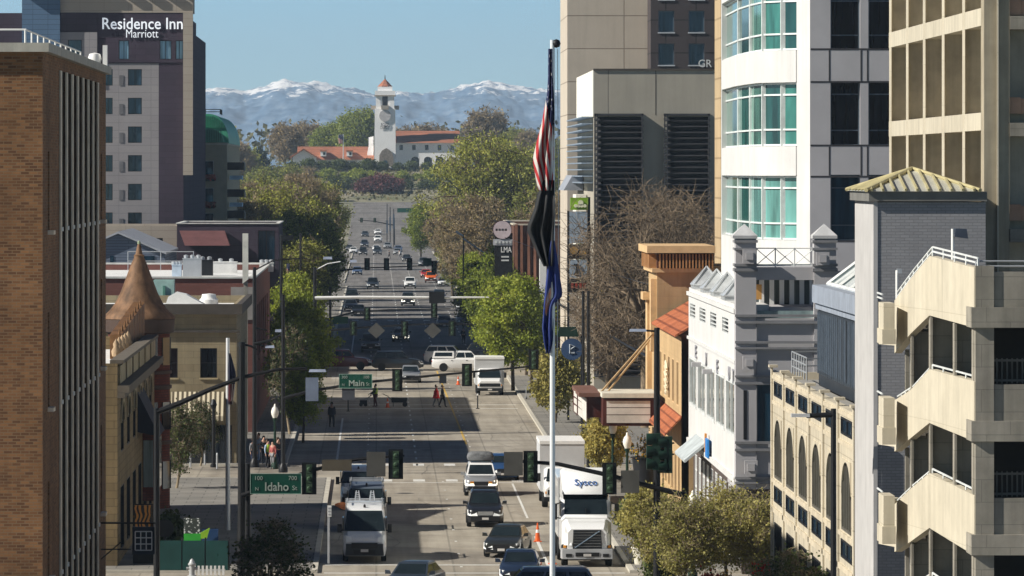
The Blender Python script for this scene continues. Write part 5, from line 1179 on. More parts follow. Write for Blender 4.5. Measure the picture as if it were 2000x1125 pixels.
# street trees on the right
for i, (k, u, Y, s, lab) in enumerate((('street', 1002, 470, 1.02, 'bright green street tree right beside the parked white step van'), ('street2', 958, 555, 1.1, 'bright green street tree below the dark cinema sign'), ('street', 938, 590, .8, 'small green street tree left of the cinema sign'), ('street2', 1028, 505, .9, 'green street tree below the blue flag'),
        ('street', 1000, 600, 1.12, 'tall yellow-green street tree in front of the brown cinema pilasters'), ('street2', 925, 660, .95, 'green street tree far up the right sidewalk behind the white step van'))):
    plant(k, u, Y, lab, s)
for (k, u, Y, s, rz, lab) in (('street2', 968, 522, .92, .7, 'green street tree left of the tree beside the step van'), ('street', 1038, 482, .82, 2.2, 'green street tree overlapping the foot of the blue flag'), ('street2', 936, 620, .9, 3.9, 'green street tree just under the cinema sign posts'), ('street', 1018, 560, 1.05, 5.1, 'green street tree between the cinema pilasters and the flag'), ('street2', 985, 640, 1.1, 1.4, 'green street tree rising beside the cinema sign board')): plant(k, u, Y, lab, s, rz)
for (k, u, Y, s, lab) in (('olive', 1085, 410, .62, 'pale olive tree at the kerb right of the flagpole foot'), ('olive', 1180, 332, .48, 'pale olive tree under the theatre marquee'), ('olive', 1262, 263, .42, 'yellow-olive tree behind the signal pole at the right corner'), ('olive', 1110, 437, .5, 'small pale olive tree below the round blue sign')):
    plant(k, u, Y, lab, s)
plant('bare', 1262, 402, 'large bare twiggy tree in front of the louvred block', 1.0, 1.0)
plant('bare', 1345, 412, 'second bare tree half hidden behind the theatre cornice', .96, 3.2)
plant('bare', 1190, 418, 'smaller bare tree with pale twigs beside the sign pylon', .72, 5.0)
plant('big2', 1230, 440, 'dark leafy tree low behind the marquee ropes', .5, 2.0)
for (k, u, Y, s, lab, sz) in (('near', 1296, 246, .72, 'pale olive leafy tree in the bottom foreground, nearest the kerb', .95), ('near', 1345, 240, .78, 'pale olive leafy tree in the middle of the bottom right clump', .92), ('near', 1420, 248, .8, 'pale olive leafy tree behind the middle of the bottom right clump', .92), ('near', 1480, 241, .76, 'pale olive leafy tree above the red flowers at the bottom right', .95), ('near', 1535, 247, .66, 'rightmost pale olive leafy tree before the brick base of the white office', .95), ('neardark', 1545, 203, 1.0, 'dark thin-leaved tree before the arcade pilasters', .8), ('neardark', 1592, 205, .85, 'dark sparse tree left of the right street lamp pole', .72), ('neardark', 345, 325, .85, 'dark thin tree on the plaza beside the red turret', 1.0), ('neardark', 392, 350, .7, 'dark thin tree on the plaza under the striped awning', 1.0), ('neardark', 566, 392, 1.0, 'dark tree in deep shade behind the corner group', 1.3), ('neardark', 530, 222, 1.0, 'dark sparse sapling at the bottom left corner by the sidewalk', .78)):
    plant(k, u, Y, lab, s, sz=sz)
# left street trees
for (k, u, Y, s, lab) in (('street', 588, 432, .9, 'green-topped street tree beside the left kerb in half shade'), ('street2', 568, 415, .8, 'shaded street tree behind the street sign pole on the left'), ('street2', 592, 475, .88, 'green street tree behind the red pickup'), ('street', 578, 520, .95, 'street tree left of the galvanised mast foot'), ('street2', 592, 380, .6, 'dark shaded tree at the near left corner of the dim sidewalk')):
    plant(k, u, Y, lab, s)
LL = ['olive-green tall tree beside the hotel and domed apartments', 'brownish budding tree left of the street, in front of the domed apartments', 'yellow-green tree in the left row, third from the hotel', 'dark-limbed olive tree in the middle of the left row', 'yellow-olive tree overhanging the left sidewalk', 'slender olive tree just left of the far cars', 'tall twiggy tree below the station roof', 'bright olive tree at the inner edge of the left row', 'green tree above the left street lamp', 'low brown tree behind the dark annex roof', 'rounded olive tree nearest the left kerb line', 'yellow-green tree behind the flag on the left', 'pale budding tree beside the balconies', 'olive tree at the far end of the left row']
for (k, u, Y, s, rz), lab in zip((('big', 505, 800, .9, 0), ('big3', 540, 740, .84, 1), ('big', 575, 720, .85, 2), ('big3', 600, 860, .9, 3), ('big2', 590, 640, .8, 4), ('big', 612, 900, .86, 5), ('big3', 575, 1050, .92, 6), ('big', 592, 760, .82, 1.5), ('big2', 560, 610, .76, 2.5), ('big3', 500, 690, .75, 3.5), ('big', 602, 640, .6, 4.5), ('big2', 578, 560, .66, 5.5), ('big3', 478, 880, .85, .5), ('big', 625, 1120, .86, 1.2)), LL):
    plant(k, u, Y, lab, s, rz)
# right far
for (k, u, Y, s, lab, rz) in (('cotton', 955, 880, 1.0, 'huge cottonwood with dark spreading limbs right of the station', 1.0), ('cotton', 1015, 1000, .95, 'second large cottonwood behind the American flag', 2.4), ('big', 893, 1150, .86, 'olive tree at the left edge of the big cottonwood', .4), ('big3', 905, 760, .7, 'low brown budding tree under the cottonwood', 1.9), ('big3', 950, 700, .78, 'brown twiggy tree behind the cinema sign', 3.3), ('street', 822, 1130, 1.25, 'small bright green tree right of the far cars', 2.2), ('big3', 880, 980, .7, 'brown-grey tree low beside the right kerb', .9), ('big', 1050, 760, .85, 'olive tree behind the black flag', 4.1), ('big3', 1085, 720, .8, 'twiggy tree against the beige tower', 5.1), ('big2', 885, 820, .5, 'small green tree beside the pale far parking', 2.6)):
    plant(k, u, Y, lab, s, rz)
# around and behind the station
fl = 0
FN = ['far left behind the domed roof', 'left of the dark conifer', 'right of the dark conifer', 'behind the station gable', 'behind the left tile roof', 'just behind the station flagpole', 'left of the clock tower', 'touching the clock tower', 'behind the hall roof, left end', 'behind the hall roof, middle', 'behind the hall roof, right end', 'above the cottonwood, tall and airy', 'right of the dark spruce', 'at the right edge by the beige tower', 'between the beige tower and flag', 'low in front of the left wing', 'low in front of the station gable', 'below the domed roof level', 'in front of the far left houses', 'on the hill left of the drive']
for (k, u, Y, s, z), nm in zip((('farbare', 455, 1700, .85, 11), ('far2', 478, 1750, .8, 12), ('farbare', 560, 1900, .8, 19), ('farbare', 600, 1960, .85, 19), ('far', 640, 1930, .8, 19), ('far', 668, 1950, .9, 19), ('far', 700, 1920, 1.08, 19), ('far', 722, 1940, .9, 19), ('farbare', 795, 1930, .75, 19), ('farbare', 835, 1950, .82, 19), ('farbare', 872, 1960, .72, 19), ('farbare', 950, 1900, 1.05, 19), ('far2', 1008, 1850, .8, 19), ('farbare', 1040, 1800, .75, 17), ('far2', 1070, 1750, .8, 15), ('far2', 560, 1700, .7, 8.5), ('farbare', 600, 1740, .45, 11), ('far2', 520, 1600, .8, 6), ('far2', 455, 1500, .85, 3), ('far', 640, 1720, .3, 9)), FN):
    kd = {'far': 'leafy green park tree ', 'far2': 'olive park tree ', 'farbare': 'bare grey-brown park tree '}[k]
    plant(k, u, Y, kd+nm, s, None, None, None, z)
for (k, u, Y, s, z, lab) in (('conifer', 507, 1760, .7, 12.5, 'dark rounded conifer right of the green copper dome'), ('conifer', 1022, 1880, .6, 19.5, 'dark pointed spruce left of the flagpole top'), ('conifer', 440, 1650, .8, 9, 'dark evergreen behind the copper dome edge'), ('conifer', 905, 1850, .35, 19.5, 'small dark evergreen at the right end of the station hall')):
    plant(k, u, Y, lab, s, None, None, None, z)
for i in range(34):
    u = 575+i*9.6+rnd.uniform(-4, 4); row = i % 3; Y = [1800, 1775, 1752][row]; k = ('shrub', 'shrub2', 'shrub')[(i*7) % 3]
    plant(k, u, Y, 'green shrub on the bank below the station, among many alike', rnd.uniform(.5, .85), None, 'shrubs on the station bank')
for (u, lab, s) in ((742, 'dark red shrub in the middle of the station bank', .9), (765, 'dark red shrub right of the bank middle', .75), (716, 'dark red shrub left of the bank middle', .7)): plant('redshrub', u, 1742, lab, s)
b = MB(); rr = random.Random(3)
for i in range(5200):
    Y = rr.uniform(1722, 1836); x = rr.uniform(-70, 62); leafquad(b, Vector((x, Y, gz(Y)+rr.uniform(0, .8))), rr.uniform(.3, .8), rr)
gc = b.build('ground_cover', LEAF('bank_cover', (.06, .07, .03), (.14, .13, .06), (.2, .15, .08), .2), None, norm=False); tag(gc, kind='stuff')
# far wood beyond the named trees
b = MB()
for i in range(7000):
    x = rr.uniform(-260, 260); Y = rr.uniform(1990, 2120); h_ = 15+6*noise.noise(Vector((x*.05, Y*.05, 0)))+3*noise.noise(Vector((x*.2, Y*.1, 2))); leafquad(b, Vector((x, Y, 19+rr.uniform(.1, 1)*h_)), rr.uniform(.7, 1.5), rr)
tag(b.build('far_wood', LEAF('far_wood_leaves', (.1, .1, .06), (.14, .14, .07), (.2, .2, .08), .2), None, norm=False), kind='stuff')
# shaded bushes on the left corner, sidewalk planting at right
for (u, Y, s, lab) in ((335, 268, 1.3, 'dark round bush behind the green fence, beside the turret foot'), (355, 372, 1.8, 'dark bush in the shade beside the awning, leftmost'), (395, 374, 1.5, 'dark bush in the shade under the striped awning'), (1233, 286, 1.0, 'low green bush beside the truck side of the right sidewalk'), (1290, 246, 1.0, 'low bush behind the pink hydrant')):
    plant('bush', u, Y, lab, s)
MK = LEAF('red_blossom', (.55, .03, .015), (.6, .05, .02), (.3, .1, .03), .2); MY = LEAF('yellow_blossom', (.6, .35, .02), (.65, .42, .03), (.5, .2, .03), .2)
def flowerpot(name, label, x, Y, zb, r0, hp, nf, sp, mat, potm, leafm=LD):
    t = thing(name, label, 'planter', (x, Y, zb))
    MB().lathe((x, Y, zb), [(r0*.7, 0), (r0, hp), (r0*1.12, hp), (r0*1.12, hp+.06), (r0*.9, hp+.06), (r0*.85, hp-.05), (0, hp-.05)], 12).build('pot', potm, t, smooth=40)
    for nm, mt_, n_ in (('foliage', leafm, nf), ('blossoms', mat, nf)):
        if mt_ is None: continue
        b = MB(); rq = random.Random(int(x*100))
        for i in range(n_): leafquad(b, Vector((x+rq.gauss(0, sp), Y+rq.gauss(0, sp), zb+hp+sp*.8+rq.gauss(0, sp*.7)+(.1 if nm == 'blossoms' else 0))), .08, rq)
        b.build(nm, mt_, t, norm=False)
    return t
flowerpot('flower_planter', 'dark planter overflowing with yellow and orange flowers under the marquee', XU(1262, 318), 318, .13, .8, 2.1, 260, .55, MY, DFR)
flowerpot('flower_planter', 'planter of bright red flowers at the bottom of the right foliage clump', XU(1497, 236), 236, .13, .5, 1.2, 240, .26, MK, DFR)
flowerpot('flower_planter', 'small planter of red flowers left among the bottom right foliage', XU(1388, 236), 236, .13, .4, 1.05, 90, .2, MK, DFR)
flowerpot('flower_planter', 'small orange-flowered planter at the foot of the bottom right trees', XU(1415, 236), 236, .13, .4, 1.0, 70, .18, MY, DFR)
flowerpot('flower_planter', 'white square-rimmed planter pot on the corner by the truck', XU(1252, 262), 262, .13, .42, .75, 60, .22, LG_, M('pale_pot', (.6, .57, .48)))
flowerpot('flower_planter', 'small planter with orange flowers behind the marquee side', XU(1165, 352), 352, .13, .5, 2.0, 120, .3, MY, DFR)

# ------------------------------------------------------------------ street furniture
def acorn(u, Y, label):
    x = XU(u, Y); t = thing('lamp_post', label, 'street lamp', (x, Y, .13), group='acorn globe lamp posts')
    b = MB().lathe((x, Y, .13), [(.22, 0), (.22, .3), (.13, .5), (.09, .9), (.07, 2.9), (.13, 3.0), (.16, 3.12), (0, 3.15)], 12); b.build('post', GREENP, t, smooth=40)
    b = MB().lathe((x, Y, 3.25), [(.12, 0), (.22, .22), (.24, .4), (.17, .62), (.07, .72), (.05, .85), (0, .9)], 12); b.build('globe', M('milk_glass', (.82, .8, .72), .3, var=.03), t, smooth=60)
for a in ((1197, 325, 'acorn lamp post with white globe left of two, below the marquee'), (1225, 308, 'acorn lamp post with white globe beside the yellow flowers'), (1160, 354, 'acorn lamp post under the left marquee board'), (1353, 252, 'acorn lamp post with globe rising from the foreground foliage'), (537, 346, 'acorn lamp post with globe on the left corner among people')): acorn(*a)
SH = M('signal_housing_green', (.045, .08, .045), .4, var=.3, scale=6); SB = M('signal_black', (.008, .009, .01), .5); SG = M('bare_sign_back', (.1, .098, .09), .85); SGR = M('street_sign_green', (.006, .07, .045), .45); BRN = M('brown_sign_back', (.1, .085, .06), .7)
def head(root, x, Y, zc, h, w_=.62, lit=True):
    """signal head seen from behind: black backplate with three housings"""
    b = MB().box(x-w_/2, x+w_/2, Y+.1, Y+.13, zc-h/2, zc+h/2); t = b.build('traffic_light', SB, root)
    b = MB()
    for k in (-1, 0, 1):
        z0 = zc+k*h*.3; b.lathe((x, Y+.1, z0), [(.0, -.19), (.06, -.18), (.1, -.12), (.11, 0)], 10, axis='y'); b.box(x-.13, x+.13, Y-.02, Y+.098, z0-h*.14, z0+h*.14)
    b.build('housing', SH, t, smooth=40)
    b = MB()
    for k in (-1, 0, 1): b.lathe((x, Y+.13, zc+k*h*.3), [(.17, .005), (.17, .25), (.15, .25), (.15, .005)], 10, axis='y')
    b.build('visor', SB, t); return t
def mast(label, pu, Y, ptop, arm, heads=(), backs=(), sign=None, lamp=None, mat=BLK, pr=.14, base=.13, polem=None, lw=17):
    px = XU(pu, Y); t = thing('signal_mast', label, 'traffic signal', (px, Y, base))
    b = MB().tube([(px, Y, base), (px, Y, ZV(ptop, Y))], [pr, pr*.72], 10); b.lathe((px, Y, base), [(pr*2, 0), (pr*2, .25), (pr*1.2, .5), (pr, .55)], 10); b.build('pole', polem or mat, t, smooth=50)
    pts = [(XU(u, Y), Y-.1, ZV(v, Y)) for u, v in arm]; n_ = len(pts)
    MB().tube(pts, [pr*.75-(pr*.4)*i/(n_-1) for i in range(n_)], 8).build('arm', mat, t, smooth=60)
    for u, v, hh in heads: head(t, XU(u, Y), Y-.35, ZV(v, Y), hh*Y/F)
    for u0, u1, v0, v1, mt_ in backs:
      if mt_ == 'd': um_, vm_ = (u0+u1)/2, (v0+v1)/2; MB().prism([(XU(u0, Y), ZV(vm_, Y)), (XU(um_, Y), ZV(v1, Y)), (XU(u1, Y), ZV(vm_, Y)), (XU(um_, Y), ZV(v0, Y))], Y-.3, Y-.27, 'y').build('sign_back', SG, t)
      else: MB().box(XU(u0, Y), XU(u1, Y), Y-.3, Y-.27, ZV(v1, Y), ZV(v0, Y)).build('sign_back', mt_, t)
    if sign:
        u0, u1, v0, v1, name_, l1, l2 = sign; b = MB().box(XU(u0, Y), XU(u1, Y), Y-.34, Y-.3, ZV(v1, Y), ZV(v0, Y)); s = b.build('street_sign', SGR, t)
        fr = M('sign_border', (.3, .45, .38), .5); d = (u1-u0)*.012; b = MB()
        for (a, c, e, f) in ((u0, u1, v0, v0+.9), (u0, u1, v1-.9, v1), (u0, u0+.9, v0+.9, v1-.9), (u1-.9, u1, v0+.9, v1-.9)): b.box(XU(a, Y), XU(c, Y), Y-.352, Y-.341, ZV(f, Y), ZV(e, Y))
        b.build('border', fr, s); um, H = (u0+u1)/2, v1-v0
        LM = M('reflective_white', (.36, .44, .39), .5)
        text(name_, H*.42*Y/F, (XU(um+2, Y), Y-.35, ZV(v0+H*.64, Y)), '-y', LM, s, w=(u1-u0)*.46*Y/F, bold=.015, d=.01)
        text(l1, H*.2*Y/F, (XU(u0+(u1-u0)*.17, Y), Y-.35, ZV(v0+H*.22, Y)), '-y', LM, s, d=.01); text(l2, H*.2*Y/F, (XU(u1-(u1-u0)*.17, Y), Y-.35, ZV(v0+H*.22, Y)), '-y', LM, s, d=.01)
        text('N', H*.17*Y/F, (XU(u0+(u1-u0)*.13, Y), Y-.35, ZV(v0+H*.75, Y)), '-y', LM, s, d=.01); text('St', H*.22*Y/F, (XU(u1-(u1-u0)*.13, Y), Y-.35, ZV(v0+H*.7, Y)), '-y', LM, s, d=.01)
    if lamp:
        for (la, lh) in lamp:
            MB().tube([(XU(u, Y), Y, ZV(v, Y)) for u, v in la], .05, 6).build('lamp_arm', mat, t)
            u, v = lh; MB().hexa([(XU(u-lw, Y), Y-.14, ZV(v+2.5, Y)), (XU(u+lw, Y), Y-.14, ZV(v+2.5, Y)), (XU(u+lw, Y), Y+.14, ZV(v+2.5, Y)), (XU(u-lw, Y), Y+.14, ZV(v+2.5, Y)), (XU(u-lw*.9, Y), Y-.1, ZV(v-2.5, Y)), (XU(u+lw*.9, Y), Y-.1, ZV(v-2.5, Y)), (XU(u+lw*.9, Y), Y+.1, ZV(v-2.5, Y)), (XU(u-lw*.9, Y), Y+.1, ZV(v-2.5, Y))]).build('lamp_head', M('pale_blue_lamp', (.34, .39, .5), .4), t)
    return t
mast('black signal mast with Idaho street sign at the near left corner', 484, 239, 905, [(472, 968), (540, 945), (600, 921), (690, 898), (770, 890), (790, 890)], [(604, 934, 62), (773, 906, 58)], [(716, 753, 882, 930, SG), (629, 687, 897, 919, BRN)], (489, 589, 924, 964, 'Idaho', '100', '700'))
mast('black signal mast at the near right corner, arm reaching left over the truck', 1283, 245, 640, [(1342, 968), (1290, 955), (1190, 928), (1090, 906), (1020, 901), (985, 903)], [(1036, 911, 62), (1190, 934, 62)], [(984, 1021, 882, 928, SG), (1212, 1248, 918, 962, SG)], None, [([(1283, 647), (1252, 645)], (1246, 645))], pr=.17)
t = thing('signal_cluster', 'pair of dark green side-facing signals on the right corner pole', 'traffic signal', (XU(1284, 244), 244.4, 4))
for k, (u, v) in enumerate(((1274, 882), (1297, 888))):
    Y = 244.4; x = XU(u, Y); b = MB()
    for q in (-1, 0, 1): zc = ZV(v+q*24, Y); b.lathe((x-.25, Y, zc), [(.26, 0), (.26, .35), (.2, .42), (0, .42)], 12, axis='x'); b.box(x-.0, x+.35, Y-.2, Y+.2, zc-.26, zc+.26)
    b.build('traffic_light', GREENP, t, smooth=40)
b = MB().box(XU(1302, 244.4), XU(1306, 244.4), 244.2, 244.6, ZV(924, 244), ZV(858, 244)); b.tube([(XU(1284, 244), 244.4, ZV(870, 244)), (XU(1318, 244), 244.4, ZV(866, 244))], .04, 6); b.tube([(XU(1284, 244), 244.4, ZV(890, 244)), (XU(1318, 244), 244.4, ZV(888, 244))], .04, 6); b.build('bracket', SB, t)
mast('black signal mast with the Main street sign hanging over the street', 553, 342, 575, [(553, 778), (600, 765), (700, 748), (850, 733), (1000, 719), (1042, 715)], [(776, 742, 44), (912, 732, 44), (1042, 702, 40)], [(668, 693, 757, 781, M('navy_sign_back', (.06, .065, .08))), (597, 622, 737, 783, M('pale_blue_back', (.16, .2, .28)))], (662, 727, 730, 758, 'Main', '300', '100'), [([(553, 720), (600, 723)], (620, 724)), ])
mast('black signal mast with two lamp arms behind the turret building', 497, 348, 522, [(497, 672), (530, 664), (555, 650)], [], [], None, [([(497, 640), (522, 645)], (546, 646)), ([(497, 670), (515, 676)], (527, 677)), ([(497, 528), (535, 508), (600, 504)], (640, 504))], pr=.15, lw=9)
t = thing('street_lamp', 'thick black street lamp pole with a long curved arm over the plaza', 'street lamp', (XU(306, 240), 240, 0))
b = MB().tube([(XU(306, 240), 240, .1), (XU(306, 240), 240, ZV(797, 240))], [.14, .12], 10); b.build('pole', BLK, t)
MB().tube([(XU(306, 240), 240, ZV(805, 240)), (XU(350, 240), 240, ZV(788, 240)), (XU(410, 240), 240, ZV(761, 240)), (XU(470, 240), 240, ZV(738, 240)), (XU(540, 240), 240, ZV(722, 240)), (XU(600, 240), 240, ZV(719, 240))], [.13, .12, .1, .09, .07, .05], 8).build('arm', BLK, t)
t = thing('utility_pole', 'thick dark pole rising past the tan building, nearest the brick tower', 'pole', (XU(472, 240), 240, 0))
b = MB().tube([(XU(472, 240), 240, .1), (XU(473, 240), 240, ZV(668, 240))], [.19, .15], 10); b.build('pole', BLK, t); MB().tube([(XU(473, 240), 240, ZV(672, 240)), (XU(490, 240), 240, ZV(676, 240)), (XU(502, 240), 240, ZV(683, 240))], .05, 6).build('arm', BLK, t)
for (u, Y, v, r, lab) in ((549, 470, 458, .12, 'tall thin dark pole left of the street trees'), (587, 520, 455, .13, 'dark pole in front of the left tree row'), (1139, 345, 568, .11, 'left one of two dark poles beside the marquee'), (1149, 338, 568, .11, 'right one of two dark poles beside the marquee'), (905, 640, 458, .1, 'slim dark pole left of the cinema sign')):
    t = thing('utility_pole', lab, 'pole', (XU(u, Y), Y, .1)); b = MB().tube([(XU(u, Y), Y, .1), (XU(u, Y), Y, ZV(v, Y))], [r, r*.8], 8); b.build('pole', BLK, t)
    if u == 549: MB().box(XU(549, Y), XU(574, Y), Y-.1, Y+.1, ZV(470, Y), ZV(459, Y)).build('lamp_head', BLK, t)
    if u == 905: MB().tube([(XU(905, Y), Y, ZV(461, Y)), (XU(890, Y), Y, ZV(452, Y))], [.1, .16], 6).build('lamp_head', M('pale_lamp', (.6, .6, .6)), t)
t = thing('street_lamp', 'dark street lamp with pale head in front of the arcade building', 'street lamp', (XU(1628, 186), 186, 0))
Y = 186; b = MB().tube([(XU(1628, Y), Y, .1), (XU(1628, Y), Y, ZV(798, Y))], [.11, .09], 10); b.build('pole', BLK, t)
MB().tube([(XU(1628, Y), Y, ZV(810, Y)), (XU(1575, Y), Y, ZV(812, Y))], [.09, .08], 8).build('arm', BLK, t); MB().box(XU(1545, Y), XU(1581, Y), Y-.16, Y+.16, ZV(814.5, Y), ZV(808, Y)).build('lamp_head', M('pale_lamp', (.6, .6, .6)), t)
# farther masts
mast('galvanised pale mast arm spanning the street above the signals', 615, 470, 522, [(615, 582), (700, 580.5), (850, 581), (955, 581)], [], [(838, 868, 570, 592, BLK)], None, [([(615, 528), (640, 515), (665, 511)], (690, 510))], WHT, .2, polem=BLK, lw=7)
mast('black signal mast with three heads beyond the crossing cars', 556, 490, 600, [(556, 660), (640, 646), (700, 640), (800, 634), (890, 632), (945, 634)], [(690, 641, 28), (790, 642, 30), (883, 641, 30)], [(718, 752, 630, 661, 'd'), (828, 862, 630, 661, 'd')], None)
mast('black signal mast with arm in front of the far dark pickup', 645, 535, 560, [(645, 622), (690, 610), (760, 605), (880, 603)], [(717, 613, 26), (848, 606, 30)], [(650, 680, 618, 632, SGR)], None)
mast('black signal mast with four heads far up the street', 585, 640, 515, [(585, 540), (640, 532), (700, 524), (800, 520), (850, 518)], [(717, 516, 24), (755, 516, 24), (800, 516, 24), (848, 522, 26)], [(826, 843, 504, 519, SGR)], None)
for k, (pu, Y, arm, hs, lab) in enumerate(((850, 1220, [(850, 455), (800, 447), (790, 449)], [(787, 449, 10), (812, 449, 10)], 'tiny signal mast beside the small bright green tree'), (770, 1350, [(770, 440), (730, 432), (700, 430)], [(706, 430, 9), (732, 430, 9)], 'tiny signal mast in the far distance over the road'))):
    mast(lab, pu, Y, 445 if k == 0 else 425, arm, hs, pr=.2)
t = thing('guide_sign', 'wide green overhead guide sign in front of the bank', 'sign', (XU(810, 1420), 1420, gz(1420)))
MB().box(XU(776, 1420), XU(840, 1420), 1420, 1420.2, ZV(415, 1420), ZV(406.5, 1420)).build('panel', SGR, t); b = MB().tube([(XU(810, 1420), 1420.4, gz(1420)), (XU(810, 1420), 1420.4, ZV(406, 1420))], .25, 6); b.build('post', M('rust_brown_post', (.15, .07, .05)), t)
for i, u in enumerate((756, 762, 769)):
    t = thing('far_pole', ['leftmost', 'middle', 'rightmost'][i]+' of three thin dark poles in the far median', 'pole', (XU(u, 1330), 1330, gz(1330))); b = MB().tube([(XU(u, 1330), 1330, gz(1330)), (XU(u, 1330), 1330, ZV([398, 404, 408][i], 1330))], .1, 6); b.build('pole', DFR, t); MB().box(XU(u-1.5, 1330), XU(u+1.5, 1330), 1329.5, 1329.9, ZV(455-i*4, 1330), ZV(430-i*6, 1330)).build('sign_back', M('slate_sign_back', (.06, .09, .13)), t)
def cable(name, label, pts, r):
    b = MB(); t = thing(name, label, 'cable', pts[0]); b.tube(pts, r, 5); b.build('cable', BLK, t)
pp = []
for i in range(13): f = i/12; Yc = 640+(335-640)*f; u = 905+(1278-905)*f; v = 466+(704-466)*f+0*math.sin(math.pi*f); pp.append((XU(u, Yc), Yc, ZV(v, Yc)))
t = thing('signal_cable', 'heavy dark cable bundle slanting down behind the flags', 'cable', pp[0]); MB().tube([(p[0], p[1], p[2]-.35*math.sin(math.pi*i/12)) for i, p in enumerate(pp)], .085, 6).build('cable', BLK, t)
pp = [(XU(860+ (1280-860)*i/12, 640-300*i/12), 640-300*i/12, ZV(415+(560-415)*i/12+6*math.sin(math.pi*i/12), 640-300*i/12)) for i in range(13)]
t = thing('power_line', 'thin wire running above the heavy cable bundle', 'cable', pp[0]); MB().tube(pp, .022, 4).build('cable', BLK, t)
# parking sign, cones, hydrants, boards
t = thing('parking_sign', 'slim white parking sign post beside the white van', 'sign', (XU(642, 263), 263, .1)); Y = 263
b = MB().tube([(XU(642, Y), Y, .1), (XU(642, Y), Y, ZV(990, Y))], .05, 6); b.build('post', GALV, t); MB().box(XU(639.5, Y), XU(647.5, Y), Y-.08, Y-.055, ZV(1009, Y), ZV(987, Y)).build('panel', WHT, t)
for k in range(3): MB().box(XU(641, Y)+k*.0, XU(646, Y), Y-.09, Y-.081, ZV(1006-k*6, Y), ZV(1003-k*6, Y)).build('sign_line', GALV, t)
OC = M('orange_plastic', (.75, .12, .02), .5)
def cone(u, Y, lab, h=.7):
    x = XU(u, Y); t = thing('traffic_cone', lab, 'cone', (x, Y, 0)); MB().lathe((x, Y, .04), [(.14, 0), (.03, h), (0, h)], 10).build('cone_body', OC, t); MB().box(x-.2, x+.2, Y-.2, Y+.2, .004, .038).build('base', OC, t); MB().lathe((x, Y, .04), [(.095, h*.45), (.075, h*.62), (.07, h*.62), (.09, h*.45)], 10).build('white_band', WHT, t)
cone(1050, 280, 'orange traffic cone on the parking line beside the dark sedan', .9); cone(1079, 264, 'orange traffic cone right in front of the flagpole foot', .9); cone(895, 486, 'orange cone left of the white step van'); cone(757, 439, 'orange and white cone beside the street worker')
def hydrant(u, Y, mat, lab):
    x = XU(u, Y); t = thing('fire_hydrant', lab, 'hydrant', (x, Y, .13)); b = MB().lathe((x, Y, .13), [(.2, 0), (.2, .06), (.13, .08), (.13, .5), (.18, .52), (.18, .58), (.14, .62), (.08, .75), (.04, .8), (0, .82)], 12); b.build('barrel', mat, t, smooth=40); MB().lathe((x, Y, .5), [(.07, -.26), (.07, .26)], 10, axis='x').build('outlet', mat, t)
hydrant(375, 254, M('silver_paint', (.45, .46, .46), .4, .3), 'silver fire hydrant in front of the green fence'); hydrant(1273, 257, M('dusty_pink', (.5, .25, .2), .6), 'pinkish fire hydrant on the right corner')
t = thing('patio_fence', 'dark green panel fence around the corner patio', 'fence', (XU(378, 258), 258, .1)); Y = 258
for k in range(3): MB().box(XU(311+k*45.5, Y), XU(354+k*45.5, Y), Y, Y+.06, .13, ZV(1056, Y)).build('fence_panel', M('teal_green_panel', (.012, .06, .055), .6), t)
b = MB()
for k in range(4): x = XU(310+k*45.6, Y); b.tube([(x, Y+.1, .1), (x, Y+.1, ZV(1050, Y))], .04, 6)
b.build('posts', DFR, t)
b = MB()
for k in range(9): u = 372+k*8; x = XU(u, 255); b.box(x-.05, x+.05, 255, 255.05, .13, .55)
b.box(XU(368, 255), XU(440, 255), 255.06, 255.1, .3, .4); tt = thing('picket_rail', 'low white picket rail at the bottom left corner', 'railing', (XU(405, 255), 255, .1)); b.build('pickets', WHT, tt)
t = thing('notice_board', 'white and green patterned notice board above the green fence', 'sign', (XU(376, 261), 261, .1)); Y = 261
pm, n, l, bb = newmat('black_white_print'); wc, _ = wallcoord(n, l); vo = n.new('ShaderNodeTexVoronoi'); vo.inputs['Scale'].default_value = 9; l.new(wc, vo.inputs['Vector']); l.new(ramp(n, l, vo.outputs['Distance'], [(.35, (.7, .72, .68)), (.45, (.05, .06, .05))]), bb.inputs['Base Color'])
MB().box(XU(359, Y), XU(391, Y), Y, Y+.06, ZV(1042, Y), ZV(1012, Y)).build('printed_panel', pm, t); MB().box(XU(359, Y), XU(392, Y), Y-.01, Y+.06, ZV(1056, Y), ZV(1042.3, Y)).build('green_panel', M('vivid_green', (.05, .45, .05)), t); b = MB()
for u in (361, 389): b.tube([(XU(u, Y), Y+.1, .13), (XU(u, Y), Y+.1, ZV(1012, Y))], .03, 5)
b.build('posts', DFR, t)
t = thing('blue_bin', 'blue bin behind the green fence with a lime green bag', 'bin', (XU(412, 262), 262, .13)); MB().hexa([(XU(396, 262), 262, .13), (XU(424, 262), 262, .13), (XU(424, 262), 262.6, .13), (XU(396, 262), 262.6, .13), (XU(394, 262), 261.9, 1.75), (XU(426, 262), 261.9, 1.75), (XU(426, 262), 262.7, 1.75), (XU(394, 262), 262.7, 1.75)]).build('body', M('bin_blue', (.02, .06, .16)), t); MB().hexa([(XU(392, 261.6), 261.6, 1.35), (XU(404, 261.6), 261.6, 1.35), (XU(404, 261.6), 261.8, 1.35), (XU(392, 261.6), 261.8, 1.35), (XU(391, 261.6), 261.6, 1.6), (XU(410, 261.6), 261.6, 1.85), (XU(410, 261.6), 261.8, 1.85), (XU(391, 261.6), 261.8, 1.6)]).build('bag', M('lime_bag', (.3, .55, .03)), t)
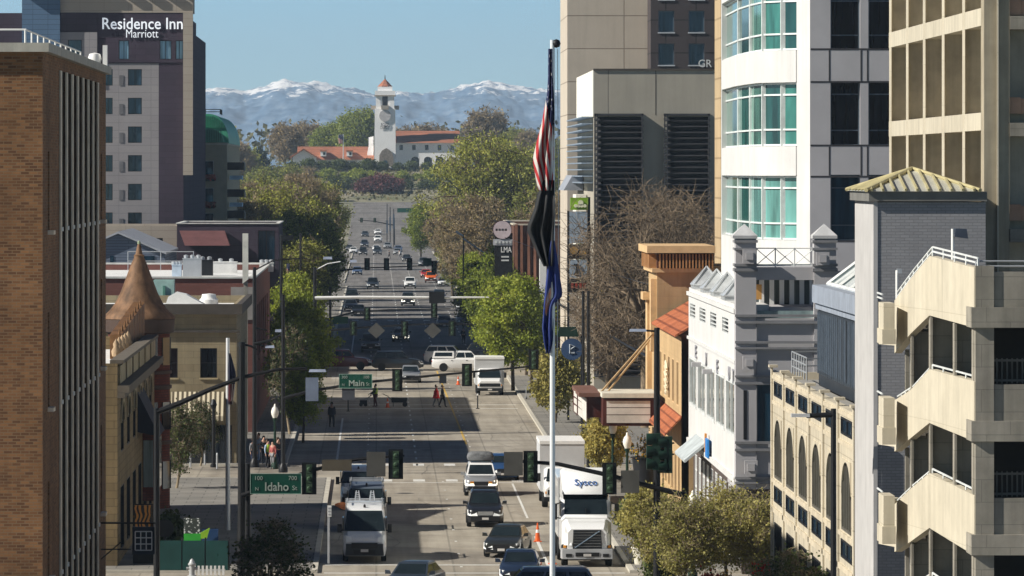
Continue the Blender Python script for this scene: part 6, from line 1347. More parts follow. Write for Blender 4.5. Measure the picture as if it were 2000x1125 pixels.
t = thing('wheel_planter', 'dark round wire wheel leaning behind the green fence', 'wheel', (XU(325, 262), 262, .13)); b = MB().lathe((XU(322, 262), 262, ZV(1032, 262)), [(.3, -.03), (.42, -.03), (.42, .03), (.3, .03), (.3, -.03)], 16, axis='y'); b.box(XU(320, 262), XU(324, 262), 262.1, 262.2, .1, ZV(1040, 262)); b.build('rim', BLK, t)
for k in range(5):
    u, Y = (345, 372, 400, 424, 318)[k], (352, 348, 351, 346, 343)[k]; x = XU(u, Y); t = thing('bollard', ['slim grey bollard on the plaza nearest the turret side', 'slim grey bollard on the plaza, second from the turret side', 'slim grey bollard in the middle of the plaza', 'slim grey bollard beside the dark plaza lamp', 'slim grey bollard against the turret foot'][k], 'bollard', (x, Y, .13)); b = MB().lathe((x, Y, .13), [(.06, 0), (.06, .9), (.03, .98), (0, 1)], 8); b.build('post', GALV, t)
t = thing('plaza_lamp', 'dark plaza lamp column in front of the striped awning', 'street lamp', (XU(417, 348), 348, .13)); x = XU(417, 348); b = MB().lathe((x, 348, .13), [(.2, 0), (.2, .15), (.11, .25), (.09, 3.6), (0, 3.7)], 10); b.build('column', BLK, t); MB().lathe((x, 348, 3.7), [(.1, 0), (.22, .3), (.1, .6), (0, .65)], 10).build('lantern', DFR, t)
t = thing('menu_board', 'dark framed board standing in the road behind the red-coated walker', 'sign', (XU(865, 489), 489, 0)); Y = 489; MB().hexa([(XU(858, Y), Y, 0), (XU(872, Y), Y, 0), (XU(872, Y), Y+.4, 0), (XU(858, Y), Y+.4, 0), (XU(858, Y), Y+.15, .8), (XU(872, Y), Y+.15, .8), (XU(872, Y), Y+.2, .8), (XU(858, Y), Y+.2, .8)]).build('board', DFR, t)
for i, (u, Y, v) in enumerate(((680, 432, 782), (933, 437, 762))):
    t = thing('delineator_post', ['thin post with white cap beside the street worker cart', 'thin dark delineator post in front of the white step van'][i], 'post', (XU(u, Y), Y, 0)); b = MB().lathe((XU(u, Y), Y, .0), [(.15, 0), (.15, .04), (.05, .06), (.05, 1.0), (0, 1.02)], 8); b.build('post', DFR, t); MB().lathe((XU(u, Y), Y, 1.03), [(.07, 0), (.07, .12), (0, .14)], 8).build('cap', WHT, t)
t = thing('wheelbarrow', 'low black wheeled barrow box on the road by the worker', 'cart', (XU(780, 440), 440, 0)); Y = 440; MB().hexa([(XU(765, Y), Y, .35), (XU(794, Y), Y, .35), (XU(794, Y), Y+.7, .35), (XU(765, Y), Y+.7, .35), (XU(764, Y), Y-.05, .75), (XU(796, Y), Y-.05, .7), (XU(796, Y), Y+.75, .7), (XU(764, Y), Y+.75, .75)]).build('tray', SB, t); b = MB().lathe((XU(791, Y), Y+.3, .2), [(0, -.06), (.2, -.06), (.2, .06), (0, .06)], 12, axis='y'); b.build('wheel', BLK, t); b = MB().tube([(XU(766, Y), Y+.3, .5), (XU(757, Y), Y+.3, .85), (XU(748, Y), Y+.3, 1.0)], .03, 5); b.tube([(XU(768, Y), Y+.3, .36), (XU(768, Y), Y+.3, .02)], .03, 5); b.build('handles', DFR, t)
t = thing('hand_cart', 'thin-framed road marking cart left of the worker', 'cart', (XU(710, 441), 441, 0)); Y = 441; b = MB().tube([(XU(729, Y), Y, 1.0), (XU(716, Y), Y, .6), (XU(705, Y), Y, .15)], .035, 5); b.build('frame', GALV, t); MB().box(XU(703, Y), XU(717, Y), Y-.2, Y+.2, .18, .5).build('tank', DFR, t); b = MB()
for u in (705, 714): b.lathe((XU(u, Y), Y, .15), [(0, -.05), (.15, -.05), (.15, .05), (0, .05)], 10, axis='y')
b.build('wheel', BLK, t)

# ------------------------------------------------------------------ flags
def flagpole(label, u, Y, vtop, zb, r, ball=True):
    x = XU(u, Y); t = thing('flagpole', label, 'flagpole', (x, Y, zb)); MB().tube([(x, Y, zb), (x, Y, ZV(vtop, Y))], [r, r*.72], 12).build('pole', M('white_flagpole', (.75, .76, .76), .35, .2, var=.04), t, smooth=50)
    if ball: MB().lathe((x+r*1.2, Y, ZV(vtop+7, Y)), [(0, -r*1.4), (r, -r), (r*1.4, 0), (r, r), (0, r*1.4)], 10).build('finial', DFR, t, smooth=60)
    return t
def cloth(name, label, cat, Y, outline, matf, rows=26, cols_=14, depth=.16, seed=1, folds=3.0):
    """hanging cloth: outline rows of (v, uleft, uright); cloth coordinates in UV"""
    b = MB(); uv = []
    for j in range(rows+1):
        f = j/rows; v = outline[0][0]+(outline[-1][0]-outline[0][0])*f
        for (a, c) in zip(outline, outline[1:]):
            if a[0] <= v <= c[0]:
                q = (v-a[0])/(c[0]-a[0]); ul = a[1]+(c[1]-a[1])*q; ur = a[2]+(c[2]-a[2])*q
        for i in range(cols_+1):
            g = i/cols_; u = ul+(ur-ul)*g
            y = Y+depth*math.sin(g*folds*6.283/1.0+seed+f*1.2)*(.35+.65*f)+.05*math.sin(f*9+seed); b.v.append((XU(u, Y), y, ZV(v, Y))); uv.append((g, f))
    for j in range(rows):
        for i in range(cols_): a = j*(cols_+1)+i; b.f.append((a, a+1, a+cols_+2, a+cols_+1)); b.m.append(0)
    t = thing(name, label, cat, (XU(outline[0][1], Y), Y, ZV(outline[0][0], Y)))
    o = b.build('cloth', matf, t, norm=False, smooth=180); ul_ = o.data.uv_layers.new(name='UVMap')
    for lp in o.data.loops: ul_.data[lp.index].uv = uv[lp.vertex_index]
    sm = o.modifiers.new('thickness', 'SOLIDIFY'); sm.thickness = .006
    return t
def uvmat(name, fn, tr=.35):
    m, n, l, b = newmat(name); tc = n.new('ShaderNodeTexCoord'); s = n.new('ShaderNodeSeparateXYZ'); l.new(tc.outputs['UV'], s.inputs[0])
    c = fn(n, l, s, tc.outputs['UV']); 
    if hasattr(c, 'is_linked'): l.new(c, b.inputs['Base Color'])
    else: b.inputs['Base Color'].default_value = (*c, 1)
    b.inputs['Roughness'].default_value = .75
    t = n.new('ShaderNodeBsdfTranslucent'); (l.new(c, t.inputs[0]) if hasattr(c, 'is_linked') else setattr(t.inputs[0], 'default_value', (*c, 1)))
    mx = n.new('ShaderNodeMixShader'); mx.inputs[0].default_value = tr; l.new(b.outputs[0], mx.inputs[1]); l.new(t.outputs[0], mx.inputs[2]); l.new(mx.outputs[0], n['Material Output'].inputs['Surface']); return m
def mth(n, l, op, a, c=None):
    m = n.new('ShaderNodeMath'); m.operation = op
    for i, v in enumerate((a, c)):
        if v is None: continue
        if hasattr(v, 'is_linked'): l.new(v, m.inputs[i])
        else: m.inputs[i].default_value = v
    return m.outputs[0]
def usflag(n, l, s, uvv):
    k = mth(n, l, 'ADD', mth(n, l, 'MULTIPLY', s.outputs[0], -3.6), mth(n, l, 'MULTIPLY', s.outputs[1], 5.2))   # stripes hang down the drape
    st = mth(n, l, 'GREATER_THAN', mth(n, l, 'FRACT', k), .5)
    c = mixc(n, l, st, (.55, .035, .04), (.72, .68, .64))
    mp = n.new('ShaderNodeMapping'); mp.inputs['Scale'].default_value = (7, 22, 1); l.new(uvv, mp.inputs[0])
    vo = n.new('ShaderNodeTexVoronoi'); vo.inputs['Scale'].default_value = 1; l.new(mp.outputs[0], vo.inputs['Vector'])
    star = mth(n, l, 'LESS_THAN', vo.outputs['Distance'], .25); bl = mixc(n, l, star, (.015, .022, .09), (.6, .6, .65))
    can = mth(n, l, 'LESS_THAN', mth(n, l, 'ADD', s.outputs[1], mth(n, l, 'MULTIPLY', s.outputs[0], -.25)), .36)
    return mixc(n, l, can, c, bl)
FY = 120
t = flagpole('tall silvery flagpole carrying three flags in the street foreground', 1079, FY, 78, -.05, .068)
x = XU(1079, FY); b = MB().tube([(x+.11, FY, ZV(95, FY)), (x+.13, FY, ZV(400, FY)), (x+.1, FY, ZV(700, FY))], .008, 4); b.build('halyard', GALV, t)
b = MB().lathe((x, FY, .0), [(.45, 0), (.45, .25), (.2, .35), (.12, .6), (.07, .7)], 14); b.build('base', CONC, t, smooth=40)
cloth('national_flag', 'limp American flag hanging at the top of the tall flagpole', 'flag', FY-.1, [(95, 1071, 1079), (150, 1071, 1080), (185, 1069, 1082), (215, 1063, 1083), (243, 1058, 1083), (280, 1048, 1082), (312, 1041, 1082), (335, 1045, 1081), (350, 1047, 1080), (372, 1052, 1077)], uvmat('national_flag_cloth', usflag), folds=2.2, depth=.13)
cloth('black_flag', 'limp black flag hanging in the middle of the tall flagpole', 'flag', FY-.13, [(352, 1062, 1083), (380, 1050, 1083), (410, 1043, 1083), (440, 1031, 1083), (452, 1030, 1082), (478, 1042, 1081), (500, 1052, 1080), (520, 1062, 1078)], uvmat('black_flag_cloth', lambda n, l, s, u: (.012, .013, .015), .1), folds=2.4, seed=2, depth=.12)
def idflag(n, l, s, uvv):
    d = n.new('ShaderNodeVectorMath'); d.operation = 'DISTANCE'; mp = n.new('ShaderNodeMapping'); mp.inputs['Scale'].default_value = (1, 1.6, 1); l.new(uvv, mp.inputs[0]); l.new(mp.outputs[0], d.inputs[0]); d.inputs[1].default_value = (.3, .87, 0)
    k = mth(n, l, 'LESS_THAN', d.outputs['Value'], .2); f = noi(n, l, uvv, 14, 3)
    return mixc(n, l, k, (.03, .055, .25), ramp(n, l, f, [(.4, (.6, .3, .14)), (.6, (.5, .5, .55))]))
cloth('state_flag', 'limp blue state flag with gold and pink seal, lowest on the tall flagpole', 'flag', FY-.11, [(470, 1076, 1083), (500, 1071, 1088), (535, 1068, 1093), (565, 1065, 1098), (578, 1064, 1100), (586, 1063, 1090), (600, 1062, 1082), (640, 1059, 1081), (668, 1062, 1080), (690, 1067, 1074)], uvmat('state_flag_cloth', idflag), folds=1.8, seed=3, depth=.12)
t = flagpole('white flagpole standing in front of the tan building', 445, 287, 660, .1, .13, False)
def darkus(n, l, s, uvv):
    st = mth(n, l, 'GREATER_THAN', mth(n, l, 'FRACT', mth(n, l, 'MULTIPLY', s.outputs[0], 3.)), .5); c = mixc(n, l, st, (.35, .03, .03), (.5, .48, .46)); return mixc(n, l, mth(n, l, 'LESS_THAN', s.outputs[1], .6), c, (.015, .02, .06))
cloth('small_flag', 'limp American flag on the white flagpole by the tan building', 'flag', 286.9, [(690, 447, 450), (730, 447, 461), (760, 448, 458), (790, 449, 454)], uvmat('small_flag_cloth', darkus), 14, 8)
t = flagpole('thin white flagpole in front of the left tree row', 565, 530, 515, .1, .06, False); cloth('small_flag', 'small American flag before the left tree row', 'flag', 529.9, [(515, 560, 566), (540, 561, 567)], uvmat('tree_row_flag_cloth', usflag), 8, 6)
t = flagpole('white flagpole in front of the station', 670.5, 1822, 262, 19, .15, False); cloth('small_flag', 'tiny American flag flying before the station', 'flag', 1821.9, [(263, 661, 671), (270, 661, 670), (281, 662, 669)], uvmat('station_flag_cloth', usflag), 8, 6)
# ------------------------------------------------------------------ vehicles (built facing -y, origin on the ground)
def PAINT(name, c, metal=.0): return M(name, c, .32, metal, var=.04, spec=.5, coat=.6)
CARGL = M('car_glass', (.012, .018, .02), .06, var=.3, spec=.7, scale=2); TYRE = M('tyre_rubber', (.012, .012, .012), .9); RIM = M('wheel_rim', (.3, .31, .32), .35, .7); LAMP = M('headlight_lens', (.85, .87, .86), .35, 0, var=.06, spec=.6); TRIM = M('black_trim', (.015, .015, .016), .5); PLATE = M('number_plate', (.6, .58, .55), .5); TAIL = M('tail_lamp', (.35, .01, .01), .3); AMBER = M('amber_lens', (.75, .3, .03), .3); CHR = M('chrome', (.55, .56, .57), .2, .8)
LIT = newmat('lit_headlight')[0]; bb = LIT.node_tree.nodes['Principled BSDF']; bb.inputs['Base Color'].default_value = (.9, .88, .8, 1); bb.inputs['Emission Color'].default_value = (1, .93, .75, 1); bb.inputs['Emission Strength'].default_value = 1.5
def wheel(t, x, y, r, w_):
    s = 1 if x > 0 else -1
    b = MB().lathe((x, y, r), [(r*.62, -w_/2), (r*.93, -w_/2), (r, -w_*.3), (r, w_*.3), (r*.93, w_/2), (r*.62, w_/2)], 20, axis='x'); o = b.build('wheel', TYRE, t, True, 40)
    b = MB().lathe((x, y, r), [(0, s*w_*.4), (r*.2, s*w_*.42), (r*.5, s*w_*.3), (r*.62, s*w_*.46), (r*.63, -s*w_*.4), (0, -s*w_*.4)], 16, axis='x'); b.build('rim', RIM, o, True, 40)
def loft(b, secs, m=0):
    n_ = len(secs[0]); o = len(b.v)
    for s in secs: b.v += s
    for i in range(len(secs)-1):
        for k in range(n_): b.f.append((o+i*n_+k, o+i*n_+(k+1) % n_, o+(i+1)*n_+(k+1) % n_, o+(i+1)*n_+k)); b.m.append(m)
    b.f.append(tuple(o+k for k in range(n_))); b.m.append(m); e = o+(len(secs)-1)*n_; b.f.append(tuple(e+k for k in range(n_))); b.m.append(m)
def sec(y, hw, zb, zt, r=.1, tum=.04):
    zm = (zb+zt)/2
    h = [(hw*.93, zb), (hw, zb+(zt-zb)*.3), (hw, zm), (hw-tum*.5, zt-r), (hw-tum-r*.45, zt-r*.25), (hw-tum-r*1.3, zt)]
    return [(x, y, z) for x, z in h]+[(-x, y, z) for x, z in h[::-1]]
def slab(b, q, th):
    """thin panel from 4 points, thickened outward"""
    P = [Vector(p) for p in q]; nrm = (P[1]-P[0]).cross(P[3]-P[0]).normalized()*th
    b.hexa([*(tuple(p) for p in P), *(tuple(p+nrm) for p in P)])
KINDS = {  # L, W, H, hood z, belt z, base of windscreen, roof front, roof rear, rear base (fractions of L), wheel r, ground clearance
    'sedan': (4.75, 1.82, 1.45, .86, .95, .27, .45, .72, .90, .33, .2),
    'suv': (4.7, 1.88, 1.8, 1.05, 1.14, .27, .40, .90, .985, .37, .26),
    'hatch': (4.1, 1.78, 1.5, .92, 1.0, .24, .40, .85, .98, .32, .2),
    'pickup': (5.7, 1.98, 1.88, 1.12, 1.2, .26, .36, .58, .635, .4, .32)}
def car(label, u, Y, kind, paint, rz=0, X=None, cat='car', name='car', roof=None, lamp=LAMP, grille=TRIM, bumper=None, extra=None, group=None, z=None, rack=False, cap=False, scale=1):
    L, W, H, hz, bz, fb, rf, rr_, rb, wr, gc = KINDS[kind]
    x = XU(u, Y) if X is None else X
    t = thing(name, label, cat, (x, Y, gz(Y)+.004 if z is None else z), rz, group)
    y = lambda f: f*L
    hw = W/2; b = MB()
    secs = [sec(.0, hw*.8, gc+.12, hz-.2, .1), sec(.05*L, hw*.95, gc, hz-.08), sec(.13*L, hw, gc-.02, hz), sec(fb*L, hw, gc-.02, bz), sec(.5*L, hw, gc-.02, bz+.01), sec(min(rb, .9)*L, hw, gc-.02, bz+.02), sec(.95*L, hw*.97, gc, bz), sec(L, hw*.86, gc+.14, bz-.13)]
    loft(b, secs)
    body = b.build('body', paint, t, True, 35)
    g = MB(); wb, wt = hw-.1, hw-.26
    ring = lambda f0, f1, w_, z, ins=0: [(-w_, y(f0)+ins, z), (w_, y(f0)+ins, z), (w_, y(f1)-ins, z), (-w_, y(f1)-ins, z)]
    r0, r1, r2 = ring(fb, rb, wb, bz-.02), ring(rf, rr_, wt, H-.05), ring(rf, rr_, wt-.12, H, .1)
    for A, B in ((r0, r1), (r1, r2)):
        g.add(A+B, [(i, (i+1) % 4, 4+(i+1) % 4, 4+i) for i in range(4)])
    g.poly(r2); cabin = g.build('cabin', roof or paint, t, True, 30)
    def lerp(p, q, f): return tuple(Vector(p)*(1-f)+Vector(q)*f)
    def pane(A, B, C, D, f0=.06, f1=.94, z0=.1, z1=.9, nm='window'):
        q = [lerp(lerp(A, B, f0), lerp(D, C, f0), z0), lerp(lerp(A, B, f1), lerp(D, C, f1), z0), lerp(lerp(A, B, f1), lerp(D, C, f1), z1), lerp(lerp(A, B, f0), lerp(D, C, f0), z1)]
        m_ = MB(); slab(m_, q, .012); m_.build(nm, CARGL, t, True)
    pane(r0[0], r0[1], r1[1], r1[0], nm='windscreen')
    pane(r0[2], r0[3], r1[3], r1[2], nm='rear_window')
    for (A, B, C, D) in ((r0[1], r0[2], r1[2], r1[1]), (r0[3], r0[0], r1[0], r1[3])):
        sp = [(.03, .46), (.5, .95)] if kind in ('sedan', 'hatch', 'pickup') else [(.03, .35), (.38, .66), (.7, .96)]
        for f0, f1 in sp: pane(A, B, C, D, f0, f1, .16, .86)
    for s in (-1, 1):
        for f in (.17, .81): wheel(t, s*(hw-.11), y(f), wr, .24)
        m_ = MB().hexa([(s*hw*.42, -.07, hz-.45), (s*hw*.8, -.03, hz-.45), (s*hw*.97, .2, hz-.42), (s*hw*.45, .12, hz-.42), (s*hw*.5, .03, hz-.2), (s*hw*.8, .09, hz-.17), (s*hw*.98, .42, hz-.14), (s*hw*.5, .2, hz-.2)]); m_.build('headlight', lamp, t, True)
        m_ = MB().box(s*hw*.55, s*hw*.86, L-.06, L+.012, bz-.35, bz-.18); m_.build('tail_lamp', TAIL, t, True)
        m_ = MB().hexa([(s*(hw-.06), y(fb)+.15, bz), (s*(hw+.2), y(fb)+.18, bz), (s*(hw+.2), y(fb)+.28, bz), (s*(hw-.06), y(fb)+.28, bz), (s*(hw+.0), y(fb)+.15, bz+.15), (s*(hw+.2), y(fb)+.18, bz+.17), (s*(hw+.2), y(fb)+.28, bz+.17), (s*(hw+.0), y(fb)+.28, bz+.15)]); m_.build('wing_mirror', paint, t, True)
        m_ = MB()
        for f in (.42, .66): m_.box(s*(hw-.01), s*(hw+.015), y(f), y(f)+.16, bz-.2, bz-.16)
        m_.build('door_handle', TRIM, t, True)
    MB().box(-hw*.42, hw*.42, -.03, .06, hz-.42, hz-.22).build('grille', grille, t, True)
    m_ = MB().hexa([(-hw*.8, -.06, gc+.08), (hw*.8, -.06, gc+.08), (hw*.97, .3, gc+.08), (-hw*.97, .3, gc+.08), (-hw*.78, -.05, gc+.3), (hw*.78, -.05, gc+.3), (hw*.95, .3, gc+.3), (-hw*.95, .3, gc+.3)]); m_.build('bumper', bumper or TRIM, t, True)
    MB().box(-.17, .17, -.085, -.062, gc+.14, gc+.26).build('number_plate', PLATE, t, True)
    if kind == 'pickup':
        MB().box(-hw+.12, hw-.12, y(rb)+.06, L-.12, bz+.0, bz+.035).build('bed', TRIM, t, True)
        if cap:
            c = MB(); A, B = [(-hw+.03, y(rb)+.05, bz+.02), (hw-.03, y(rb)+.05, bz+.02), (hw-.03, L-.05, bz+.02), (-hw+.03, L-.05, bz+.02)], [(-hw+.2, y(rb)+.05, H-.04), (hw-.2, y(rb)+.05, H-.04), (hw-.2, L-.2, H-.04), (-hw+.2, L-.2, H-.04)]
            c.hexa(A+B); c.build('bed_cap', paint, t, True)
            for s in (0, 1):
                q = (A[1], A[2], B[2], B[1]) if s else (A[3], A[0], B[0], B[3]); pane(*q, .08, .92, .3, .85, 'cap_window')
    if rack:
        m_ = MB()
        for s in (-1, 1): m_.tube([(s*(wt-.08), y(rf)+.15, H+.07), (s*(wt-.08), y(rr_)-.1, H+.07)], .025, 5)
        for f in (.2, .5, .8): yy = y(rf)*(1-f)+y(rr_)*f; m_.tube([(-wt+.08, yy, H+.07), (wt-.08, yy, H+.07)], .02, 5)
        m_.build('roof_rack', TRIM, t, True)
    if scale != 1: t.scale = (scale,)*3
    return t
VB = PAINT('dark_blue_paint', (.015, .025, .05)); VK = PAINT('car_black', (.012, .013, .016)); VW = PAINT('car_white', (.8, .8, .79)); VS = PAINT('car_silver', (.36, .37, .38), .4); VR = PAINT('dark_red_paint', (.12, .012, .014)); VG = PAINT('car_grey', (.12, .13, .14), .3); VO = PAINT('car_orange', (.75, .13, .01)); VBL = PAINT('car_blue', (.02, .06, .16)); VLB = PAINT('mid_blue_paint', (.06, .1, .19)); VDS = PAINT('dark_slate_paint', (.03, .04, .055)); VT = PAINT('dark_olive_paint', (.02, .022, .02))
t = car('silver SUV with grey roof cargo bag and lit amber lights', 940, 319, 'suv', VS, roof=VW, lamp=LIT, bumper=TRIM, rack=True)
m_ = MB(); loft(m_, [[(x*k, yy, 1.9+zz*k2) for x, zz in ((-.72, .04), (.72, .04), (.78, .2), (.7, .42), (.5, .5), (-.5, .5), (-.7, .42), (-.78, .2))] for yy, k, k2 in ((2.0, .85, .7), (2.15, 1, 1), (3.2, 1, 1), (3.35, .85, .7))]); cb_ = thing('cargo_bag', 'soft grey cargo bag strapped on the silver SUV roof', 'bag', (XU(940, 319), 319, 0)); m_.build('bag', M('grey_fabric', (.14, .145, .15), .95, var=.35, scale=5), cb_, True, 60)
m_ = MB()
for s in (-1, 1): m_.box(s*.52-.1, s*.52+.1, -.05, .0, .72, .84)
m_.build('fog_lamp', AMBER, t, True)
car('black SUV with chrome grille and white headlights, second in the right lane', 948, 291, 'suv', VK, lamp=LAMP, grille=CHR, rack=True)
car('dark grey sedan angled in the right lane behind the orange cone', 979, 268, 'sedan', VT, R(-9))
car('dark blue sedan nearest the camera in the right lane', 1014, 250, 'sedan', VB, R(-3))
car('blue car crossing the near intersection, only its roof in view', 0, 233, 'suv', VLB, R(-90), X=3.9, scale=1.14)
car('dark car at the bottom edge, only its roof in view ahead of the white van', 0, 242.6, 'sedan', VDS, R(-14), X=1.1)
car('blue car half hidden behind the grey sign back', 984, 335, 'hatch', VBL)
car('dark red pickup crossing at the far intersection', 0, 523, 'pickup', VR, R(90), X=-.5, cap=False, name='pickup_truck', cat='pickup')
car('black SUV crossing at the far intersection in front of the red pickup', 0, 521, 'suv', VK, R(90), X=4.3)
car('white pickup with a windowed white bed cap, waiting at the far intersection', 0, 519, 'pickup', VW, R(90), X=10.8, cap=True, name='pickup_truck', cat='pickup')
car('white SUV partly hidden behind the white pickup', 0, 538, 'suv', VW, R(82), X=9.3); car('dark car behind the white pickup, only its roof showing', 0, 548, 'hatch', VLB, R(86), X=9.0)
car('dark SUV crossing farther back, right of the white pickup', 0, 545, 'suv', VK, R(90), X=13.4)
car('grey car facing the camera in the shade behind the big signal head', 802, 490, 'sedan', VS)
car('black pickup facing the camera behind the red pickup', 724, 572, 'pickup', VK, name='pickup_truck', cat='pickup')
car('black car with lit headlights in the broad dark shadow', 783, 608, 'sedan', VK, lamp=LIT)
car('dark car with bright headlights just below the pale mast arm', 797, 770, 'suv', VK, lamp=LIT)
car('white car far up the middle lane', 801, 885, 'suv', VW)
car('dark SUV in the left lane above the pale mast arm', 728, 880, 'suv', VDS)
car('dark car in the left lane below the pale mast arm', 700, 715, 'sedan', VK)
car('dark parked car with pale roof at the right kerb of the far block', 868, 660, 'sedan', VDS); car('grey parked car at the right kerb near the dark intersection signals', 905, 672, 'hatch', VG); car('dark SUV at the right kerb behind the orange vehicle nose', 858, 790, 'suv', VB)
car('white parked car beside the orange vehicle', 866, 900, 'hatch', VW); car('black parked car farther right of the orange vehicle', 880, 955, 'suv', VK)
car('bright orange pickup far up the right lane', 842, 930, 'pickup', VO, name='pickup_truck', cat='pickup', z=.01); car('red car right behind the orange pickup', 832, 975, 'sedan', PAINT('car_red', (.35, .02, .02)))
car('teal-grey van-like car at the far stop line', 827, 1090, 'suv', VG)
PK = [(12.0, 565, 'hatch', VS, 'silver parked car at the right kerb nearest the dark intersection'), (11.4, 740, 'suv', VG, 'grey parked SUV at the right kerb of the far block'), (11.6, 1010, 'sedan', VW, 'white parked car at the right kerb far beyond the orange pickup'), (11.6, 1040, 'suv', VDS, 'dark parked SUV at the right kerb far beyond the orange pickup'), (-3.4, 745, 'sedan', VG, 'grey parked car at the left kerb of the far block'), (-3.4, 790, 'suv', VK, 'black parked SUV at the left kerb of the far block'), (-3.4, 1000, 'hatch', VLB, 'blue parked car at the far left kerb under the trees'), (6.2, 1150, 'sedan', VK, 'black car waiting in the far right lane before the crosswalk')]
for X_, Y, k, p, lab in PK: car(lab, 0, Y, k, p, X=X_)
FARC = [(709, 1235, 'suv', VK, 'black SUV first in the left queue of the far cars'), (737, 1240, 'suv', VDS, 'dark SUV with white hood first in the middle queue of the far cars'), (735, 1300, 'sedan', VW, 'white car second in the middle queue of the far cars'), (738, 1370, 'suv', VW, 'tall white vehicle third in the middle queue of the far cars'), (712, 1330, 'suv', VB, 'dark blue car second in the left queue of the far cars'), (778, 1290, 'sedan', VLB, 'blue and white car in the right far lane'), (757, 1320, 'sedan', VS, 'pale silver car by the far median poles'), (776, 1240, 'hatch', VS, 'light car first in the right far lane'), (690, 1260, 'hatch', VW, 'pale car at the left edge of the far road'), (682, 1300, 'hatch', VG, 'grey car at the far left edge under the trees'), (713, 1420, 'sedan', VDS, 'dark car last in the left queue of the far cars'), (738, 1440, 'sedan', VW, 'small white car last in the middle far queue')]
for u, Y, k, p, lab in FARC: car(lab, u, Y, k, p)
car('white car parked before the station tower', 765, 1812, 'suv', VW, R(90)); car('white car parked before the left wing of the station', 703, 1810, 'suv', VW, R(90)); 
# big white van
def boxmesh(w_, y0, y1, z0, z1, r=.08):
    b = MB(); P = [(-w_/2+r, z0), (w_/2-r, z0), (w_/2, z0+r), (w_/2, z1-r), (w_/2-r, z1), (-w_/2+r, z1), (-w_/2, z1-r), (-w_/2, z0+r)]
    return b.prism([(x, z) for x, z in P], y0, y1, 'y')
def van(label, u, Y, paint, L=5.9, W=2.05, H=2.55, rz=0, ladder=True, group=None, dark=False):
    t = thing('van', label, 'van', (XU(u, Y), Y, .004), rz); hw = W/2; b = MB()
    S = lambda y, zt, k=1.0, zb=.3: [(x*k, y, z) for x, z in ((-hw+.05, zb), (hw-.05, zb), (hw, zb+.3), (hw, min(1.3, zt*.7)), (hw-.03-.07*(zt/H), zt-.16), (hw-.22, zt), (-hw+.22, zt), (-hw+.03+.07*(zt/H), zt-.16), (-hw, min(1.3, zt*.7)), (-hw, zb+.3))]
    loft(b, [S(0, 1.0, .86), S(.1, 1.18, .95), S(.5, 1.38, 1), S(.75, 1.5), S(1.45, H-.14), S(1.9, H), S(L-.1, H), S(L, H-.1, .97)])
    b.build('body', paint, t, True, 35)
    m_ = MB(); slab(m_, [(-hw+.06, .6, 1.44), (hw-.06, .6, 1.44), (hw-.2, 1.34, H-.2), (-hw+.2, 1.34, H-.2)], .02); m_.build('windscreen', CARGL, t, True)
    m_ = MB().hexa([(-hw*.86, -.1, .32), (hw*.86, -.1, .32), (hw, .7, .32), (-hw, .7, .32), (-hw*.84, -.06, .88), (hw*.84, -.06, .88), (hw+.01, .7, .7), (-hw-.01, .7, .7)]); m_.build('bumper', M('grey_plastic', (.045, .047, .05), .7), t, True)
    m_ = MB(); m_.box(-hw*.6, hw*.6, -.13, -.06, .68, .93); m_.box(-hw*.5, hw*.5, -.13, -.101, .42, .6); m_.build('grille', TRIM, t, True)
    MB().box(-.18, .18, -.16, -.131, .5, .63).build('number_plate', PLATE, t, True)
    for s in (-1, 1):
        m_ = MB().hexa([(s*hw*.58, -.05, 1.0), (s*hw*.84, .0, .92), (s*hw*.97, .24, .92), (s*hw*.6, .2, 1.0), (s*hw*.62, .06, 1.2), (s*hw*.84, .12, 1.24), (s*hw*.96, .34, 1.28), (s*hw*.62, .24, 1.22)]); m_.build('headlight', LAMP if not dark else TRIM, t, True)
        m_ = MB().box(s*(hw+.06), s*(hw+.26), .95, 1.1, 1.35, 1.75); m_.tube([(s*(hw-.05), 1.02, 1.45), (s*(hw+.1), 1.02, 1.45)], .03, 5); m_.build('wing_mirror', TRIM, t, True)
        m_ = MB(); m_.box(s*(hw-.04), s*(hw+.012), 1.1, 1.9, 1.45, 2.05); m_.build('side_window', CARGL, t, True)
        for y in (.95, L-1.1): wheel(t, s*(hw-.13), y, .36, .25)
        MB().box(s*hw*.8, s*hw*.93, L-.02, L+.012, .9, 1.5).build('tail_lamp', TAIL, t, True)
    MB().lathe((.0, 1.7, H-.05), [(.06, 0), (.05, .12), (0, .15)], 8).build('roof_antenna', TRIM, t, True)
    if ladder:
        m_ = MB()
        for y in (2.3, 3.6, 5.0): m_.tube([(-hw+.1, y, H+.15), (hw-.1, y, H+.15)], .03, 5); [m_.tube([(s*(hw-.15), y, H-.04), (s*(hw-.15), y, H+.15)], .025, 5) for s in (-1, 1)]
        for s in (-1, 1): m_.tube([(s*(hw-.2), 2.2, H+.18), (s*(hw-.2), 5.2, H+.18)], .03, 5)
        m_.build('roof_rack', GALV, t, True)
    return t
t = van('white high-roof van with ladder rack at the left kerb in front', 712, 265, VW)
X0 = XU(712, 265)
l_ = thing('ladder', 'light metal step ladders carried on the white van roof', 'ladder', (X0, 267.5, 2.8)); m_ = MB()
for s in (-.45, .25):
    for dx in (0, .22): m_.tube([(s+dx, -.2, 0), (s+dx*.5+.11*.5, .6, .4)], .028, 5); m_.tube([(s+dx, 1.6, 0), (s+dx*.5+.11*.5, .6, .4)], .028, 5)
    for k in range(4): m_.tube([(s, -.1+.2*k, .05+.09*k), (s+.24-.03*k, -.1+.2*k, .05+.09*k)], .02, 4)
m_.build('rails', M('bright_aluminium', (.6, .63, .66), .35, .6), l_, True)
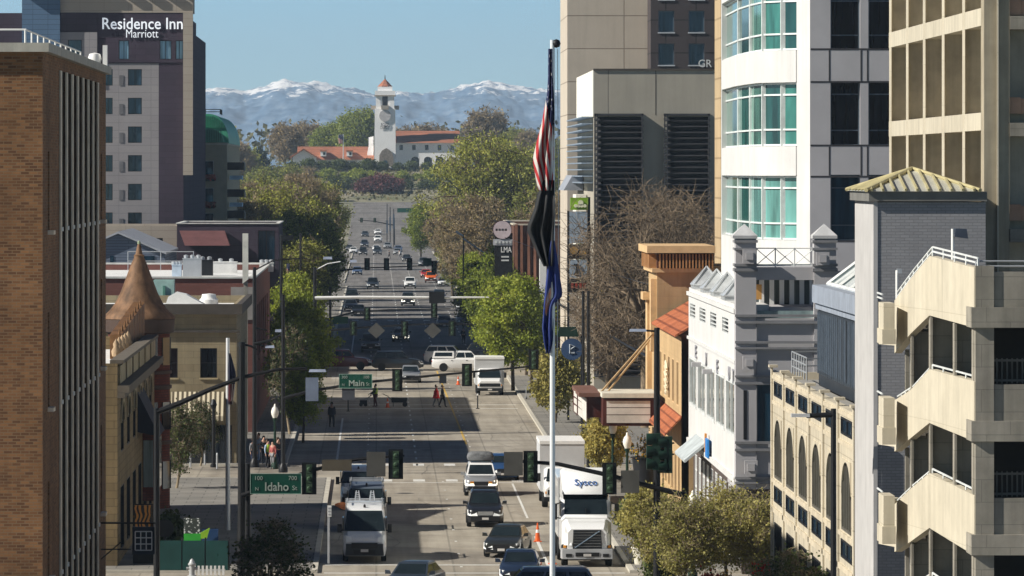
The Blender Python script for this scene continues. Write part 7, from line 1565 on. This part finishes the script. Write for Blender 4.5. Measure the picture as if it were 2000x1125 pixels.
t = van('dark slate work truck with rack right behind the white van', 716, 287, PAINT('slate_van_paint', (.09, .11, .14)), 5.6, 2.0, 2.35, dark=True)
b = thing('wrapped_bundle', 'orange and pink wrapped bundle sticking out left of the dark work truck', 'bundle', (XU(672, 284), 284.2, 1.5)); m_ = MB(); loft(m_, [[(q[0]+dx, 0+dy, q[1]*k+zz) for q in ((0, -.18), (.1, -.1), (.12, .06), (0, .16), (-.12, .06), (-.1, -.1))] for dx, dy, zz, k in ((-.35, -.2, .1, .5), (-.1, 0, .05, 1.1), (.35, .2, -.05, 1.1), (.75, .3, -.1, .7))]); m_.build('wrap', M('orange_wrap', (.65, .2, .06), .6, var=.4, scale=4), b, True, 50)
van('pale van third in the left kerb row, mostly hidden by signs', 700, 306, PAINT('pale_van_paint', (.5, .52, .53)), 5.4, 1.95, 2.2, ladder=False)
# delivery tractor with box
def truck(label, u, Y):
    t = thing('box_truck', label, 'truck', (XU(u, Y), Y, .004)); W = 2.45; hw = W/2
    b = MB(); S = lambda y, k, z0, z1: [(x*k, y, z) for x, z in ((-hw+.02, z0), (hw-.02, z0), (hw, z0+.2), (hw-.02, z1-.15), (hw-.2, z1), (-hw+.2, z1), (-hw+.02, z1-.15), (-hw, z0+.2))]
    loft(b, [S(.05, .74, .75, 1.75), S(.35, .8, .6, 1.95), S(1.4, .86, .6, 2.12), S(1.45, .93, .6, 2.12), S(1.9, .95, .6, 2.2)]); loft(b, [S(1.5, .97, .6, 2.2), S(1.75, .97, .6, 2.35), S(2.3, .95, .6, 3.1), S(3.9, .97, .6, 3.15)])
    b.build('cab', VW, t, True, 30)
    m_ = MB(); loft(m_, [S(2.2, .86, 3.05, 3.16), S(2.5, .88, 3.05, 3.6), S(3.1, .93, 3.05, 4.2), S(3.9, .95, 3.05, 4.42)]); m_.build('roof_fairing', VW, t, True, 40)
    m_ = MB(); slab(m_, [(-1.02, 1.74, 2.34), (1.02, 1.74, 2.34), (.98, 2.2, 3.0), (-.98, 2.2, 3.0)], .03); m_.build('windscreen', CARGL, t, True)
    m_ = MB(); m_.box(-.01, .01, 1.7, 1.9, 2.36, 2.62); m_.build('wiper', TRIM, t, True)
    m_ = MB().hexa([(-.66, -.03, .85), (.66, -.03, .85), (.72, .2, .85), (-.72, .2, .85), (-.64, .02, 1.72), (.64, .02, 1.72), (.7, .2, 1.72), (-.7, .2, 1.72)]); g = m_.build('grille', TRIM, t, True)
    m_ = MB(); slab(m_, [(-.62, -.045, .9), (-.54, -.045, .9), (.62, .005, 1.68), (.54, .005, 1.68)], .02)
    for k in range(6): m_.box(-.64, .64, -.04+.008*k, -.02+.01*k, .95+.13*k, .963+.13*k)
    m_.build('grille_bar', CHR, g, True)
    m_ = MB().hexa([(-hw*.95, -.15, .38), (hw*.95, -.15, .38), (hw, .6, .38), (-hw, .6, .38), (-hw*.95, -.12, .84), (hw*.95, -.12, .84), (hw, .6, .84), (-hw, .6, .84)]); bp = m_.build('bumper', M('pale_grey_plastic', (.36, .37, .38), .5), t, True)
    m_ = MB(); m_.box(-.55, .55, -.165, -.14, .5, .68); [m_.box(s*.72, s*1.0, -.165, -.14, .48, .62) for s in (-1, 1)]; m_.build('bumper_inlet', TRIM, bp, True); MB().box(-.18, .18, -.185, -.166, .5, .62).build('number_plate', PLATE, t, True)
    for s in (-1, 1):
        m_ = MB().hexa([(s*.72, .0, 1.0), (s*.98, .1, 1.0), (s*1.08, .5, 1.0), (s*.74, .3, 1.0), (s*.74, .12, 1.4), (s*.96, .22, 1.5), (s*1.06, .6, 1.55), (s*.76, .4, 1.45)]); m_.build('headlight', LAMP, t, True)
        m_ = MB().box(s*.98, s*1.1, .1, .5, .88, .99); m_.build('indicator', AMBER, t, True)
        m_ = MB().box(s*(hw+.12), s*(hw+.32), 1.65, 1.85, 2.1, 2.85); m_.tube([(s*hw*.95, 1.8, 2.9), (s*(hw+.2), 1.75, 2.8)], .03, 5); m_.tube([(s*hw*.95, 1.8, 2.15), (s*(hw+.2), 1.75, 2.2)], .03, 5); m_.build('wing_mirror', TRIM, t, True)
        m_ = MB().box(s*(hw*.97-.02), s*(hw*.97+.02), 1.95, 2.9, 2.25, 2.95); m_.build('side_window', CARGL, t, True)
        m_ = MB().box(s*.5, s*.7, .9, 1.3, 2.05, 2.15); wheel(t, s*(hw-.2), .95, .5, .3)
        for y in (4.8, 9.6, 10.8): wheel(t, s*(hw-.2), y, .5, .45)
        m_ = MB().tube([(s*(hw-.12), 4.1, .8), (s*(hw-.12), 4.1, 3.9)], .09, 8); m_.build('exhaust_stack', CHR, t, True)
    boxmesh(2.5, 4.35, 12, 1.1, 3.95, .05).build('cargo_box', VW, t, True, 30)
    m_ = MB().box(-.5, .5, .6, 12, .55, 1.05); m_.build('chassis', TRIM, t, True)
    m_ = MB(); [m_.box(-.9+.45*k-.06, -.9+.45*k+.06, 2.2, 2.3, 3.13, 3.2) for k in range(5)]; m_.build('roof_lights', AMBER, t, True)
    o = text('Sysco', .36, (XU(u, Y)+.03, Y+2.60, 3.76), '-y', M('sign_blue_letters', (.0, .08, .3), .5), t, w=1.06, bold=.0, d=.015)
    for v in o.data.vertices: v.co.y += (v.co.z-3.756)*.98
    return t
truck('white delivery truck tractor with blue name on its roof fairing', 1147, 262)
def boxtruck(label, u, Y, L=7.5, H=3.5, W=2.45, cab=VW):
    t = thing('box_truck', label, 'truck', (XU(u, Y), Y, .004)); hw = W/2
    b = MB(); S = lambda y, k, z0, z1: [(x*k, y, z) for x, z in ((-hw+.05, z0), (hw-.05, z0), (hw, z0+.2), (hw-.05, z1-.15), (hw-.25, z1), (-hw+.25, z1), (-hw+.05, z1-.15), (-hw, z0+.2))]
    loft(b, [S(0, .8, .5, 1.15), S(.2, .84, .45, 1.25), S(.9, .86, .45, 1.4), S(1.5, .86, .45, 2.15), S(2.3, .86, .45, 2.2)]); b.build('cab', cab, t, True, 35)
    m_ = MB(); slab(m_, [(-.92, .86, 1.4), (.92, .86, 1.4), (.8, 1.42, 2.06), (-.8, 1.42, 2.06)], .03); m_.build('windscreen', CARGL, t, True)
    boxmesh(W, 1.7, L, .8, H, .06).build('cargo_box', M('box_aluminium', (.55, .56, .57), .5, .1, var=.06), t, True, 30); m_ = MB().box(-hw-.02, hw+.02, 1.66, L+.02, H-.14, H+.03); m_.build('box_trim', WHT, t, True)
    MB().box(-.85, .85, -.03, .06, .72, .98).build('grille', TRIM, t, True); MB().box(-hw*.86, hw*.86, -.12, .4, .35, .6).build('bumper', TRIM, t, True); MB().box(-.17, .17, -.14, -.121, .42, .54).build('number_plate', PLATE, t, True)
    for s in (-1, 1):
        MB().box(s*.62, s*.9, -.02, .14, .74, .98).build('headlight', LAMP, t, True); MB().box(s*(hw-.02), s*(hw+.18), 1.0, 1.1, 1.4, 1.85).build('wing_mirror', TRIM, t, True)
        MB().box(s*.9, s*.98, -.01, .3, .76, .9).build('indicator', AMBER, t, True)
        for y in (.8, L-1.6): wheel(t, s*(hw-.25), y, .4, .32)
    return t
boxtruck('white box truck parked behind the delivery tractor, left of the olive tree', 1100, 308, 8, 3.55)
boxtruck('white step van with flat boxy front parked by the right trees', 957, 463, 6.5, 3.05, 2.4)

# ------------------------------------------------------------------ people
def person(label, u, Y, h, skin, hair, top, legs, pose='stand', rz=0, coat=0, vest=None, bag=None):
    x = XU(u, Y); t = thing('person', label, 'person', (x, Y, .13 if u < 660 or pose == 'curb' else .004), rz); s = h/1.75
    st = {'stand': (.02, 0), 'curb': (.03, 0), 'walk': (.24, .16), 'push': (.12, .1)}[pose]
    V = []; E = []; RR = []
    def v(p, r): V.append((p[0]*s, p[1]*s, p[2]*s)); RR.append(r*s); return len(V)-1
    def e(a, b_): E.append((a, b_))
    pel = v((0, 0, .95), .13); sp = v((0, -.01, 1.15), .125); ch = v((0, 0, 1.35), .14); nk = v((0, 0, 1.5), .06); hd = v((0, -.02, 1.6), .085); hd2 = v((0, -.015, 1.7), .08); nose = v((0, -.115, 1.62), .018)
    for a, b_ in ((pel, sp), (sp, ch), (ch, nk), (nk, hd), (hd, hd2), (hd, nose)): e(a, b_)
    for q in (-1, 1):
        hip = v((.09*q, 0, .9), .1); kn = v((.1*q, -st[0]*q*.6-.03, .5), .065); an = v((.1*q, -st[0]*q*.9+(.06 if q < 0 else 0), .09), .042); toe = v((.11*q, -st[0]*q*.9-.16, .04), .04)
        e(pel, hip); e(hip, kn); e(kn, an); e(an, toe)
        sh = v((.19*q, 0, 1.42), .06); el = v((.25*q, (.08 if pose != 'push' else -.12)*q*(st[1]*4 if pose != 'push' else q), 1.14), .045); fw_ = -.1*q*st[1]*4 if pose != 'push' else -.38
        wr = v((.25*q, fw_-.05, .9 if pose != 'push' else 1.0), .03); pm = v((.25*q, fw_-.07, .83 if pose != 'push' else .97), .034)
        e(ch, sh); e(sh, el); e(el, wr); e(wr, pm)
        for k in range(4): f1 = v((.25*q+.0, fw_-.10+.02*k, .77+(.01 if k in (0, 3) else 0) if pose != 'push' else .93), .009); f2 = v((.25*q-.02*q, fw_-.095+.02*k, .735+.012*abs(k-1.5) if pose != 'push' else .9), .008); e(pm, f1); e(f1, f2)
        th_ = v((.25*q-.03*q, fw_-.11, .80 if pose != 'push' else .98), .01); e(pm, th_)
    def skinned(name, idx, grow, mat, sub=1):
        me = bpy.data.meshes.new(name); mp_ = {o: i for i, o in enumerate(idx)}
        me.from_pydata([V[i] for i in idx], [(mp_[a], mp_[b_]) for a, b_ in E if a in mp_ and b_ in mp_], [])
        ob = bpy.data.objects.new(name, me); col.objects.link(ob); ob.modifiers.new('skin', 'SKIN'); ob.modifiers.new('sub', 'SUBSURF').levels = sub
        for i, o in enumerate(idx): sv = me.skin_vertices[0].data[i]; r = RR[o]*(grow if not callable(grow) else grow(V[o][2]/s, RR[o]/s)); sv.radius = (r, r); sv.use_root = (i == 0)
        d = bpy.context.evaluated_depsgraph_get(); m2 = bpy.data.meshes.new_from_object(ob.evaluated_get(d)); bpy.data.objects.remove(ob); bpy.data.meshes.remove(me)
        m2.materials.clear(); m2.materials.append(mat); m2.polygons.foreach_set('use_smooth', [True]*len(m2.polygons)); m2.name = name
        o2 = bpy.data.objects.new(name, m2); col.objects.link(o2); o2.parent = t; ORG[o2.name] = ORG[t.name]; return o2
    n0 = 7; per = (len(V)-n0)//2; legI = [pel]+[n0+per*q+i for q in (0, 1) for i in (0, 1, 2, 3)]; topI = [pel, sp, ch]+[n0+per*q+i for q in (0, 1) for i in (4, 5, 6)]
    skinned('body', list(range(len(V))), 1.0, skin); skinned('trousers', legI, 1.2, legs); skinned('jacket', topI, 1.5 if coat > .5 else 1.22, top)
    MB().lathe((0, .015*s, 1.6*s), [(.0, .2*s), (.075*s, .175*s), (.105*s, .1*s), (.1*s, .02*s), (.06*s, -.03*s)], 10, a0=R(-20), a1=R(200)).build('hair', hair, t, True, 60)
    if coat: MB().lathe((0, 0, 0), [(.19*s, 1.3*s), (.23*s, 1.0*s), (.3*s, (1.25-coat)*s), (.22*s, (1.25-coat)*s), (.15*s, 1.2*s)], 14).build('coat_skirt', top, t, True, 60)
    if vest: MB().lathe((0, 0, 0), [(.175*s, 1.0*s), (.19*s, 1.2*s), (.2*s, 1.38*s), (.14*s, 1.47*s), (.1*s, 1.48*s)], 14).build('vest', vest, t, True, 60)
    if bag: MB().box(.22*s, .3*s, -.12*s, .16*s, .75*s, 1.05*s).build('bag', bag, t, True)
    return t
SK1 = M('skin', (.5, .3, .22), .6); SK2 = M('brown_skin', (.3, .17, .11), .6); HA = M('dark_hair', (.02, .015, .012), .6); HB = M('brown_hair', (.1, .06, .035), .6)
DK = M('dark_cloth', (.02, .022, .028), .9); NV = M('navy_cloth', (.02, .03, .07), .9); RDC = M('red_coat', (.9, .02, .03), .8); GY = M('grey_cloth', (.22, .22, .23), .9); HV = M('hi_vis_yellow', (.35, .5, .05), .7); BR_ = M('maroon_trousers', (.09, .03, .035), .9); LBC = M('pale_blue_cloth', (.35, .45, .6), .9)
person('person in a red knee-length coat walking across the street', 852, 440, 1.72, SK1, HA, RDC, GY, 'walk', R(90), .55)
person('person in dark clothes striding right beside the red coat', 864, 439, 1.76, SK2, HA, DK, DK, 'walk', R(80))
person('street worker in yellow vest pushing a marking cart', 733, 440, 1.78, SK1, HA, DK, BR_, 'push', R(-75), 0, HV)
person('person in black walking on the shaded left sidewalk', 648, 402, 1.78, SK2, HA, DK, DK, 'walk', R(10), .35)
for (u, Y, top, legs, vs, lab, hr) in ((495, 349, GY, NV, None, 'person in grey at the left corner nearest the dark pole', HB), (515, 352, DK, DK, None, 'person all in black standing at the left corner', HA), (523, 347, LBC, DK, HV, 'person with bright yellow vest at the left corner', HB), (533, 346, M('dull_pink_cloth', (.35, .1, .09), .9), GY, None, 'person with a red-pink top and grey trousers at the left corner', HA), (543, 350, DK, NV, None, 'person in dark jacket at the right of the corner group', HB), (505, 356, LBC, LBC, None, 'person in pale blue behind the corner group', HB)): person(lab, u, Y, 1.72, SK1, hr, top, legs, 'stand', rnd.uniform(-1, 1), 0, vs)
person('person in dark clothes waiting by the kerb far beyond the step van', 905, 600, 1.75, SK1, HA, DK, DK, 'stand', .4); person('distant walker in dark clothes on the far crosswalk', 760, 1190, 1.8, SK1, HA, DK, DK, 'walk', 1.5); person('distant walker in white on the far crosswalk', 780, 1185, 1.8, SK1, HB, WHT, GY, 'walk', -1.5)
t = thing('scooter', 'small upright scooter parked on the right sidewalk edge', 'scooter', (XU(1028, 452), 452, .13)); x = XU(1028, 452); b = MB().tube([(x, 452, .22), (x-.02, 452, 1.1)], .035, 6); b.tube([(x-.25, 452, 1.1), (x+.22, 452, 1.1)], .025, 5); b.box(x-.1, x+.1, 452, 453, .2, .27); b.build('frame', GALV, t); b = MB()
for y in (452, 453): b.lathe((x, y, .24), [(0, -.03), (.11, -.03), (.11, .03), (0, .03)], 10, axis='x')
b.build('wheel', TRIM, t)
